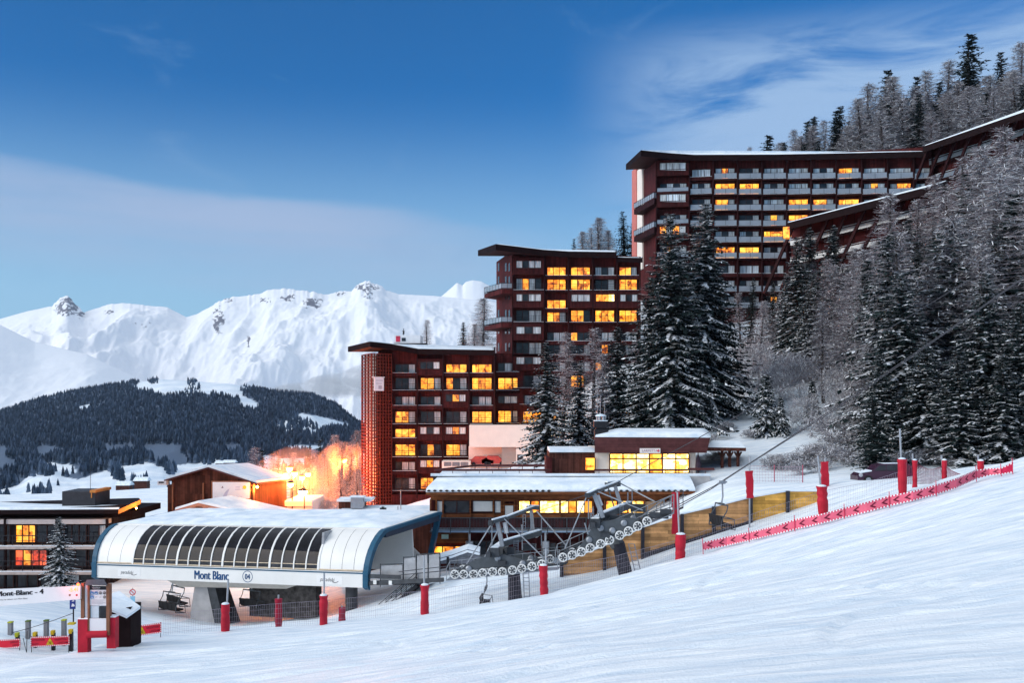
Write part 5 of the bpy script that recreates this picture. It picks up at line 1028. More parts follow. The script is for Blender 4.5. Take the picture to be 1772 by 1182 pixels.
for (x, y, w_) in ((408, 843, 8), (408, 845.5, 8), (407, 848, 10), (419, 846.5, 8), (372, 860.5, 3), (410, 861, 4), (417, 861, 2)): bm_.face([bp_(x, y), bp_(x+w_, y), bp_(x+w_, y-1), bp_(x, y-1)], 1)
bm_.lathe(bp_(423.5, 843.5)-Vector((0, .02, 0)), [(.01, 0), (.22, 0), (.0, .005)], 14, 3, axis=(0, -1, 0))
bm_.build('picture', [M('billboard_white', (.80, .76, .77), .5, var=.04), M('billboard_lilac', (.52, .48, .58), .5), M('billboard_dark', (.15, .12, .16), .5), M('billboard_yellow', (.75, .55, .05), .5)], bl)
# porch below the barn
pc = thing('timber_porch', Bx(365, 893, -7), 'low porch with snowy gable roof on timber posts before the barn', 'porch'); yp = Yb-9; Q = lambda px, py, d=0: at(px, py, yp+d)
pe1, pap, pe2 = Q(302, 883), Q(342, 871), Q(452, 896); bk = Vector((1.8, 6.5, .0))
p1 = MB()
for a, b_ in ((pe1, pap), (pap, pe2)): p1.prism([a-Vector((0, 0, .3)), b_-Vector((0, 0, .3)), b_+bk-Vector((0, 0, .3)), a+bk-Vector((0, 0, .3))], [a, b_, b_+bk, a+bk])
rp_ = p1.build('roof', M('salmon_verge', (.45, .20, .13), .6), pc); s1_ = MB()
for a, b_ in ((pe1, pap), (pap, pe2)): s1_.prism([a+Vector((0, .15, .004)), b_+Vector((0, .15, .004)), b_+bk+Vector((0, 0, .004)), a+bk+Vector((0, 0, .004))], [a+Vector((0, .3, .25)), b_+Vector((0, .3, .25)), b_+bk+Vector((0, 0, .25)), a+bk+Vector((0, 0, .25))])
s1_.build('snow', ROOFSNOW, rp_)
for px, y_ in ((317, 882), (335, 876), (354, 877), (372, 882)): MB().bar(Q(px, y_, .3), Q(px, 925, .3), .3, .3).build('post', bpy.data.materials['salmon_verge'], pc)
MB().box((Q(306, 0, 3).x, yp+3, Q(0, 925).z), (Q(430, 0, 3).x, yp+3.3, Q(0, 886).z)).build('back_wall', BARN, pc)
wb = thing('speaker_box', Bx(284, 833, -.5), 'small white box bracketed to the left eave of the barn', 'box'); MB().box((Bx(277, 0).x, Yb-.9, Bx(0, 839).z), (Bx(292, 0).x, Yb+.2, Bx(0, 832).z)).build('case', M('box_white', (.7, .66, .68), .5), wb); MB().box((Bx(279.5, 0).x, Yb-.93, Bx(0, 835.5).z), (Bx(288, 0).x, Yb-.9, Bx(0, 832.8).z)).build('grille', GLASS, wb)
# white low building and hut between barn and tower
wh = thing('white_annex', at(515, 895, 128), 'low white rendered building with snowy flat roof beside the barn', 'building'); yw = 128.; W_ = lambda px, py, d=0: at(px, py, yw+d)
MB().box((W_(496, 0).x, yw, W_(0, 910).z), (W_(540, 0).x, yw+8, W_(0, 876).z)).build('wall', M('lamp_side_render', (.72, .64, .62), .8, var=.05), wh); MB().box((W_(494, 0).x, yw-.5, W_(0, 876).z+.003), (W_(541, 0).x, yw+8, W_(0, 869).z)).build('roof', CREAM, wh); MB().box((W_(494, 0).x, yw-.4, W_(0, 869).z+.003), (W_(541, 0).x, yw+8, W_(0, 866.5).z)).build('snow', ROOFSNOW, wh)
fb = thing('flat_roof_garage', at(655, 905, 101), 'low garage with wide snow covered flat roof behind the lift station', 'garage'); yg = 98.; G_ = lambda px, py, d=0: at(px, py, yg+d)
zg = G_(0, 899).z; MB().box((G_(575, 0).x, yg, G_(0, 990).z), (G_(748, 0).x, yg+9, zg)).build('wall', WOODD, fb); gsn = MB(); gsn.prism([(G_(572, 0).x, yg-.3, zg+.004), (G_(749, 0).x, yg-.3, zg+.004), (G_(749, 0).x, yg+9, zg+.004), (G_(572, 0).x, yg+9, zg+.004)], [(G_(574, 0).x, yg-.1, zg+.35), (G_(748.5, 0).x, yg-.1, zg+.35), (G_(748.5, 0).x, yg+8.8, zg+.5), (G_(574, 0).x, yg+8.8, zg+.5)]); gsn.build('roof_snow', ROOFSNOW, fb)
hu = thing('roof_hut', G_(600, 885, 6), 'small dark hut with snowy roof and grey vent on the garage roof', 'hut'); zz = zg+.4
MB().box((G_(586, 0, 6).x, yg+6, zz-.2), (G_(628, 0, 6).x, yg+8.6, zz+.75)).build('wall', WOODD, hu); MB().box((G_(583, 0, 6).x, yg+5.8, zz+.752), (G_(642, 0, 6).x, yg+8.8, zz+1.)).build('snow', ROOFSNOW, hu)
vt = MB().box((G_(609, 0, 6).x, yg+5.2, zz+.1), (G_(630, 0, 6).x, yg+6.4, zz+1.25)).build('vent_box', STEEL, hu); MB().box((G_(607, 0, 6).x, yg+5.1, zz+1.25), (G_(632, 0, 6).x, yg+6.5, zz+1.36)).build('vent_snow', ROOFSNOW, vt)
for k, (px, top) in enumerate(((688.5, 876), (693.5, 848))):
    a = thing('roof_pole', G_(px, 896, 3), f'thin grey pole on the snowy garage roof, {("short", "tall")[k]} one of a pair', 'pole'); MB().tube(G_(px, 899, 2), G_(px, top, 2), .05, n=6).tube(G_(px, 897, 2), G_(px, 890, 2), .09, n=6).build('shaft', STEEL, a)
for k, (px, py, lab) in enumerate(((665, 884, 'small dark vent on the snowy garage roof, farther back'), (661, 893, 'small square vent on the snowy garage roof, nearer'))):
    q = G_(px, py, 4); a = thing('roof_vent', (q.x, q.y, zz-.1), lab, 'vent'); MB().box((q.x-.2, q.y-.2, zz-.1), (q.x+.2, q.y+.2, zz+.35)).build('case', DARKM, a); MB().box((q.x-.24, q.y-.24, zz+.35), (q.x+.24, q.y+.24, zz+.42)).build('cap', ROOFSNOW, a)
# far chalets in the valley
for k, (px, py, Y, lab) in enumerate(((398, 805, 900, 'far small dark chalet on the snowfield right of the barn roof'), (384, 806, 930, 'far small chalet on the snowfield above the barn ridge'), (272, 872, 430, 'far chalet with an orange light left of the barn'), (215, 846, 600, 'far chalet on the valley fields above the left house'), (246, 838, 640, 'far chalet among bare fields by the left house'))):
    p = at(px, py, Y); s_ = 5 if Y > 700 else 4; t_ = thing('far_chalet', p, lab, 'chalet')
    MB().box((p.x-s_, p.y-s_*.7, p.z-3), (p.x+s_, p.y+s_*.7, p.z+2.2)).build('wall', WOODD, t_); MB().prism([(p.x-s_*1.2, p.y-s_, p.z+2.2), (p.x+s_*1.2, p.y-s_, p.z+2.2), (p.x+s_*1.2, p.y+s_, p.z+2.2), (p.x-s_*1.2, p.y+s_, p.z+2.2)], [(p.x-s_*1.1, p.y-.2, p.z+4.6), (p.x+s_*1.1, p.y-.2, p.z+4.6), (p.x+s_*1.1, p.y+.2, p.z+4.6), (p.x-s_*1.1, p.y+.2, p.z+4.6)]).build('roof', ROOFSNOW, t_)
    if k == 2: MB().lathe((p.x, p.y-s_*.7-.6, p.z+.5), [(0, -.4), (.5, 0), (0, .4)], 8).build('lamp', M('far_orange_lamp', (1, .4, .1), .5, emit=14, emit_col=(1, .35, .08)), t_)
# ------------------------------------------------------------------ street lamps
BULB = M('sodium_lamp', (1, .6, .2), .5, emit=60., emit_col=(1, .40, .05))
def street_lamp(px, py, Y, label, energy, foot=None, rad=.28, col=(1, .20, .03)):
    p = at(px, py, Y); z0 = g1(p.x, p.y) if foot is None else (HZ-foot)/FP*Y; b_ = Vector((p.x, p.y+.9, z0)); t_ = thing('street_lamp', b_, label, 'lamp', 'orange street lamps by the barn')
    MB().tube(b_, (b_.x, b_.y, p.z+.5), .09, .06).path([(b_.x, b_.y, p.z+.5), (b_.x, b_.y-.45, p.z+.62), (p.x, p.y, p.z+.45)], .05).build('pole', METAL, t_)
    MB().lathe(p+Vector((0, 0, .18)), [(rad*1.15, 0), (rad*.8, .2), (.08, .32)], 12).build('hood', METAL, t_); MB().lathe(p, [(.02, -rad), (rad*.75, -rad*.65), (rad, 0), (rad, .17)], 12).build('bulb', BULB, t_, smooth=True)
    l = bpy.data.lights.new('lamp_light', 'POINT'); l.energy = energy; l.color = col; l.shadow_soft_size = .25; lo_ = bpy.data.objects.new('lamp_light', l); COL.objects.link(lo_); lo_.location = p-Vector((0, .3, .45))-b_; lo_.parent = t_
for q in ((501, 812, 138, 'orange street lamp highest of the cluster beside the barn, leftmost', 5000), (510, 820, 134, 'orange street lamp just right of the highest one beside the barn', 5000), (523, 827, 142, 'orange street lamp in the middle of the cluster beside the barn', 3500), (533, 821, 155, 'smallest orange street lamp, rightmost of the cluster beside the barn', 20000), (503, 839, 127, 'orange street lamp close to the right corner of the barn', 1400), (524, 852, 122, 'largest orange street lamp, lowest of the cluster beside the barn', 4000)): street_lamp(*q[:4], q[4], rad=.55 if q[0] == 524 else .38)
street_lamp(596, 797, 176, 'long orange street lamp in the trees left of the lattice tower', 22000, rad=.4)
def wall_lamp(px, py, Y, label, e, r=.16):
    p = at(px, py, Y); t_ = thing('wall_lamp', p, label, 'lamp'); MB().lathe(p, [(.01, -r), (r*.9, -r*.5), (r, .05), (.02, r)], 10).build('bulb', BULB, t_, smooth=True); MB().box((p.x-.05, p.y, p.z-.05), (p.x+.05, p.y+.35, p.z+.05)).build('bracket', METAL, t_)
    l = bpy.data.lights.new('lamp_light', 'POINT'); l.energy = e; l.color = (1, .42, .08); l.shadow_soft_size = .15; lo_ = bpy.data.objects.new('lamp_light', l); COL.objects.link(lo_); lo_.location = (0, -.6, -.15); lo_.parent = t_
wall_lamp(445, 843, Yb+.2, 'orange wall lamp under the right eave of the barn', 500); wall_lamp(455, 889, 103, 'bright yellow lamp low in front of the mural wall', 800, .26); wall_lamp(917, 738, 162.3, 'orange lamp at the top right corner of the cream podium', 350, .2); wall_lamp(236, 880, 103, 'small orange lamp under the verge of the left house', 350, .1)
# ------------------------------------------------------------------ chairlift station
WPAN = M('white_station_panel', (.74, .73, .70), .38, var=.05, scale=.4, spec=.5)
NAVY = M('petrol_blue_rim', (.018, .085, .15), .4, var=.15)
SGLASS = glass_mat('smoked_station_glazing', (.005, .005, .007)); SGLASS.node_tree.nodes['Principled BSDF'].inputs['Roughness'].default_value = .03; SGLASS.node_tree.nodes['Principled BSDF'].inputs['Specular IOR Level'].default_value = .16
LETB = M('blue_letters', (.010, .060, .17), .5); LETK = M('black_letters', (.02, .02, .025), .5)
CONCD = M('dark_stained_concrete', (.20, .20, .21), .85, var=.35, scale=1.1, bump=.2)
LFp, RFp = at(164, 1000, 84.6), at(632, 1018, 77.); SL = (Vector((RFp.x, RFp.y, 0))-Vector((LFp.x, LFp.y, 0))).length
su = Vector((RFp.x-LFp.x, RFp.y-LFp.y, 0)).normalized(); sdv = Vector((-su.y, su.x, 0)); UPV = Vector((0, 0, 1))
def SP(u, d, h): return LFp.lerp(RFp, u/SL)+sdv*d+UPV*h
st = thing('chairlift_station', SP(SL*.45, 4, -3.3), 'white barrel shaped chairlift station with smoked glazing and blue rim', 'lift station')
PROF = [(0, 0), (0, 1.22), (.05, 1.27), (.10, 1.75), (.26, 2.3), (.55, 2.85), (1.0, 3.38), (1.6, 3.82), (2.25, 4.12), (2.75, 4.22)]
lean = lambda h: .11*max(0, h-1.2)
def endu(u, h): return u+(lean(h) if u > SL-.01 else 0)
# band
MB().prism([SP(0, 0, 0), SP(SL, 0, 0), SP(SL, .35, 0), SP(0, .35, 0)], [SP(0, 0, 1.22), SP(SL, 0, 1.22), SP(SL, .35, 1.22), SP(0, .35, 1.22)]).build('fascia_band', WPAN, st)
MB().prism([SP(.3, -.03, 1.06), SP(SL, -.03, 1.06), SP(SL, -.003, 1.06), SP(.3, -.003, 1.06)], [SP(.3, -.03, 1.16), SP(SL, -.03, 1.16), SP(SL, -.003, 1.16), SP(.3, -.003, 1.16)]).build('blue_line', NAVY, st)
def shell(u0, u1, mat, name, j0=2, j1=None, inset=0., n=1):
    pr_ = PROF[j0:j1]; P = np.zeros((n+1, len(pr_), 3))
    for i in range(n+1):
        for j, (d, h) in enumerate(pr_):
            u = u0+(u1-u0)*i/n; u = u+(lean(h) if u > SL-.01 else 0); p = SP(u, d+inset, h-inset*.4); P[i, j] = (p.x, p.y, p.z)
    b = base_of(st); return link_mesh(name, grid_mesh(name, P-np.array(b)[None, None], [mat]), st)
GU0, GU1 = SL*.150, SL*.838; NG = 16
for k in range(3): shell(GU0*k/3, GU0*(k+1)/3-.03, WPAN, 'shell_panel')
for k in range(4): shell(GU1+(SL-GU1)*k/4+.03, GU1+(SL-GU1)*(k+1)/4-(0 if k == 3 else .0), WPAN, 'shell_panel')
shell(0, SL-.02, DARKM, 'inner_lining', inset=.10)
for k in range(NG):
    a, b_ = GU0+(GU1-GU0)*k/NG, GU0+(GU1-GU0)*(k+1)/NG; shell(a+.06, b_-.06, SGLASS, 'glazing', 3, None, .03); shell(a+.06, b_-.06, GLASS, 'lower_glazing', 2, 4, .03)
for k in range(NG+1):
    u = GU0+(GU1-GU0)*k/NG; w_ = .085 if k % 4 == 0 else .05; rb_ = MB()
    for (d0, h0), (d1, h1) in zip(PROF[2:], PROF[3:]): rb_.prism([SP(u-w_, d0-.05, h0), SP(u+w_, d0-.05, h0), SP(u+w_, d0+.05, h0), SP(u-w_, d0+.05, h0)], [SP(u-w_, d1-.05, h1), SP(u+w_, d1-.05, h1), SP(u+w_, d1+.05, h1), SP(u-w_, d1+.05, h1)])
    rb_.build('rib', WPAN, st)
rl_ = MB(); rl_.prism([SP(0, .02, 1.27), SP(SL, .02, 1.27), SP(SL, .2, 1.27), SP(0, .2, 1.27)], [SP(0, .02, 1.36), SP(SL, .02, 1.36), SP(SL, .2, 1.36), SP(0, .2, 1.36)])
rl_.prism([SP(GU0, .06, 1.66), SP(GU1, .06, 1.66), SP(GU1, .16, 1.66), SP(GU0, .16, 1.66)], [SP(GU0, .07, 1.71), SP(GU1, .07, 1.71), SP(GU1, .17, 1.71), SP(GU0, .17, 1.71)]); rl_.build('rail', M('cream_glazing_rail', (.62, .50, .36), .5), st)
RW = SL+lean(4.2)
RD = 13.0
MB().prism([SP(.1, 2.7, 4.12), SP(RW, 2.7, 4.12), SP(RW+.6, RD, 4.45), SP(.1, RD, 4.45)], [SP(.1, 2.7, 4.30), SP(RW, 2.7, 4.30), SP(RW+.6, RD, 4.62), SP(.1, RD, 4.62)]).build('roof', WPAN, st)
g = np.random.default_rng(3); nu, nv = 90, 22; P = np.zeros((nu+1, nv+1, 3)); b = base_of(st)
uu = np.linspace(0, 1, nu+1)[:, None]; vv_ = np.linspace(0, 1, nv+1)[None]
edge = np.minimum(np.minimum(uu, 1-uu)*12, np.minimum(vv_, 1-vv_)*6); hs = np.clip(edge, 0, 1)**.6*(.16+.16*fbm(uu*22+vv_*2, vv_*9+5, 4)+.08*np.clip((uu-.5)*3, 0, 1))-(fbm(uu*16, vv_*5, 4) > .60)*(vv_ > .30)*(uu < .45)*.16
for i in range(nu+1):
    for j in range(nv+1): p = SP(.15+(RW-.25)*uu[i, 0], 2.8+(RD-2.9)*vv_[0, j], 4.305+.32*vv_[0, j]+max(-.02, hs[i, j])); P[i, j] = (p.x, p.y, p.z)
link_mesh('roof_snow', grid_mesh('roof_snow', P-np.array(b)[None, None], [ROOFSNOW]), st)
# blue end rims following the profile, then the roof edge
def rim(u, wu, name, back):
    pts = [(d, h, u+(lean(h) if u > 1 else 0)) for d, h in PROF]+[(RD, 4.55, u+(lean(4.2)+.6 if u > 1 else 0))]; mb = MB()
    for (d0, h0, a), (d1, h1, c) in zip(pts, pts[1:]):
        t0 = .12; mb.prism([SP(a-wu, d0-t0, h0+.04), SP(a+wu, d0-t0, h0+.04), SP(a+wu, d0+.34, h0-.22), SP(a-wu, d0+.34, h0-.22)], [SP(c-wu, d1-t0, h1+.04), SP(c+wu, d1-t0, h1+.04), SP(c+wu, d1+.34, h1-.22), SP(c-wu, d1+.34, h1-.22)])
    mb.prism([SP(u-wu, RD-.3, 0), SP(u+wu, RD-.3, 0), SP(u+wu, RD+.15, 0), SP(u-wu, RD+.15, 0)], [SP(pts[-1][2]-wu, RD-.3, 4.55), SP(pts[-1][2]+wu, RD-.3, 4.55), SP(pts[-1][2]+wu, RD+.15, 4.55), SP(pts[-1][2]-wu, RD+.15, 4.55)])
    return mb.build(name, NAVY, st)
rim(-.02, .22, 'end_rim', 0); rim(SL+.05, .22, 'end_rim', 0)
MB().prism([SP(RW-.1, 2.8, 3.55), SP(RW+.15, 2.8, 3.55), SP(RW+.75, RD, 3.8), SP(RW+.5, RD, 3.8)], [SP(RW-.1, 2.8, 4.12), SP(RW+.15, 2.8, 4.12), SP(RW+.75, RD, 4.45), SP(RW+.5, RD, 4.45)]).build('valance', M('dark_slate_soffit', (.03, .045, .075), .5), st)
# interior seen through the open right end
MB().prism([SP(SL-4.2, .4, 0), SP(SL-4., .4, 0), SP(SL-4., RD, 0), SP(SL-4.2, RD, 0)], [SP(SL-4.2, .9, 4.1), SP(SL-4., .9, 4.1), SP(SL-4., RD, 4.3), SP(SL-4.2, RD, 4.3)]).build('inner_wall', M('grey_inner_wall', (.30, .31, .33), .6), st)
MB().prism([SP(SL-4., 8.6, 0), SP(SL+.4, 8.6, 0), SP(SL+.4, 8.8, 0), SP(SL-4., 8.8, 0)], [SP(SL-4., 8.6, 3.6), SP(SL+.2, 8.6, 3.6), SP(SL+.2, 8.8, 3.6), SP(SL-4., 8.8, 3.6)]).build('cabin_wall', WPAN, st)
for d0, d1 in ((2.2, 3.6), (4., 5.4), (6., 7.4)): MB().prism([SP(SL-3.97, d0, 1.4), SP(SL-3.9, d0, 1.4), SP(SL-3.9, d1, 1.4), SP(SL-3.97, d1, 1.4)], [SP(SL-3.97, d0, 3.3), SP(SL-3.9, d0, 3.3), SP(SL-3.9, d1, 3.3), SP(SL-3.97, d1, 3.3)]).build('inner_window', GLASS, st)
MB().prism([SP(.3, RD-.2, 0), SP(SL, RD-.2, 0), SP(SL, RD, 0), SP(.3, RD, 0)], [SP(.3, RD-.2, 4.4), SP(SL-5, RD-.2, 4.4), SP(SL-5, RD, 4.4), SP(.3, RD, 4.4)]).build('rear_band', WPAN, st)
MB().prism([SP(.3, .36, -.02), SP(SL-4, .36, -.02), SP(SL-4, 6.5, -.02), SP(.3, 6.5, -.02)], [SP(.3, .36, .08), SP(SL-4, .36, .08), SP(SL-4, 6.5, .08), SP(.3, 6.5, .08)]).build('underside', DARKM, st)
MB().prism([SP(SL*.30, 1.2, -.75), SP(SL*.70, 1.2, -.55), SP(SL*.70, 6., -.55), SP(SL*.30, 6., -.75)], [SP(SL*.26, .6, -.03), SP(SL*.76, .6, -.03), SP(SL*.76, 6.2, -.03), SP(SL*.26, 6.2, -.03)]).build('machine_pan', M('cream_pan', (.55, .50, .44), .55, var=.1), st)
pb = SP(SL*.385, 2.4, 0); zg_ = g1(pb.x, pb.y)-.5
MB().prism([SP(SL*.33, 1.6, 0)*1, SP(SL*.42, 1.6, 0), SP(SL*.42, 3.6, 0), SP(SL*.33, 3.6, 0)], [SP(SL*.345, 1.6, 0), SP(SL*.40, 1.6, 0), SP(SL*.40, 3.6, 0), SP(SL*.345, 3.6, 0)]) if 0 else None
q = [SP(SL*.325, 1.5, 0), SP(SL*.44, 1.5, 0), SP(SL*.44, 3.8, 0), SP(SL*.325, 3.8, 0)]; q2 = [SP(SL*.345, 1.7, -.5), SP(SL*.405, 1.7, -.5), SP(SL*.405, 3.4, -.5), SP(SL*.345, 3.4, -.5)]
MB().prism([(p.x, p.y, zg_) for p in q], q2).build('pier', CONC, st)
q = [SP(SL*.437, 1.35, 0), SP(SL*.475, 1.35, 0), SP(SL*.475, 3.7, 0), SP(SL*.437, 3.7, 0)]; q2 = [SP(SL*.395, 1.5, -.45), SP(SL*.425, 1.5, -.45), SP(SL*.425, 3.3, -.45), SP(SL*.395, 3.3, -.45)]
MB().prism([(p.x, p.y, zg_) for p in q], q2).build('raking_leg', DARKM, st)
cp = SP(SL*.918, 1.8, 0); MB().tube((cp.x, cp.y, cp.z-4.2), (cp.x, cp.y, cp.z+.1), .48, n=20).build('column', M('charcoal_column', (.055, .055, .06), .5), st)
q = [SP(SL*.49, 4.2, 0), SP(SL*.74, 4.2, 0), SP(SL*.74, 5.2, 0), SP(SL*.49, 5.2, 0)]; MB().prism([(p.x, p.y, p.z-3.6) for p in q], [(p.x, p.y, p.z-.06) for p in q]).build('stone_wall', M('dark_stone', (.10, .09, .085), .9, var=.5, scale=2.2, bump=.6), st)
# lettering
def band_text(txt, u, h, size, mat, bold=.0, sx=.8):
    m_ = MB()
    for k in range(4): m_.text(txt, SP(u+k*size*.022, -.006-k*.003, h), su+UPV*((RFp.z-LFp.z)/SL), UPV, size, 0, bold, sx)      # stroke thickened sideways
    return m_.build('lettering', mat, st)
band_text('Mont Blanc', SL*.388, .20, 1.02, LETB, .0, .70)
def ring(c, r0, r1, ux, uz, mb, m=0, n=40, off=Vector()):
    for k in range(n):
        a, b_ = 2*math.pi*k/n, 2*math.pi*(k+1)/n; f = lambda r, t: c+ux*math.cos(t)*r+uz*math.sin(t)*r+off; mb.face([f(r0, a), f(r1, a), f(r1, b_), f(r0, b_)], m)
    return mb
rc = SP(SL*.588, -.006, .55); ring(rc, .42, .47, su, UPV, MB()).build('number_ring', LETB, st); band_text('04', SL*.588-.27, .33, .62, LETB, .0, .78)
for u, lab in ((SL*.105, 1), (SL*.846, 1)):
    MB().prism([SP(u-.3, -.012, .18), SP(u+1.95, -.012, .18), SP(u+1.95, -.004, .18), SP(u-.3, -.004, .18)], [SP(u-.3, -.012, .86), SP(u+1.95, -.012, .86), SP(u+1.95, -.004, .86), SP(u-.3, -.004, .86)]).build('name_plate', M('plate_white', (.78, .77, .75), .4, var=.03), st)
    m_ = MB().text('paradiski', SP(u, -.02, .42), su, UPV+su*.25, .42, 0, .0, .82)
    for k in range(8):
        f = lambda k: SP(u+1.05+.55*k/8, -.02, .36-.10*math.sin(math.pi*min(1, k/6.)*.5)+.14*(k/8)**2); m_.face([f(k), f(k+1), f(k+1)+UPV*.045, f(k)+UPV*.045])
    m_.build('lettering', LETK, st)
# access platform, panels and stair at the right end
PLG = M('brushed_grey_panel', (.34, .35, .37), .45, .3, var=.2, scale=1.5)
def PF(px, py, Y=75.5): return at(px, py, Y)
MB().prism([SP(SL+.3, .6, .12), SP(SL+4.6, .6, .30), SP(SL+4.9, 2.4, .30), SP(SL+.3, 2.4, .12)], [SP(SL+.3, .6, .25), SP(SL+4.6, .6, .43), SP(SL+4.9, 2.4, .43), SP(SL+.3, 2.4, .25)]).build('platform', DARKM, st)
for u0, u1, d, z0, z1 in ((SL+1.0, SL+2.9, .6, .3, 1.75), (SL+2.95, SL+4.0, .6, .45, 2.35), (SL+4.05, SL+5.0, .55, .6, 2.6), (SL+5.05, SL+6.0, .5, .75, 2.7)):
    pm_ = MB(); pm_.prism([SP(u0+.06, d, z0+.05), SP(u1-.06, d, z0+.1), SP(u1-.06, d+.04, z0+.1), SP(u0+.06, d+.04, z0+.05)], [SP(u0+.06, d, z1-.1), SP(u1-.06, d, z1+.02), SP(u1-.06, d+.04, z1+.02), SP(u0+.06, d+.04, z1-.1)], 0)
    for u in (u0, u1): pm_.bar(SP(u, d+.02, z0-.3), SP(u, d+.02, z1+.05), .06, .06, 1)
    pm_.bar(SP(u0, d, z1), SP(u1, d, z1+.1), .06, .06, 1); pm_.build('side_panel', [PLG, DARKM], st)
s0, s1 = SP(SL+4.1, .9, .25), SP(SL+.2, .2, -3.05); n_ = 16; sm_ = MB()
for w_ in (-.45, .45): sm_.bar(s0+sdv*w_, s1+sdv*w_, .08, .28)
for k in range(n_): p = s0.lerp(s1, (k+.5)/n_); sm_.obox(p, su*.14, sdv*.45, UPV*.02)
sw_ = sm_.build('stair', METAL, st); hr = MB()
for w_ in (-.48, .48):
    for hh in (1.0, .7, .4): hr.bar(s0+sdv*w_+UPV*hh, s1+sdv*w_+UPV*hh, .05, .05)
    for k in range(6): p = s0.lerp(s1, k/5)+sdv*w_; hr.bar(p, p+UPV*1., .05, .05)
hr.build('handrail', METAL, sw_)
for u, d in ((SL+.9, -.1), (SL+2.2, -.1)): MB().obox(SP(u, d, .5), su*.13, sdv*.1, UPV*.16).build('guide_lamp', M('guide_white', (.7, .7, .68), .4), st)
MB().bar(SP(SL+.2, .1, .35), SP(SL+6.6, -.3, .9), .22, .30).bar(SP(SL+.2, .1, .9), SP(SL+3., -.1, .95), .12, .3).build('guide_rail', DARKM, st)

# ------------------------------------------------------------------ lift line: near and far lane
hd = Vector((math.cos(R(10)), -math.sin(R(10)), 0)); dvv = Vector((-hd.y, hd.x, 0)); N1 = at(865, 988, 64.2)
def lane(off):
    a, b_ = N1+dvv*off-hd*14, N1+dvv*off+hd*32; px = lambda p: CX+FP*p.x/p.y; return Frame2(px(a), a.y, px(b_), b_.y)
FN, FFr = lane(0), lane(5.4)
TGREY = M('tower_grey_paint', (.080, .090, .10), .5, .35, var=.25, scale=1.5); TLIGHT = M('tower_light_steel', (.27, .29, .32), .45, .6); TDARK = M('pylon_dark_steel', (.035, .034, .045), .5, .4, var=.3)
RUB = M('sheave_rubber', (.74, .75, .74), .5); HUB = M('sheave_hub', (.10, .105, .11), .45, .6)
def sheave(root, c, r=.285):
    n = -dvv
    m_ = MB(); m_.lathe(c-n*.07, [(r*.82, 0), (r, .0), (r*1.02, .03), (r*.93, .07), (r*1.02, .11), (r, .14), (r*.82, .14), (r*.78, .12)], 22, 0, axis=n)
    m_.lathe(c+n*.06, [(r*.74, 0), (r*.7, .03), (r*.34, .03), (r*.3, .07), (.02, .08)], 16, 1, axis=n)
    for k in range(5):
        a = k*2*math.pi/5; d = hd*math.cos(a)+UPV*math.sin(a); m_.bar(c+n*.10+d*r*.25, c+n*.09+d*r*.8, .05, .03, 0, up=n)
    return m_.build('sheave', [RUB, HUB], root)
def plate(mb, fr, poly, o0, o1, m=0):
    a = [fr.P(x, y, o0) for x, y in poly]; b_ = [fr.P(x, y, o1) for x, y in poly]; mb.prism(a, b_, m); return mb
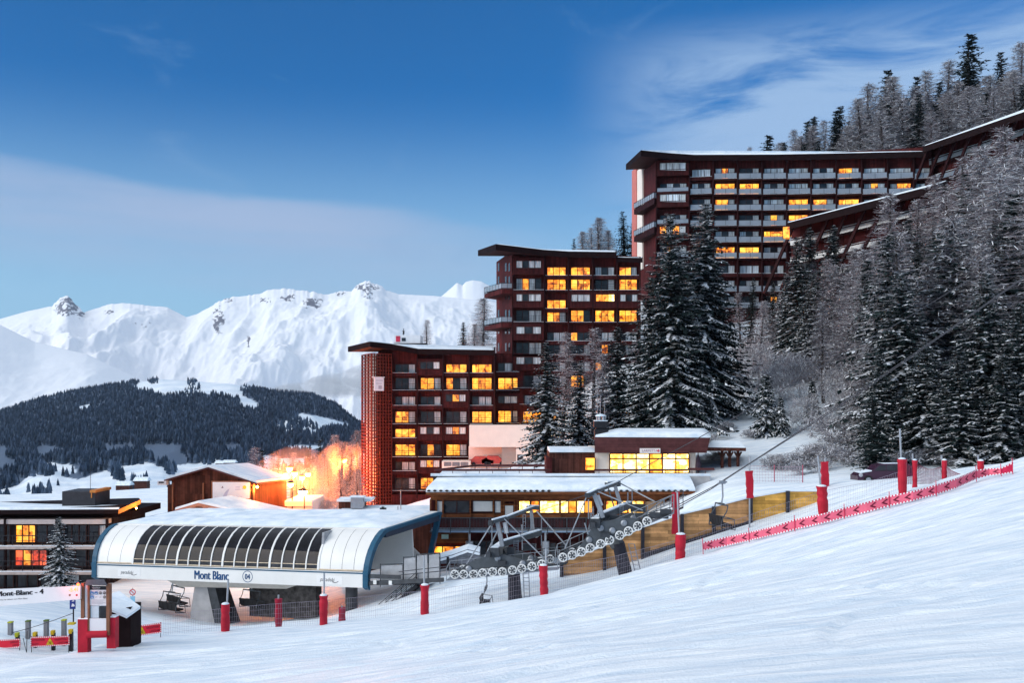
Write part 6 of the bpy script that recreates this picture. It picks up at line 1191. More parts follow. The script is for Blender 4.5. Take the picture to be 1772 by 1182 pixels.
def tower(foot_px, foot_Y, label, spec):
    base = on(foot_px, foot_Y); t = thing('lift_tower', base, label, 'lift tower', 'lift towers')
    fr = FN; S_ = spec
    # pylon
    p0, p1 = at(*S_['pyl0']), at(*S_['pyl1']); p0 = p0-UPV*1.2
    MB().tube(p0, p1, .52, .40, n=20).build('pylon', TDARK, t)
    ld = MB()
    for w_ in (.62, 1.0): ld.bar(p0+hd*w_+Vector((0, -.3, 0)), p1+hd*w_+Vector((0, -.3, 0)), .06, .06)
    for k in range(14): q_ = p0.lerp(p1, k/13)+Vector((0, -.3, 0)); ld.bar(q_+hd*.62, q_+hd*1.0, .03, .03)
    ld.build('ladder', TLIGHT, t)
    # crossarm over the pylon from lane to lane
    c0, c1 = fr.P(*S_['arm'], .35), FFr.P(S_['arm'][0]+S_['armx'], S_['arm'][1]-10, -.3)
    MB().bar(c0, c1, .62, .55).bar(p1-UPV*.2, p1.lerp((c0+c1)/2, .9), .7, .7).build('crossarm', TGREY, t)
    MB().bar(c0-dvv*.05, c0+dvv*.12, .66, .60).bar(c0+UPV*.30, c1+UPV*.30, .5, .06, 1).build('arm_end', [DARKM, ROOFSNOW], t)
    for nm, f_, dx, dy in (('balancer', fr, 0, 0), ('balancer', FFr, S_['armx'], -9)):
        m_ = MB(); plate(m_, f_, [(x+dx, y+dy) for x, y in S_['beam']], -.12, .12)
        for x, y in S_['lugs']: m_.lathe(f_.P(x+dx, y+dy, .05), [(.2, 0), (.2, .16), (.1, .2)], 12, 1, axis=-dvv)
        m_.build(nm, [TGREY, TLIGHT], t)
        sh = S_['sheaves']
        for (a, b_) in zip(sh[::2], sh[1::2]):
            m2 = MB(); A, B = f_.P(a[0]+dx, a[1]+dy), f_.P(b_[0]+dx, b_[1]+dy); mid = (A+B)/2; m2.bar(A, B, .10, .15).bar(mid, mid+UPV*.42, .12, .14).bar(A+UPV*.30, B+UPV*.34, .06, .06); m2.build('rocker_arm', TGREY, t)
        for x, y in sh: sheave(t, f_.P(x+dx, y+dy, .24))
        # catwalk below and behind the wheels
        cw = MB(); L0_, L1_ = f_.P(S_['cat'][0]+dx, S_['cat'][1]+dy, -.45), f_.P(S_['cat'][2]+dx, S_['cat'][3]+dy, -.45); cw.bar(L0_, L1_, .62, .06); cw.bar(L0_-dvv*.7, L1_-dvv*.7, .05, .05); n = 9
        for k in range(n+1): q_ = L0_.lerp(L1_, k/n); cw.bar(q_-dvv*.7, q_+dvv*.3, .05, .05); cw.tube(q_+dvv*.3, q_+dvv*.3+UPV*1.1, .025, n=6)
        for hh in (1.1, .6): cw.path([L0_+dvv*.3+UPV*hh, L1_+dvv*.3+UPV*hh], .025, 6)
        for e_ in (L0_, L1_): 
            cw.path([e_-dvv*.7, e_-dvv*.7+UPV*.75, e_+dvv*.3+UPV*1.1], .028, 6)
        cw.build('catwalk', TLIGHT if f_ is fr else TGREY, t)
    # lifting frame
    for nm, pts in S_['legs']:
        m_ = MB(); (x0, y0, w0), (x1, y1, o_) = pts; m_.bar(fr.P(x0, y0, o_), fr.P(x1, y1, o_), w0, w0*.8); m_.build('lifting_post', TLIGHT if nm else TGREY, t)
    for (x0, y0, o0, x1, y1, o1, w_) in S_['tops']: MB().bar(fr.P(x0, y0, o0), fr.P(x1, y1, o1), w_, w_).bar(fr.P(x0, y0, o0)+UPV*(w_*.5+.04), fr.P(x1, y1, o1)+UPV*(w_*.5+.04), w_*.8, .07, 1).build('lifting_beam', [TGREY, ROOFSNOW], t)
    for (x0, y0, o0, x1, y1, o1) in S_['stays']: MB().bar(fr.P(x0, y0, o0), fr.P(x1, y1, o1), .07, .07).build('stay', TLIGHT, t)
    x, y0, y1, o_ = S_['winch']; MB().tube(fr.P(x, y0, o_), fr.P(x+S_['wl'], y1, o_), .15, n=12).tube(fr.P(x+S_['wl'], y1, o_), fr.P(x+S_['wl']+2, y1+8, o_), .04, n=6).build('winch', M('winch_white', (.5, .51, .53), .4), t)
    for (x0, x1, y0, y1, o_) in S_['lad']:
        m_ = MB()
        for x in (x0, x1): m_.bar(fr.P(x, y0, o_), fr.P(x, y1, o_), .04, .04)
        for k in range(8): y = y0+(y1-y0)*k/7; m_.bar(fr.P(x0, y, o_), fr.P(x1, y, o_), .03, .03)
        m_.build('service_ladder', TLIGHT, t)
    for (x, y, w_, h_, o_) in S_['boxes']: MB().obox(fr.P(x, y, o_), hd*w_/2, dvv*.25, UPV*h_/2).build('junction_box', DARKM, t)
    return t
T1S = dict(pyl0=(893, 1040, 66.6), pyl1=(889, 985, 66.6), arm=(857, 955), armx=14, beam=[(792, 990), (806, 978), (832, 966), (856, 960), (880, 962), (905, 969), (920, 975), (915, 980), (880, 980), (856, 981), (830, 984), (800, 992)], lugs=[(812, 984), (862, 966), (905, 975)],
           sheaves=[(788.5, 993.4), (804, 993.4), (821, 993.4), (836.6, 991), (853.7, 989), (870.6, 989), (888, 986), (904, 983), (921.7, 979.7), (938.6, 975.8)], cat=(774, 1004, 966, 985),
           legs=[(1, ((859, 902, .30), (868, 947, -.3))), (1, ((900, 897, .26), (904, 942, -4.6))), (0, ((889, 918, .10), (892, 945, -3.)))], tops=[(853, 903, .2, 872, 899, -.6, .22), (868, 901, -.6, 906, 891, -4.6, .18), (896, 890, -4., 910, 894, -5.2, .26), (866, 944, -.6, 916, 938, -4.6, .34)],
           stays=[(852, 905, 0, 806, 978, -.2), (853, 922, -2, 836, 968, -.4), (871, 899, -.3, 944, 970, -.1), (910, 898, -4.6, 970, 956, -3.), (846, 914, -1, 846, 950, -1), (855, 914, -2, 855, 950, -2), (902, 908, -4, 902, 935, -4), (919, 908, -4.6, 919, 962, -4.6), (890, 918, -3, 895, 960, -2)],
           winch=(871, 906, 925, -.5), wl=3, lad=[(891, 895.5, 900, 948, -3.2), (882, 890, 941, 962, -1.5)], boxes=[(850, 905, .3, .3, .1), (903, 958, .9, .4, -3), (880, 958, .5, .5, -1.), (848, 958, .28, .32, .5), (870, 973, .5, .25, .1)])
T2S = dict(pyl0=(1092, 1003, 65.0), pyl1=(1070, 940, 65.0), arm=(1030, 905), armx=16, beam=[(1000, 952), (1014, 930), (1026, 912), (1045, 903), (1070, 898), (1092, 897), (1106, 899), (1100, 910), (1078, 922), (1050, 932), (1020, 948), (1004, 957)], lugs=[(1020, 934), (1040, 914), (1080, 905), (1060, 918)],
           sheaves=[(975, 964), (991, 960), (1007, 954.5), (1022, 947.7), (1040, 940.7), (1055.4, 934), (1072.8, 926), (1088, 918.7), (1104, 910), (1120, 901.8)], cat=(962, 975, 1166, 888),
           legs=[(1, ((1027, 855, .32), (1043, 897, -.3))), (1, ((1055, 850, .28), (1066, 888, -4.6))), (0, ((1046, 852, .1), (1058, 890, -3.)))], tops=[(1016, 858, .2, 1032, 851, -.5, .24), (1030, 852, -.5, 1060, 846, -4.6, .18), (1040, 849, -4.2, 1062, 848, -5., .34), (1040, 896, -.6, 1082, 887, -4.6, .4)],
           stays=[(1016, 858, 0, 977, 950, -.2), (1034, 852, -.4, 1112, 884, -.2), (1058, 843, -4.6, 1130, 876, -3.), (1024, 880, -1, 1016, 920, -1), (1031, 882, -2, 1028, 905, -2), (1012, 905, .1, 1018, 925, .1), (1017, 866, -.5, 1017, 900, -.5), (1080, 862, -4, 1080, 890, -4), (1087, 858, -4.6, 1087, 890, -4.6), (1104, 905, -3, 1147, 872, -3), (1147, 872, -3, 1164, 864, -3), (1147, 872, -3, 1147, 886, -3), (1160, 865, -3, 1161, 886, -3)],
           winch=(1032, 859, 877, -.5), wl=7, lad=[(1020, 1026, 882, 912, -.5), (1068, 1074, 882, 905, -2.5)], boxes=[(1017, 857, .3, .3, .1), (1100, 888, 1.0, .5, -3), (1062, 902, .6, .5, -1.), (1028, 907, .28, .32, .5), (1048, 925, .6, .3, .1), (1140, 893, 1.2, .35, -.2), (1152, 888, .7, .4, -.2)])
tower(893, 66.6, 'lift tower with level wheel train, the one nearer the station', T1S); tower(1088, 65., 'leaning lift tower with climbing wheel train, the one uphill', T2S)
# haul ropes and communication line
CAB = M('steel_cable', (.07, .07, .08), .4, .6)
def cable(name, pts, r, label):
    o = MB().path(pts, r, 6).build(name, CAB, None, pts[0]); tag(o, label, 'cable'); return o
def along(fr, pts, dx=0, dy=0, out=0.):
    res = []
    for a, b_ in zip(pts, pts[1:]):
        for k in range(8): res.append(fr.P(a[0]+(b_[0]-a[0])*k/8+dx, a[1]+(b_[1]-a[1])*k/8+dy, out))
    res.append(fr.P(pts[-1][0]+dx, pts[-1][1]+dy, out)); return res
up_n = [(x, y-7) for x, y in T1S['sheaves']+T2S['sheaves']]
cable('haul_rope', along(FN, [(650, 1000)]+up_n+[(1165, 883), (1230, 847), (1300, 801), (1430, 719), (1560, 630), (1700, 532), (1850, 425)]), .032, 'near steel haul rope running over the wheel trains and up past the trees')
cable('haul_rope', along(FFr, [(690, 990)]+[(x+12, y-9) for x, y in up_n]+[(1170, 876), (1235, 842), (1305, 797), (1430, 716), (1560, 627), (1700, 530), (1850, 423)]), .032, 'far haul rope running beside the near one up past the trees')
cable('signal_line', along(FFr, [(908, 893), (980, 868), (1054, 842), (1130, 800), (1230, 746), (1300, 706), (1408, 641), (1540, 567), (1700, 470), (1850, 378)], 0, 0, .5), .028, 'thin black signal line sagging from the tower tops up across the larches')
# ------------------------------------------------------------------ chairs
SEAT = M('black_seat_padding', (.018, .018, .02), .6)
def chair(p, label, yaw=0., s=1., hang=2.9):
    """four seat chair: grip, hanger, bail frame, seat, back, bar; p is the grip on the rope"""
    t = thing('lift_chair', p-UPV*hang*s, label, 'lift chair', 'lift chairs'); c_, s_ = math.cos(yaw), math.sin(yaw); f = hd*c_+dvv*s_; l = dvv*c_-hd*s_
    W = lambda a, b_, z: p+f*a*s+l*b_*s+UPV*z*s
    MB().obox(W(0, 0, -.03), f*.18*s, l*.1*s, UPV*.1*s).bar(W(-.3, 0, -.12), W(.3, 0, -.02), .08, .08).build('grip', TLIGHT, t)
    MB().path([W(0, 0, -.1), W(.03, 0, -.9), W(-.05, 0, -1.35)], .05*s, 8).build('hanger', TLIGHT, t)
    m_ = MB(); m_.bar(W(-.05, -1.0, -1.4), W(-.05, 1.0, -1.4), .08, .08)
    for b_ in (-1., 1.): m_.path([W(-.05, b_, -1.4), W(-.12, b_, -1.75), W(-.42, b_, -2.2), W(-.48, b_, -2.75), W(.25, b_, -2.85)], .035*s, 6)
    m_.bar(W(-.05, -.35, -1.38), W(-.05, .35, -1.38), .14, .12); m_.build('bail', TGREY, t)
    m_ = MB(); 
    for k in range(4):
        b_ = -.78+.52*k; m_.obox(W(-.05, b_, -2.62), f*.27*s+UPV*.03*s, l*.24*s, UPV*.045*s)
    m_.build('seat', SEAT, t); m_ = MB()
    for k in range(4):
        b_ = -.78+.52*k; m_.obox(W(-.42, b_, -2.32), f*.04*s, l*.24*s, UPV*.27*s-f*.05*s)
    m_.build('backrest', SEAT, t)
    m_ = MB()
    for b_ in (-.95, .95): m_.path([W(-.35, b_, -2.15), W(.38, b_, -2.25), W(.45, b_, -2.9)], .025*s, 6)
    m_.path([W(.38, -.95, -2.25), W(.38, .95, -2.25)], .03*s, 6).path([W(.45, -.95, -2.9), W(.45, .95, -2.9)], .03*s, 6); m_.build('safety_bar', TGREY, t)
    return t
chair(FN.P(1250, 834), 'empty black lift chair hanging over the timber retaining wall', 0.35)
chair(FN.P(842, 988), 'lift chair hanging below the wheel train of the level tower', .1, .78, 2.9)
chair(SP(SL*.26, 1.6, .25), 'large dark lift chair parked under the left end of the station', 1.15, 1.12); chair(SP(SL*.21, 4.2, .25), 'dark lift chair half hidden at the rear left under the station', 1.0, 1.12); chair(SP(SL*.53, 3.0, .25), 'dark lift chair hanging near the middle of the station underside', 1.2, 1.0)
# ------------------------------------------------------------------ things standing on the snow
def hit(px, py, Ya=30., Yb=64., fallback=59.5):
    Y = np.arange(Ya, Yb, .1); z = gz((px-CX)/FP*Y, Y); r = (HZ-py)/FP*Y; k = np.nonzero(r <= z)[0]
    return float(Y[k[0]]) if len(k) else fallback
REDPAD = M('red_padding', (.42, .012, .030), .55, var=.2, scale=1.6, bump=.3); REDPAD2 = M('dark_red_padding', (.28, .010, .030), .6, var=.2, scale=1.6, bump=.3)
def padded(px, y0, y1, pole, label, Y=None, w_=14., mat=None, lean_=0., snow=True, group='red padded fence posts'):
    Y = Y or hit(px, y1); p = at(px, y1, Y); z0 = min(p.z, g1(p.x, Y)-.1); s = Y/FP; t = thing('padded_post', (p.x, Y, z0), label, 'padded post', group); rng = random.Random(int(px)); r = w_*s/2
    top = at(px+lean_, y0, Y); prof = []; n = 9; H_ = top.z-z0
    mb = MB(); i0 = 0; N_ = 14; V_ = []
    for j in range(n+1):
        u = j/n; c = Vector((p.x, Y, z0)).lerp(top, u); rr = r*(1+rng.uniform(-.08, .10)+(.10 if j == n else 0)); V_.append([c+Vector((math.cos(2*math.pi*k/N_)*rr*(1+rng.uniform(-.04, .04)), math.sin(2*math.pi*k/N_)*rr, 0)) for k in range(N_)])
    for j in range(n):
        for k in range(N_): mb.face([V_[j][k], V_[j][(k+1) % N_], V_[j+1][(k+1) % N_], V_[j+1][k]])
    mb.face(V_[n]); mb.build('pad', mat or REDPAD, t)
    q = at(pole[0], pole[1], Y+.05); MB().tube((p.x+(q.x-p.x)*-.1, Y+.05, z0), q, .055, n=10).build('pole', STEEL, t)
    if snow: MB().lathe(top+UPV*.005, [(r*.95, 0), (r*.8, .06), (r*.3, .10)], 12).build('snow_cap', ROOFSNOW, t)
    return t
padded(390, 1046, 1094, (395, 1004), 'red padded post below the middle of the station, leftmost near one'); padded(560, 1031, 1082, (561, 992), 'red padded post before the charcoal station column'); padded(735, 1013, 1063, (733, 962), 'red padded post right of the station stair')
padded(942, 979, 1027, (945, 950), 'red padded post below the level lift tower', lean_=-2); padded(1177, 925, 971, (1172, 852), 'red padded post before the timber wall, flared top', lean_=1, w_=17); padded(1425, 842, 893, (1415, 789), 'tall red padded post where the arrow banner passes it', lean_=-3, w_=17); padded(1562, 795, 857, (1557, 742), 'tallest red padded post before the dark parked car', lean_=-1)
padded(482, 1037, 1085, (482, 1030), 'dark red padded post behind the net under the station', 63.5, 12, REDPAD2, snow=False); padded(592, 1052, 1084, (592, 1048), 'short dark red pad at the foot of the charcoal station column', 63.5, 12, REDPAD2, snow=False)
padded(1583, 797, 842, (1579, 785), 'slim striped red padded post at the dark net', 66, 8, group='red padded posts by the dark net'); padded(1634, 797, 836, (1629, 788), 'red padded post in the middle of the dark net', 66, 8.5, group='red padded posts by the dark net'); padded(1697, 798, 840, (1692, 788), 'red padded post at the right end of the dark net', 58, 10.5, group='red padded posts by the dark net')
def flag_pole(px, y0, y1, top, bot, Y, label, w_=10, lx=0):
    p = at(px, bot, Y); t = thing('flag_pole', (p.x, Y, min(p.z, g1(p.x, Y))), label, 'pole'); MB().tube((p.x, Y, min(p.z, g1(p.x, Y)-.2)), at(px+lx*.1, top, Y), .06, n=10).build('pole', STEEL, t)
    a = MB(); n = 8; s = Y/FP; rg = random.Random(px)
    L_ = [at(px+lx*(1-j/n)-w_*.55+rg.uniform(-1, 1), y1+(y0-y1)*j/n, Y-.08) for j in range(n+1)]; R_ = [at(px+lx*(1-j/n)+w_*.5+rg.uniform(-1, 1), y1+(y0-y1)*j/n-1, Y-.1) for j in range(n+1)]; bk = Vector((0, .28, 0))
    for j in range(n):
        a.face([L_[j], R_[j], R_[j+1], L_[j+1]]).face([R_[j], R_[j]+bk, R_[j+1]+bk, R_[j+1]]).face([L_[j+1], L_[j+1]+bk, L_[j]+bk, L_[j]]).face([R_[j]+bk, L_[j]+bk, L_[j+1]+bk, R_[j+1]+bk])
    a.face([L_[n], R_[n], R_[n]+bk, L_[n]+bk]).build('red_sleeve', REDPAD, t)
flag_pole(1297, 816, 863, 789, 897, 71, 'steel pole with torn red sleeve above the timber wall', 11, 2); flag_pole(1428, 800, 846, 792, 850, 76, 'steel pole with red sleeve behind the tall padded post', 11, 1); flag_pole(1170, 853, 925, 850, 926, 66, 'red sleeved pole at the uphill end of the leaning tower', 11, 0)
# nets: knotted cord strung from post to post
CORD = M('violet_net_cord', (.34, .31, .37), .8); CORDR = M('maroon_net_cord', (.17, .03, .06), .8); CORDP = M('pale_pink_net_cord', (.42, .30, .36), .8)
def net(name, pts, label, h_cells, step, r, mat, sag=.0, group=None):
    """pts: (px, y_top, y_bottom, Y)"""
    mb = MB(); P0 = at(pts[0][0], pts[0][2], pts[0][3])
    for a, b_ in zip(pts, pts[1:]):
        A0, A1, B0, B1 = at(a[0], a[2], a[3]), at(a[0], a[1], a[3]), at(b_[0], b_[2], b_[3]), at(b_[0], b_[1], b_[3]); n = max(2, int((B0-A0).length/step)); rg = random.Random(a[0])
        def q(u, v): 
            p = A0.lerp(B0, u).lerp(A1.lerp(B1, u), v); return p-UPV*sag*math.sin(math.pi*u)*v+Vector((0, .05*math.sin(u*23+v*3), 0))
        for k in range(n+1):
            u = k/n; j_ = rg.uniform(-.2, .2)/n; mb.tube(q(u, 0), q(min(1, max(0, u+j_)), 1), r, n=3, cap=False)
        for v in range(h_cells+1):
            for k in range(0, 10): mb.tube(q(k/10, v/h_cells), q((k+1)/10, v/h_cells), r*(1.8 if v == h_cells else 1), n=3, cap=False)
    o = mb.build(name, mat, None, P0); tag(o, label, 'net', group); return o
gy = lambda px, Y: CX*0+HZ-FP*g1((px-CX)/FP*Y, Y)/Y
def npts(l): return [(px, yt, gy(px, Y)+1 if yb is None else yb, Y) for px, yt, yb, Y in l]
net('safety_net', npts([(283, 1066, None, 59.6), (390, 1053, None, 60.2), (470, 1046, None, 60.4), (560, 1040, None, 60.4), (650, 1031, None, 60.4), (735, 1023, None, 60.3)]), 'violet cord safety net along the piste edge below the station', 5, .13, .0055, CORD)
net('safety_net', npts([(735, 1023, None, 60.3), (800, 1014, None, 60.4), (870, 1003, None, 60.4), (942, 987, None, 60.3), (1060, 964, None, 60.4), (1177, 934, None, 60.3)]), 'violet cord safety net below the two lift towers', 5, .13, .0055, CORD)
net('safety_net', npts([(1177, 934, None, 60.3), (1260, 905, None, 60.4), (1330, 880, None, 60.4), (1425, 850, None, 60.3), (1500, 835, None, 60.4), (1562, 815, None, 60.3)]), 'violet cord safety net before the timber retaining wall', 5, .14, .005, CORD)
net('safety_net', [(1568, 798, 838, 66), (1583, 800, 838, 66), (1634, 806, 836, 66), (1692, 818, 838, 64)], 'dark maroon net sagging between the right hand padded posts', 12, .07, .014, CORDR, .35)
net('safety_net', [(1300, 806, 842, 82), (1340, 808, 842, 82), (1389, 808, 842, 82)], 'pale pink net fence on the upper terrace above the timber wall', 7, .22, .010, CORDP)
for k, px in enumerate((1340, 1389)):
    p = at(px, 842, 82); t = thing('net_stake', p, f'slim pink stake of the upper terrace net, {("left", "right")[k]} of two', 'stake', 'stakes of the upper terrace net'); MB().tube(p-UPV*.3, at(px, 805, 82), .045, n=8).build('stake', M('pink_stake', (.40, .12, .16), .6), t)
# ------------------------------------------------------------------ pink arrow banner
PINK = M('pink_banner_cloth', (.72, .13, .20), .7, var=.12, scale=1.5); BMARK = M('banner_dark_print', (.14, .01, .03), .7); BWHT = M('banner_white_print', (.8, .74, .76), .7); BRED = M('banner_red_print', (.55, .02, .07), .7)
bt = [(1217, 939, 953), (1258, 929, 945), (1297, 921, 936), (1340, 911, 926), (1376, 899, 917), (1420, 890, 907), (1462, 879, 896), (1500, 869, 887), (1540, 858, 876), (1580, 850, 867), (1621, 839, 856), (1655, 828, 845), (1690, 813, 829), (1712, 811, 823), (1733, 810, 821), (1753, 800, 818)]
bY = [hit(x, b_+5, 40) for x, a, b_ in bt]; bY = [float(np.median(bY[max(0, i-1):i+2])) for i in range(len(bY))]
bn_ = thing('arrow_banner', at(1480, 892, bY[6]), 'long pink ribbon banner with dark arrows pointing downhill along the piste edge', 'banner')
mb = MB(); segs = []
for (a, ya, yb_), (b_, yc_, yd_), Ya, Yb_ in zip(bt, bt[1:], bY, bY[1:]): segs.append((at(a, yb_, Ya), at(b_, yd_, Yb_), at(b_, yc_, Yb_), at(a, ya, Ya)))
off = Vector((0, -.012, 0))
for i, (A, B, C_, D) in enumerate(segs):
    mb.face([A, B, C_, D], 3 if i == len(segs)-1 else 0); mb.face([D-off*2, C_-off*2, B-off*2, A-off*2], 0); Q_ = lambda u, v, o=1.: A.lerp(B, u).lerp(D.lerp(C_, u), v)+off*o
    nd_ = max(4, int((B-A).length/.16))
    for k in range(nd_):
        u0, u1 = k/nd_, (k+.5)/nd_
        for v0, v1 in ((.0, .13), (.87, 1.)): mb.face([Q_(u0, v0), Q_(u1, v0), Q_(u1, v1), Q_(u0, v1)], 2); mb.face([Q_(u1, v0), Q_((k+1)/nd_, v0), Q_((k+1)/nd_, v1), Q_(u1, v1)], 3)
    if i < len(segs)-1:
        nc = max(1, int((B-A).length/.62))
        for k in range(nc):
            u = (k+.5)/nc; w_ = .12/(B-A).length; h_ = .17/(B-A).length
            mb.face([Q_(u-h_, .5, 1.5), Q_(u+w_, .22, 1.5), Q_(u+w_+h_*.5, .3, 1.5), Q_(u-h_*.1, .5, 1.5)], 1); mb.face([Q_(u-h_, .5, 1.5), Q_(u-h_*.1, .5, 1.5), Q_(u+w_+h_*.5, .7, 1.5), Q_(u+w_, .78, 1.5)], 1)
mb.build('ribbon', [PINK, BMARK, BWHT, BRED], bn_)
for i in (0, 2, 4, 6, 8, 10, 12, 14, 15):
    x, a, b_ = bt[i]; Y = bY[i]; MB().tube(at(x, b_+6, Y-.03)-UPV*.1, at(x-1.5, a-7, Y-.03), .02, n=6).build('stake', BRED, bn_)
# ------------------------------------------------------------------ timber retaining wall
PLANK = clad_mat('larch_planks', (.56, .30, .13), .24, False, .75, .4); PLANKB = clad_mat('fresh_larch_planks', (.68, .36, .08), .24, False, .75, .3)
rw = thing('retaining_wall', at(1240, 930, 72), 'stepped retaining wall of yellow brown planks between dark steel posts', 'wall'); Yw = 72.
W = [(972, 974, 1008), (1046, 946, 994), (1112, 914, 970), (1180, 891, 948), (1235, 878, 925), (1299, 862, 910), (1363, 851, 888), (1416, 851, 872)]
for (a, ta, ba), (b_, tb, bb_) in zip(W, W[1:]):
    A, B, C_, D = at(a, ba+14, Yw), at(b_, bb_+14, Yw), at(b_, tb, Yw), at(a, ta, Yw); k_ = Vector((0, .14, 0)); MB().hexa([A, B, B+k_, A+k_, D, C_, C_+k_, D+k_]).build('plank_panel', PLANK if a < 1299 else PLANKB, rw)
    t0, t1 = D+Vector((0, -.06, .0)), C_+Vector((0, -.06, 0)); MB().prism([t0+UPV*.004, t1+UPV*.004, t1+UPV*.004+k_*2, t0+UPV*.004+k_*2], [t0+UPV*.1, t1+UPV*.1, t1+UPV*.16+k_*2, t0+UPV*.16+k_*2]).build('snow', ROOFSNOW, rw)
for a, ta, ba in W[:-1]: MB().bar(at(a, ta-1, Yw-.1), at(a, ba+16, Yw-.1), .34, .24).build('post', M('dark_steel_post', (.035, .035, .045), .5, .3) if a == 972 else bpy.data.materials['dark_steel_post'], rw)
A, B = at(1112, 962, Yw-.2), at(1299, 905, Yw-.2); MB().bar(A, B, .25, .3).build('waler', bpy.data.materials['dark_steel_post'], rw)
# ------------------------------------------------------------------ parked car
cY = 77.; cp_ = at(1528, 838, cY); cr = thing('parked_car', (cp_.x, cY, cp_.z), 'dark purple estate car parked in snow behind the tallest padded post', 'car'); PUR = M('dark_plum_car_paint', (.045, .012, .035), .25, .3, var=.1, spec=.6)
C3 = lambda x, z, y=0: (cp_.x+x, cY+y, cp_.z+z)
body = [(-1.95, .22), (2.5, .22), (2.5, .85), (2.42, 1.05), (-.75, .98), (-1.7, .82), (-1.95, .62)]; cab = [(-.85, .98), (2.40, 1.02), (2.2, 1.50), (1.6, 1.58), (.1, 1.56), (-.35, 1.44)]
MB().prism([C3(x, z, -.02) for x, z in body], [C3(x, z, 1.7) for x, z in body]).prism([C3(x, z-.004, .1) for x, z in cab], [C3(x, z-.004, 1.58) for x, z in cab]).build('body', PUR, cr)
for poly in ([(-.62, 1.02), (.25, 1.03), (.25, 1.46), (-.25, 1.42)], [(.33, 1.03), (1.2, 1.04), (1.2, 1.49), (.33, 1.47)], [(1.28, 1.04), (2.1, 1.06), (2.0, 1.44), (1.28, 1.49)]): MB().face([C3(x, z, .093) for x, z in poly]).build('window', GLASS, cr)
for x in (-1.15, 1.65):
    wl = MB().tube(C3(x, .32, -.08), C3(x, .32, .2), .34, n=20).build('tyre', M('tyre_rubber', (.015, .015, .015), .8) if x < 0 else bpy.data.materials['tyre_rubber'], cr); MB().tube(C3(x, .32, -.10), C3(x, .32, -.07), .2, n=14).build('rim', STEEL, wl)
MB().lathe(C3(-1.72, .70, -.02), [(.16, -.02), (.15, .06), (.05, .09)], 12, axis=(-.4, -1, .1)).build('headlight', M('headlight_glass', (.35, .36, .4), .15), cr); MB().prism([C3(x, z+.005, .15) for x, z in ((-.25, 1.44), (.15, 1.555), (1.6, 1.575), (2.15, 1.50))]+[], [C3(x, z+.005, 1.5) for x, z in ((-.25, 1.44), (.15, 1.555), (1.6, 1.575), (2.15, 1.50))]).build('roof_snow', ROOFSNOW, cr)
MB().prism([C3(-1.7, .835, .1), C3(-.8, .99, .1), C3(-.8, .99, 1.5), C3(-1.7, .835, 1.5)], [C3(-1.6, .88, .2), C3(-.75, 1.05, .2), C3(-.75, 1.05, 1.4), C3(-1.6, .88, 1.4)]).build('bonnet_snow', ROOFSNOW, cr)
# snow covered machine by the restaurant
mY = 83.; mp = at(795, 976, mY); mc = thing('covered_machine', (mp.x, mY, mp.z), 'snow covered tarpaulined machine standing before the restaurant ground floor', 'machine'); sM = mY/FP
prof = [(-38, 0), (36, 0), (35, 20), (14, 25), (-14, 15), (-36, 9)]
MB().prism([(mp.x+x*sM, mY, mp.z+z*sM) for x, z in prof], [(mp.x+x*sM, mY+1.8, mp.z+z*sM) for x, z in prof]).build('tarpaulin', M('grey_tarpaulin', (.16, .17, .20), .7, var=.4, scale=2.5, bump=.5), mc)
top_ = [(-36, 9), (-14, 15), (14, 25), (35, 20)]; m_ = MB()
for (x0, z0), (x1, z1) in zip(top_, top_[1:]): m_.prism([(mp.x+x0*sM, mY-.08, mp.z+z0*sM-.25), (mp.x+x1*sM, mY-.08, mp.z+z1*sM-.25), (mp.x+x1*sM, mY+1.8, mp.z+z1*sM+.004), (mp.x+x0*sM, mY+1.8, mp.z+z0*sM+.004)], [(mp.x+x0*sM, mY+.1, mp.z+z0*sM+.16), (mp.x+x1*sM, mY+.1, mp.z+z1*sM+.18), (mp.x+x1*sM, mY+1.8, mp.z+z1*sM+.2), (mp.x+x0*sM, mY+1.8, mp.z+z0*sM+.2)])
m_.build('snow', ROOFSNOW, mc)
for x in (-36, -20): MB().bar((mp.x+x*sM, mY-.05, mp.z-.5), (mp.x+x*sM, mY-.05, mp.z+12*sM), .2, .2).build('strut', METAL, mc)
# ------------------------------------------------------------------ information kiosk with name beam
kY = hit(146, 1129, 30, 60, 52.); K = lambda px, py, d=0.: at(px, py, kY+d); kz = K(0, 1134).z; FK = Frame2(-60, kY, 240, kY)
TIMB = M('brown_round_timber', (.22, .095, .055), .7, var=.2, scale=3); SIGNW = M('sign_panel_white', (.74, .73, .74), .45, var=.03)
kk = thing('information_kiosk', (K(165, 0).x, kY, kz), 'timber information kiosk with red padded legs and pictogram board', 'kiosk')
for x0, x1, y0, y1, d in ((135, 152, 1072, 1132, 0.), (183, 198, 1070, 1124, .15)):
    m_ = MB(); FK.slab(m_, x0, x1, y0, y1, -d-.42, -d+.05); m_.build('leg_pad', REDPAD, kk); MB().prism([FK.P(x0-.5, y0, -d+.06)+UPV*.003, FK.P(x1+.5, y0, -d+.06)+UPV*.003, FK.P(x1+.5, y0, -d-.44)+UPV*.003, FK.P(x0-.5, y0, -d-.44)+UPV*.003], [FK.P(x0, y0-2, -d)+UPV*.003, FK.P(x1, y0-2, -d)+UPV*.003, FK.P(x1, y0-2, -d-.4)+UPV*.003, FK.P(x0, y0-2, -d-.4)+UPV*.003]).build('pad_snow', ROOFSNOW, kk)
m_ = MB(); a_, b_ = FK.P(150, 1099, -.05), FK.P(186, 1098, -.05); m_.tube(a_, b_, .19, n=16); m_.build('cross_pad', REDPAD, kk)
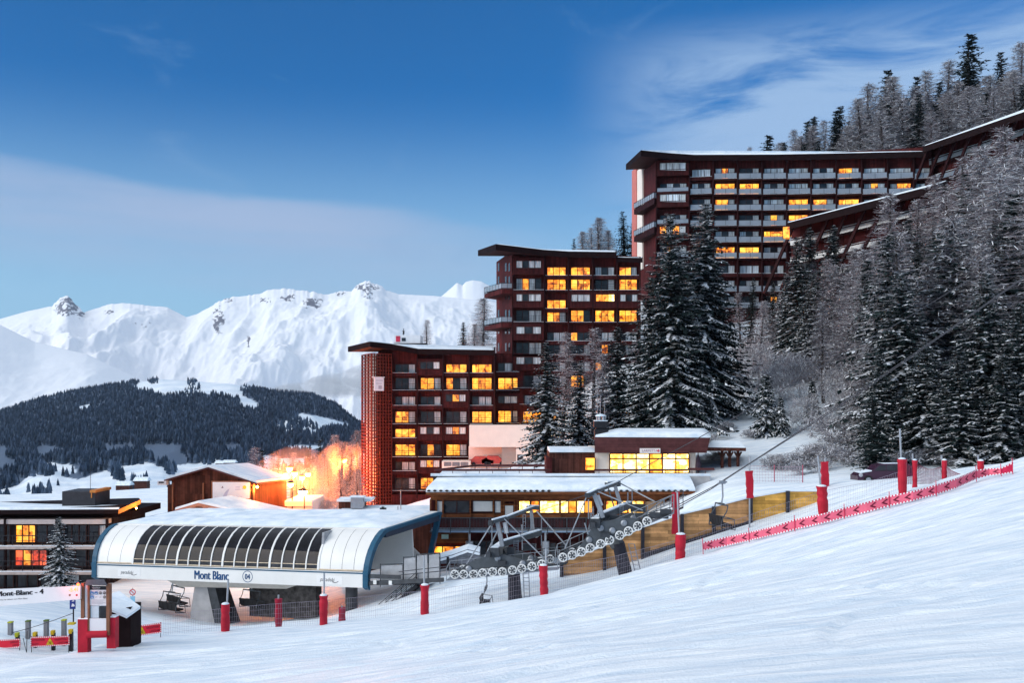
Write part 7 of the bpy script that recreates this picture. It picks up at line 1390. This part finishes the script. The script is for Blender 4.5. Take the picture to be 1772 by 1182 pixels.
for x0, x1, y0 in ((140, 145.5, 1010), (151.5, 155, 1012), (184, 189.5, 1012)): FK.slab(MB(), x0, x1, y0, 1100, -.3, .02).build('post', TIMB, kk)
FK.slab(MB(), 146, 151.4, 1012, 1073, -.2, -.06).build('side_panel', SIGNW, kk)
bd = MB(); FK.slab(bd, 155, 184, 1016, 1049, -.12, -.04, 0); FK.slab(bd, 155, 184, 1015, 1021.5, -.039, -.02, 1); q = FK.P(158.5, 1018.2, -.012); bd.text('informations', q, (1, 0, 0), UPV, .085, 0, .002); bd.text('information', FK.P(160, 1020.8, -.012), (1, 0, 0), UPV, .075, 0, .002)
for i, (x, y, m__) in enumerate(((159, 1027, 2), (166, 1027, 2), (173.5, 1027, 3), (180.5, 1027, 3), (159, 1034, 2), (166, 1034, 4), (173.5, 1034, 4), (180.5, 1034, 3))):
    c = FK.P(x, y, -.012); r_ = .075
    if m__ == 2: bd.face([c+Vector((-r_, 0, -r_)), c+Vector((r_, 0, -r_)), c+Vector((r_, 0, r_)), c+Vector((-r_, 0, r_))], 2); bd.face([c+Vector((-.03, -.003, -.05)), c+Vector((.04, -.003, -.05)), c+Vector((.0, -.003, .04))], 0)
    elif m__ == 3: ring(c, .05, .075, Vector((1, 0, 0)), UPV, bd, 1, 16); bd.face([c+Vector((-.03, -.002, -.035)), c+Vector((.01, -.002, -.04)), c+Vector((.035, -.002, .035)), c+Vector((0, -.002, .03))], 1)
    else: bd.face([c+Vector((-.05, 0, -.02)), c+Vector((.05, 0, .0)), c+Vector((.05, 0, .015)), c+Vector((-.05, 0, -.005))], 1)
for k in range(4): c = FK.P(158, 1039.5+k*2.2, -.012); bd.face([c, c+Vector((.7-.12*(k % 2), 0, 0)), c+Vector((.7-.12*(k % 2), 0, .018)), c+Vector((0, 0, .018))], 4)
bd.build('pictogram_board', [SIGNW, LETK, M('pictogram_blue', (.02, .16, .42), .5), M('sign_red', (.5, .02, .03), .5), M('print_grey', (.4, .4, .43), .5)], kk)
FK.slab(MB(), 156, 170, 1050, 1070.5, -.25, -.05).build('map_case', M('map_pale', (.55, .62, .66), .3, var=.1), kk); FK.slab(MB(), 172, 184, 1050, 1070.5, -.25, -.05).build('screen', GLASS, kk); FK.slab(MB(), 154.5, 184, 1071, 1092.5, -.3, .0).build('lower_panel', SIGNW, kk)
MB().prism([K(146, 1013, -.3), K(186, 1014, -.3), K(186, 1014, .9), K(146, 1013, .9)], [K(150, 1004, -.2), K(180, 1003, -.2), K(178, 1003, .8), K(152, 1004, .8)]).build('roof', M('grey_roof_felt', (.10, .10, .12), .8), kk)
# name beam
nb = thing('name_sign', (K(60, 0).x, kY, K(60, 1046).z), 'long white sign beam naming the lift, with a red temperature display', 'sign'); FS = Frame2(-160, kY+.6, 141, kY-.1)
def FSP(px, py, o=0.): return FS.P(px, py, o)
mS = MB(); a = [FSP(-150, 1062, .1), FSP(140.5, 1037, .1), FSP(140.5, 1037, -.02), FSP(-150, 1062, -.02)]; b_ = [FSP(-150, 1026, .1), FSP(140.5, 1014.5, .1), FSP(140.5, 1014.5, -.02), FSP(-150, 1026, -.02)]; mS.prism(a, b_, 0)
dr = (FSP(140, 1030)-FSP(0, 1038)); dr.normalize()
for k in range(5): mS.text('Mont-Blanc - 4', FSP(-5, 1032.2, .107+k*.002)+dr*(.011*k), dr, UPV, .36, 1, .0, 1.15)
mS.text('ACCES : tous les skieurs vers Mont Blanc', FSP(-12, 1040.0, .107), dr, UPV, .10, 1, .001, 1.12)
for x, m__ in ((122.5, 3), (134.5, 2)): c = FSP(x, 1029.8, .105); ring(c, 0.0, .055, dr, UPV, mS, m__, 14)
mS.build('board', [SIGNW, LETK, bpy.data.materials['sign_red'], M('sign_brown', (.25, .12, .08), .5)], nb)
LED = M('red_led_display', (1, .1, .03), .5, emit=5., emit_col=(1, .10, .02))
MB().text('-5.41', FSP(120.5, 1023.8, .115), dr, UPV, .27, 0, .006, .95).build('display', LED, nb)
rdl = thing('warning_lamp', FSP(136, 1013, .1), 'small red lamp glowing on top of the name sign', 'lamp'); MB().lathe(FSP(136, 1013.5, .05), [(.07, 0), (.07, .06), (.02, .12)], 10).build('bulb', LED, rdl); l = bpy.data.lights.new('lamp_light', 'POINT'); l.energy = 25; l.color = (1, .06, .03); l.shadow_soft_size = .05; lo_ = bpy.data.objects.new('lamp_light', l); COL.objects.link(lo_); lo_.location = (-.15, -.3, .2); lo_.parent = rdl
# ticket hut with tilted snow roof
hY = kY+2.2; HQ = lambda px, py, d=0.: at(px, py, hY+d); ht = thing('ticket_hut', (HQ(212, 0).x, hY, HQ(0, 1112).z), 'small dark timber hut with a steep pale snow covered roof beside the kiosk', 'hut')
MB().box((HQ(196, 0).x, hY, HQ(0, 1125).z), (HQ(226, 0).x, hY+1.5, HQ(0, 1052).z)).build('wall', FASCIA, ht)
A, B, C_, D, E_, F_ = HQ(187, 1034, 1.2), HQ(206, 1027, 1.6), HQ(243, 1054, .5), HQ(219, 1071, -.55), HQ(190, 1058, -.5), HQ(186, 1050, 0)
MB().prism([p-UPV*.12 for p in (F_, E_, D, C_, B, A)], [F_, E_, D, C_, B, A]).build('roof', FASCIA, ht); MB().prism([p+UPV*.004 for p in (F_, E_, D, C_, B, A)], [p+UPV*.13 for p in (F_, E_, D, C_, B, A)]).build('snow', ROOFSNOW, ht)
# round no entry sign and its companion plates
ns = thing('prohibition_sign', at(229, 1075, 62), 'round red ringed sign on a thin post beside the parked chairs', 'sign'); MB().tube(at(229.5, 1085, 62), at(229.5, 1018, 62.04), .03, n=8).build('post', STEEL, ns); c = at(229.5, 1025.5, 61.93)
m_ = ring(c, 0, .15, Vector((1, 0, 0)), UPV, MB(), 0, 24); ring(c+Vector((0, -.004, 0)), .15, .20, Vector((1, 0, 0)), UPV, m_, 1, 24); m_.bar(c+Vector((-.11, -.006, .11)), c+Vector((.11, -.006, -.11)), .006, .04, 1); m_.build('disc', [SIGNW, bpy.data.materials['sign_red']], ns); m_ = MB(); m_.box((c.x-.15, c.y-.01, c.z-.62), (c.x+.15, c.y+.02, c.z-.26)); m_.build('plate', M('pale_blue_plate', (.25, .50, .66), .5), ns)
bp = thing('blue_sign', at(125, 1075, kY+4), 'narrow blue pictogram sign on a post left of the kiosk', 'sign'); B_ = lambda px, py, d=0.: at(px, py, kY+4+d); MB().tube(B_(127, 1080), B_(127, 1036), .04, n=8).build('post', METAL, bp)
m_ = MB(); m_.box((B_(122, 0).x, kY+3.9, B_(0, 1054).z), (B_(131.5, 0).x, kY+3.96, B_(0, 1037).z)); c = B_(126.5, 1046, -.11); m_.face([c+Vector((-.1, 0, -.15)), c+Vector((.1, 0, -.12)), c+Vector((.05, 0, .0)), c+Vector((-.06, 0, .03))], 1); m_.face([c+Vector((-.08, 0, .12)), c+Vector((.09, 0, .16)), c+Vector((.0, 0, .22))], 1); m_.build('plate', [M('deep_blue_plate', (.02, .04, .22), .5), SIGNW], bp)
MB().box((B_(125, 0).x, kY+3.4, B_(0, 1078).z), (B_(136, 0).x, kY+3.7, B_(0, 1075).z)).build('yellow_foot', M('yellow_paint', (.6, .42, .02), .5), bp)
# ------------------------------------------------------------------ queue gates and red warning cloths on the left
gY = hit(70, 1124, 30, 60, 53.); Gq = lambda px, py, d=0.: at(px, py, gY+d); GREYP = M('grey_gate_post', (.22, .23, .25), .6, .2, var=.15); LIME = M('lime_cap', (.42, .46, .03), .5); YEL = bpy.data.materials['yellow_paint']
for k, (px, top, bot) in enumerate(((5, 1082, 1124), (36, 1080, 1126), (68, 1079, 1123), (99, 1078, 1123))):
    t = thing('gate_post', Gq(px, bot+2, .8), f'tall grey queue gate post with mossy cap, {_ord[k]} from the left', 'gate post', 'tall queue gate posts'); MB().box((Gq(px-3.2, 0).x, gY+.7, Gq(0, bot+8).z), (Gq(px+3.2, 0).x, gY+.95, Gq(0, top+2).z)).build('post', GREYP, t); MB().box((Gq(px-3.5, 0).x, gY+.68, Gq(0, top+2).z+.003), (Gq(px+3.5, 0).x, gY+.97, Gq(0, top).z)).build('cap', LIME if k % 3 == 0 else M('moss_cap', (.12, .17, .05), .8) if k == 1 else bpy.data.materials['moss_cap'], t)
for k, (px, top, bot) in enumerate(((29, 1096, 1126), (60, 1095, 1126), (91, 1092, 1125), (122, 1090, 1126))):
    t = thing('gate_bollard', Gq(px, bot), f'short black queue bollard with yellow reader head, {_ord[k]} from the left', 'bollard', 'short queue bollards'); MB().box((Gq(px-2.5, 0).x, gY, Gq(0, bot+8).z), (Gq(px+2.5, 0).x, gY+.2, Gq(0, top+5).z)).build('post', METAL, t); MB().box((Gq(px-3, 0).x, gY-.06, Gq(0, top+7).z), (Gq(px+2.4, 0).x, gY+.18, Gq(0, top).z)).build('reader_head', YEL if k else LIME, t)
def cloth(x0, y0t, y0b, x1, y1t, y1b, Y, label, l1, l2, r1, r2, sym=True):
    t = thing('warning_cloth', at((x0+x1)/2, (y0b+y1b)/2, Y), label, 'banner', 'red warning cloths'); A, B, C_, D = at(x0, y0b, Y), at(x1, y1b, Y), at(x1, y1t, Y), at(x0, y0t, Y); Q_ = lambda u, v, o=1.: A.lerp(B, u).lerp(D.lerp(C_, u), v)+Vector((0, -.008*o, 0)); mb = MB()
    mb.hexa([A, B, B+Vector((0, .03, 0)), A+Vector((0, .03, 0)), D, C_, C_+Vector((0, .03, 0)), D+Vector((0, .03, 0))]); n = 20
    for k in range(n):
        for v0, v1 in ((0, .12), (.88, 1)): mb.face([Q_(k/n, v0), Q_((k+.5)/n, v0), Q_((k+.5)/n, v1), Q_(k/n, v1)], 1)
    for k in range(5):
        for u0, u1 in ((0, .018), (.982, 1)): mb.face([Q_(u0, k/5), Q_(u1, k/5), Q_(u1, (k+.5)/5), Q_(u0, (k+.5)/5)], 1)
    ux = (B-A).normalized(); hgt_ = (D-A).length
    if sym:
        mb.face([Q_(.40, .14, 1.5), Q_(.60, .14, 1.5), Q_(.5, .86, 1.5)], 2); c = Q_(.5, .36, 2.2); r_ = hgt_*.14
        for sx in (1, -1): mb.bar(c+ux*r_*sx+UPV*r_, c-ux*r_*sx-UPV*r_, .004, .05, 3, up=(0, 1, 0))
    sz = hgt_*.30
    for u, v, s_, al in ((.04, .56, l1, 'LEFT'), (.04, .2, l2, 'LEFT'), (.96, .56, r1, 'RIGHT'), (.96, .2, r2, 'RIGHT')):
        if s_: mb.text(s_, Q_(u, v, 1.6), ux, UPV, sz, 3, .006, .72, al)
    mb.build('cloth', [M('red_warning_cloth', (.68, .02, .045), .6, var=.1) if 'red_warning_cloth' not in bpy.data.materials else bpy.data.materials['red_warning_cloth'], BWHT, YEL, BMARK], t)
    for u in (.02, .98): p = Q_(u, 0, -2); MB().tube(p-UPV*.55, Q_(u, 1.05, -2), .02, n=6).build('stake', METAL, t)
cloth(-32, 1110, 1127, 35, 1106, 1121, gY-.5, 'red warning cloth cut by the left picture edge, leftmost of three', 'VITESSE', '', 'DANGER', 'LENTE', False); cloth(53, 1103, 1121, 120, 1101, 1117, gY-.5, 'red warning cloth with yellow triangle across the queue gate', 'ATTENTION', 'SLOW', 'RALENTISSEZ', 'LANGSAM'); cloth(212, 1087, 1105, 279, 1078, 1096, 56.5, 'red warning cloth with yellow triangle right of the hut', 'ATTENTION', 'SLOW', 'RALENTISSEZ', 'LANGSAM')
A, B = Gq(8, 1099, 1.), B_(126, 1062); cable('guide_rope', [A.lerp(B, k/10)-UPV*.25*math.sin(math.pi*k/10)*.3 for k in range(11)], .018, 'thin guide rope slanting over the queue gate to the blue sign')
for k, (px, y0, y1, dx) in enumerate(((46, 1093, 1126, 1), (126, 1108, 1128, -3))):
    p = Gq(px, y1, -.6); t = thing('ski_pole', p, f'thin dark stake leaning by the warning cloth, {("left", "right")[k]} of two', 'stake', 'thin stakes by the warning cloth'); MB().tube(p-UPV*.15, Gq(px+dx, y0, -.6), .02, n=6).tube(p-UPV*.15, Gq(px-6, y0+12, -.6), .016, n=6).build('shaft', METAL, t)
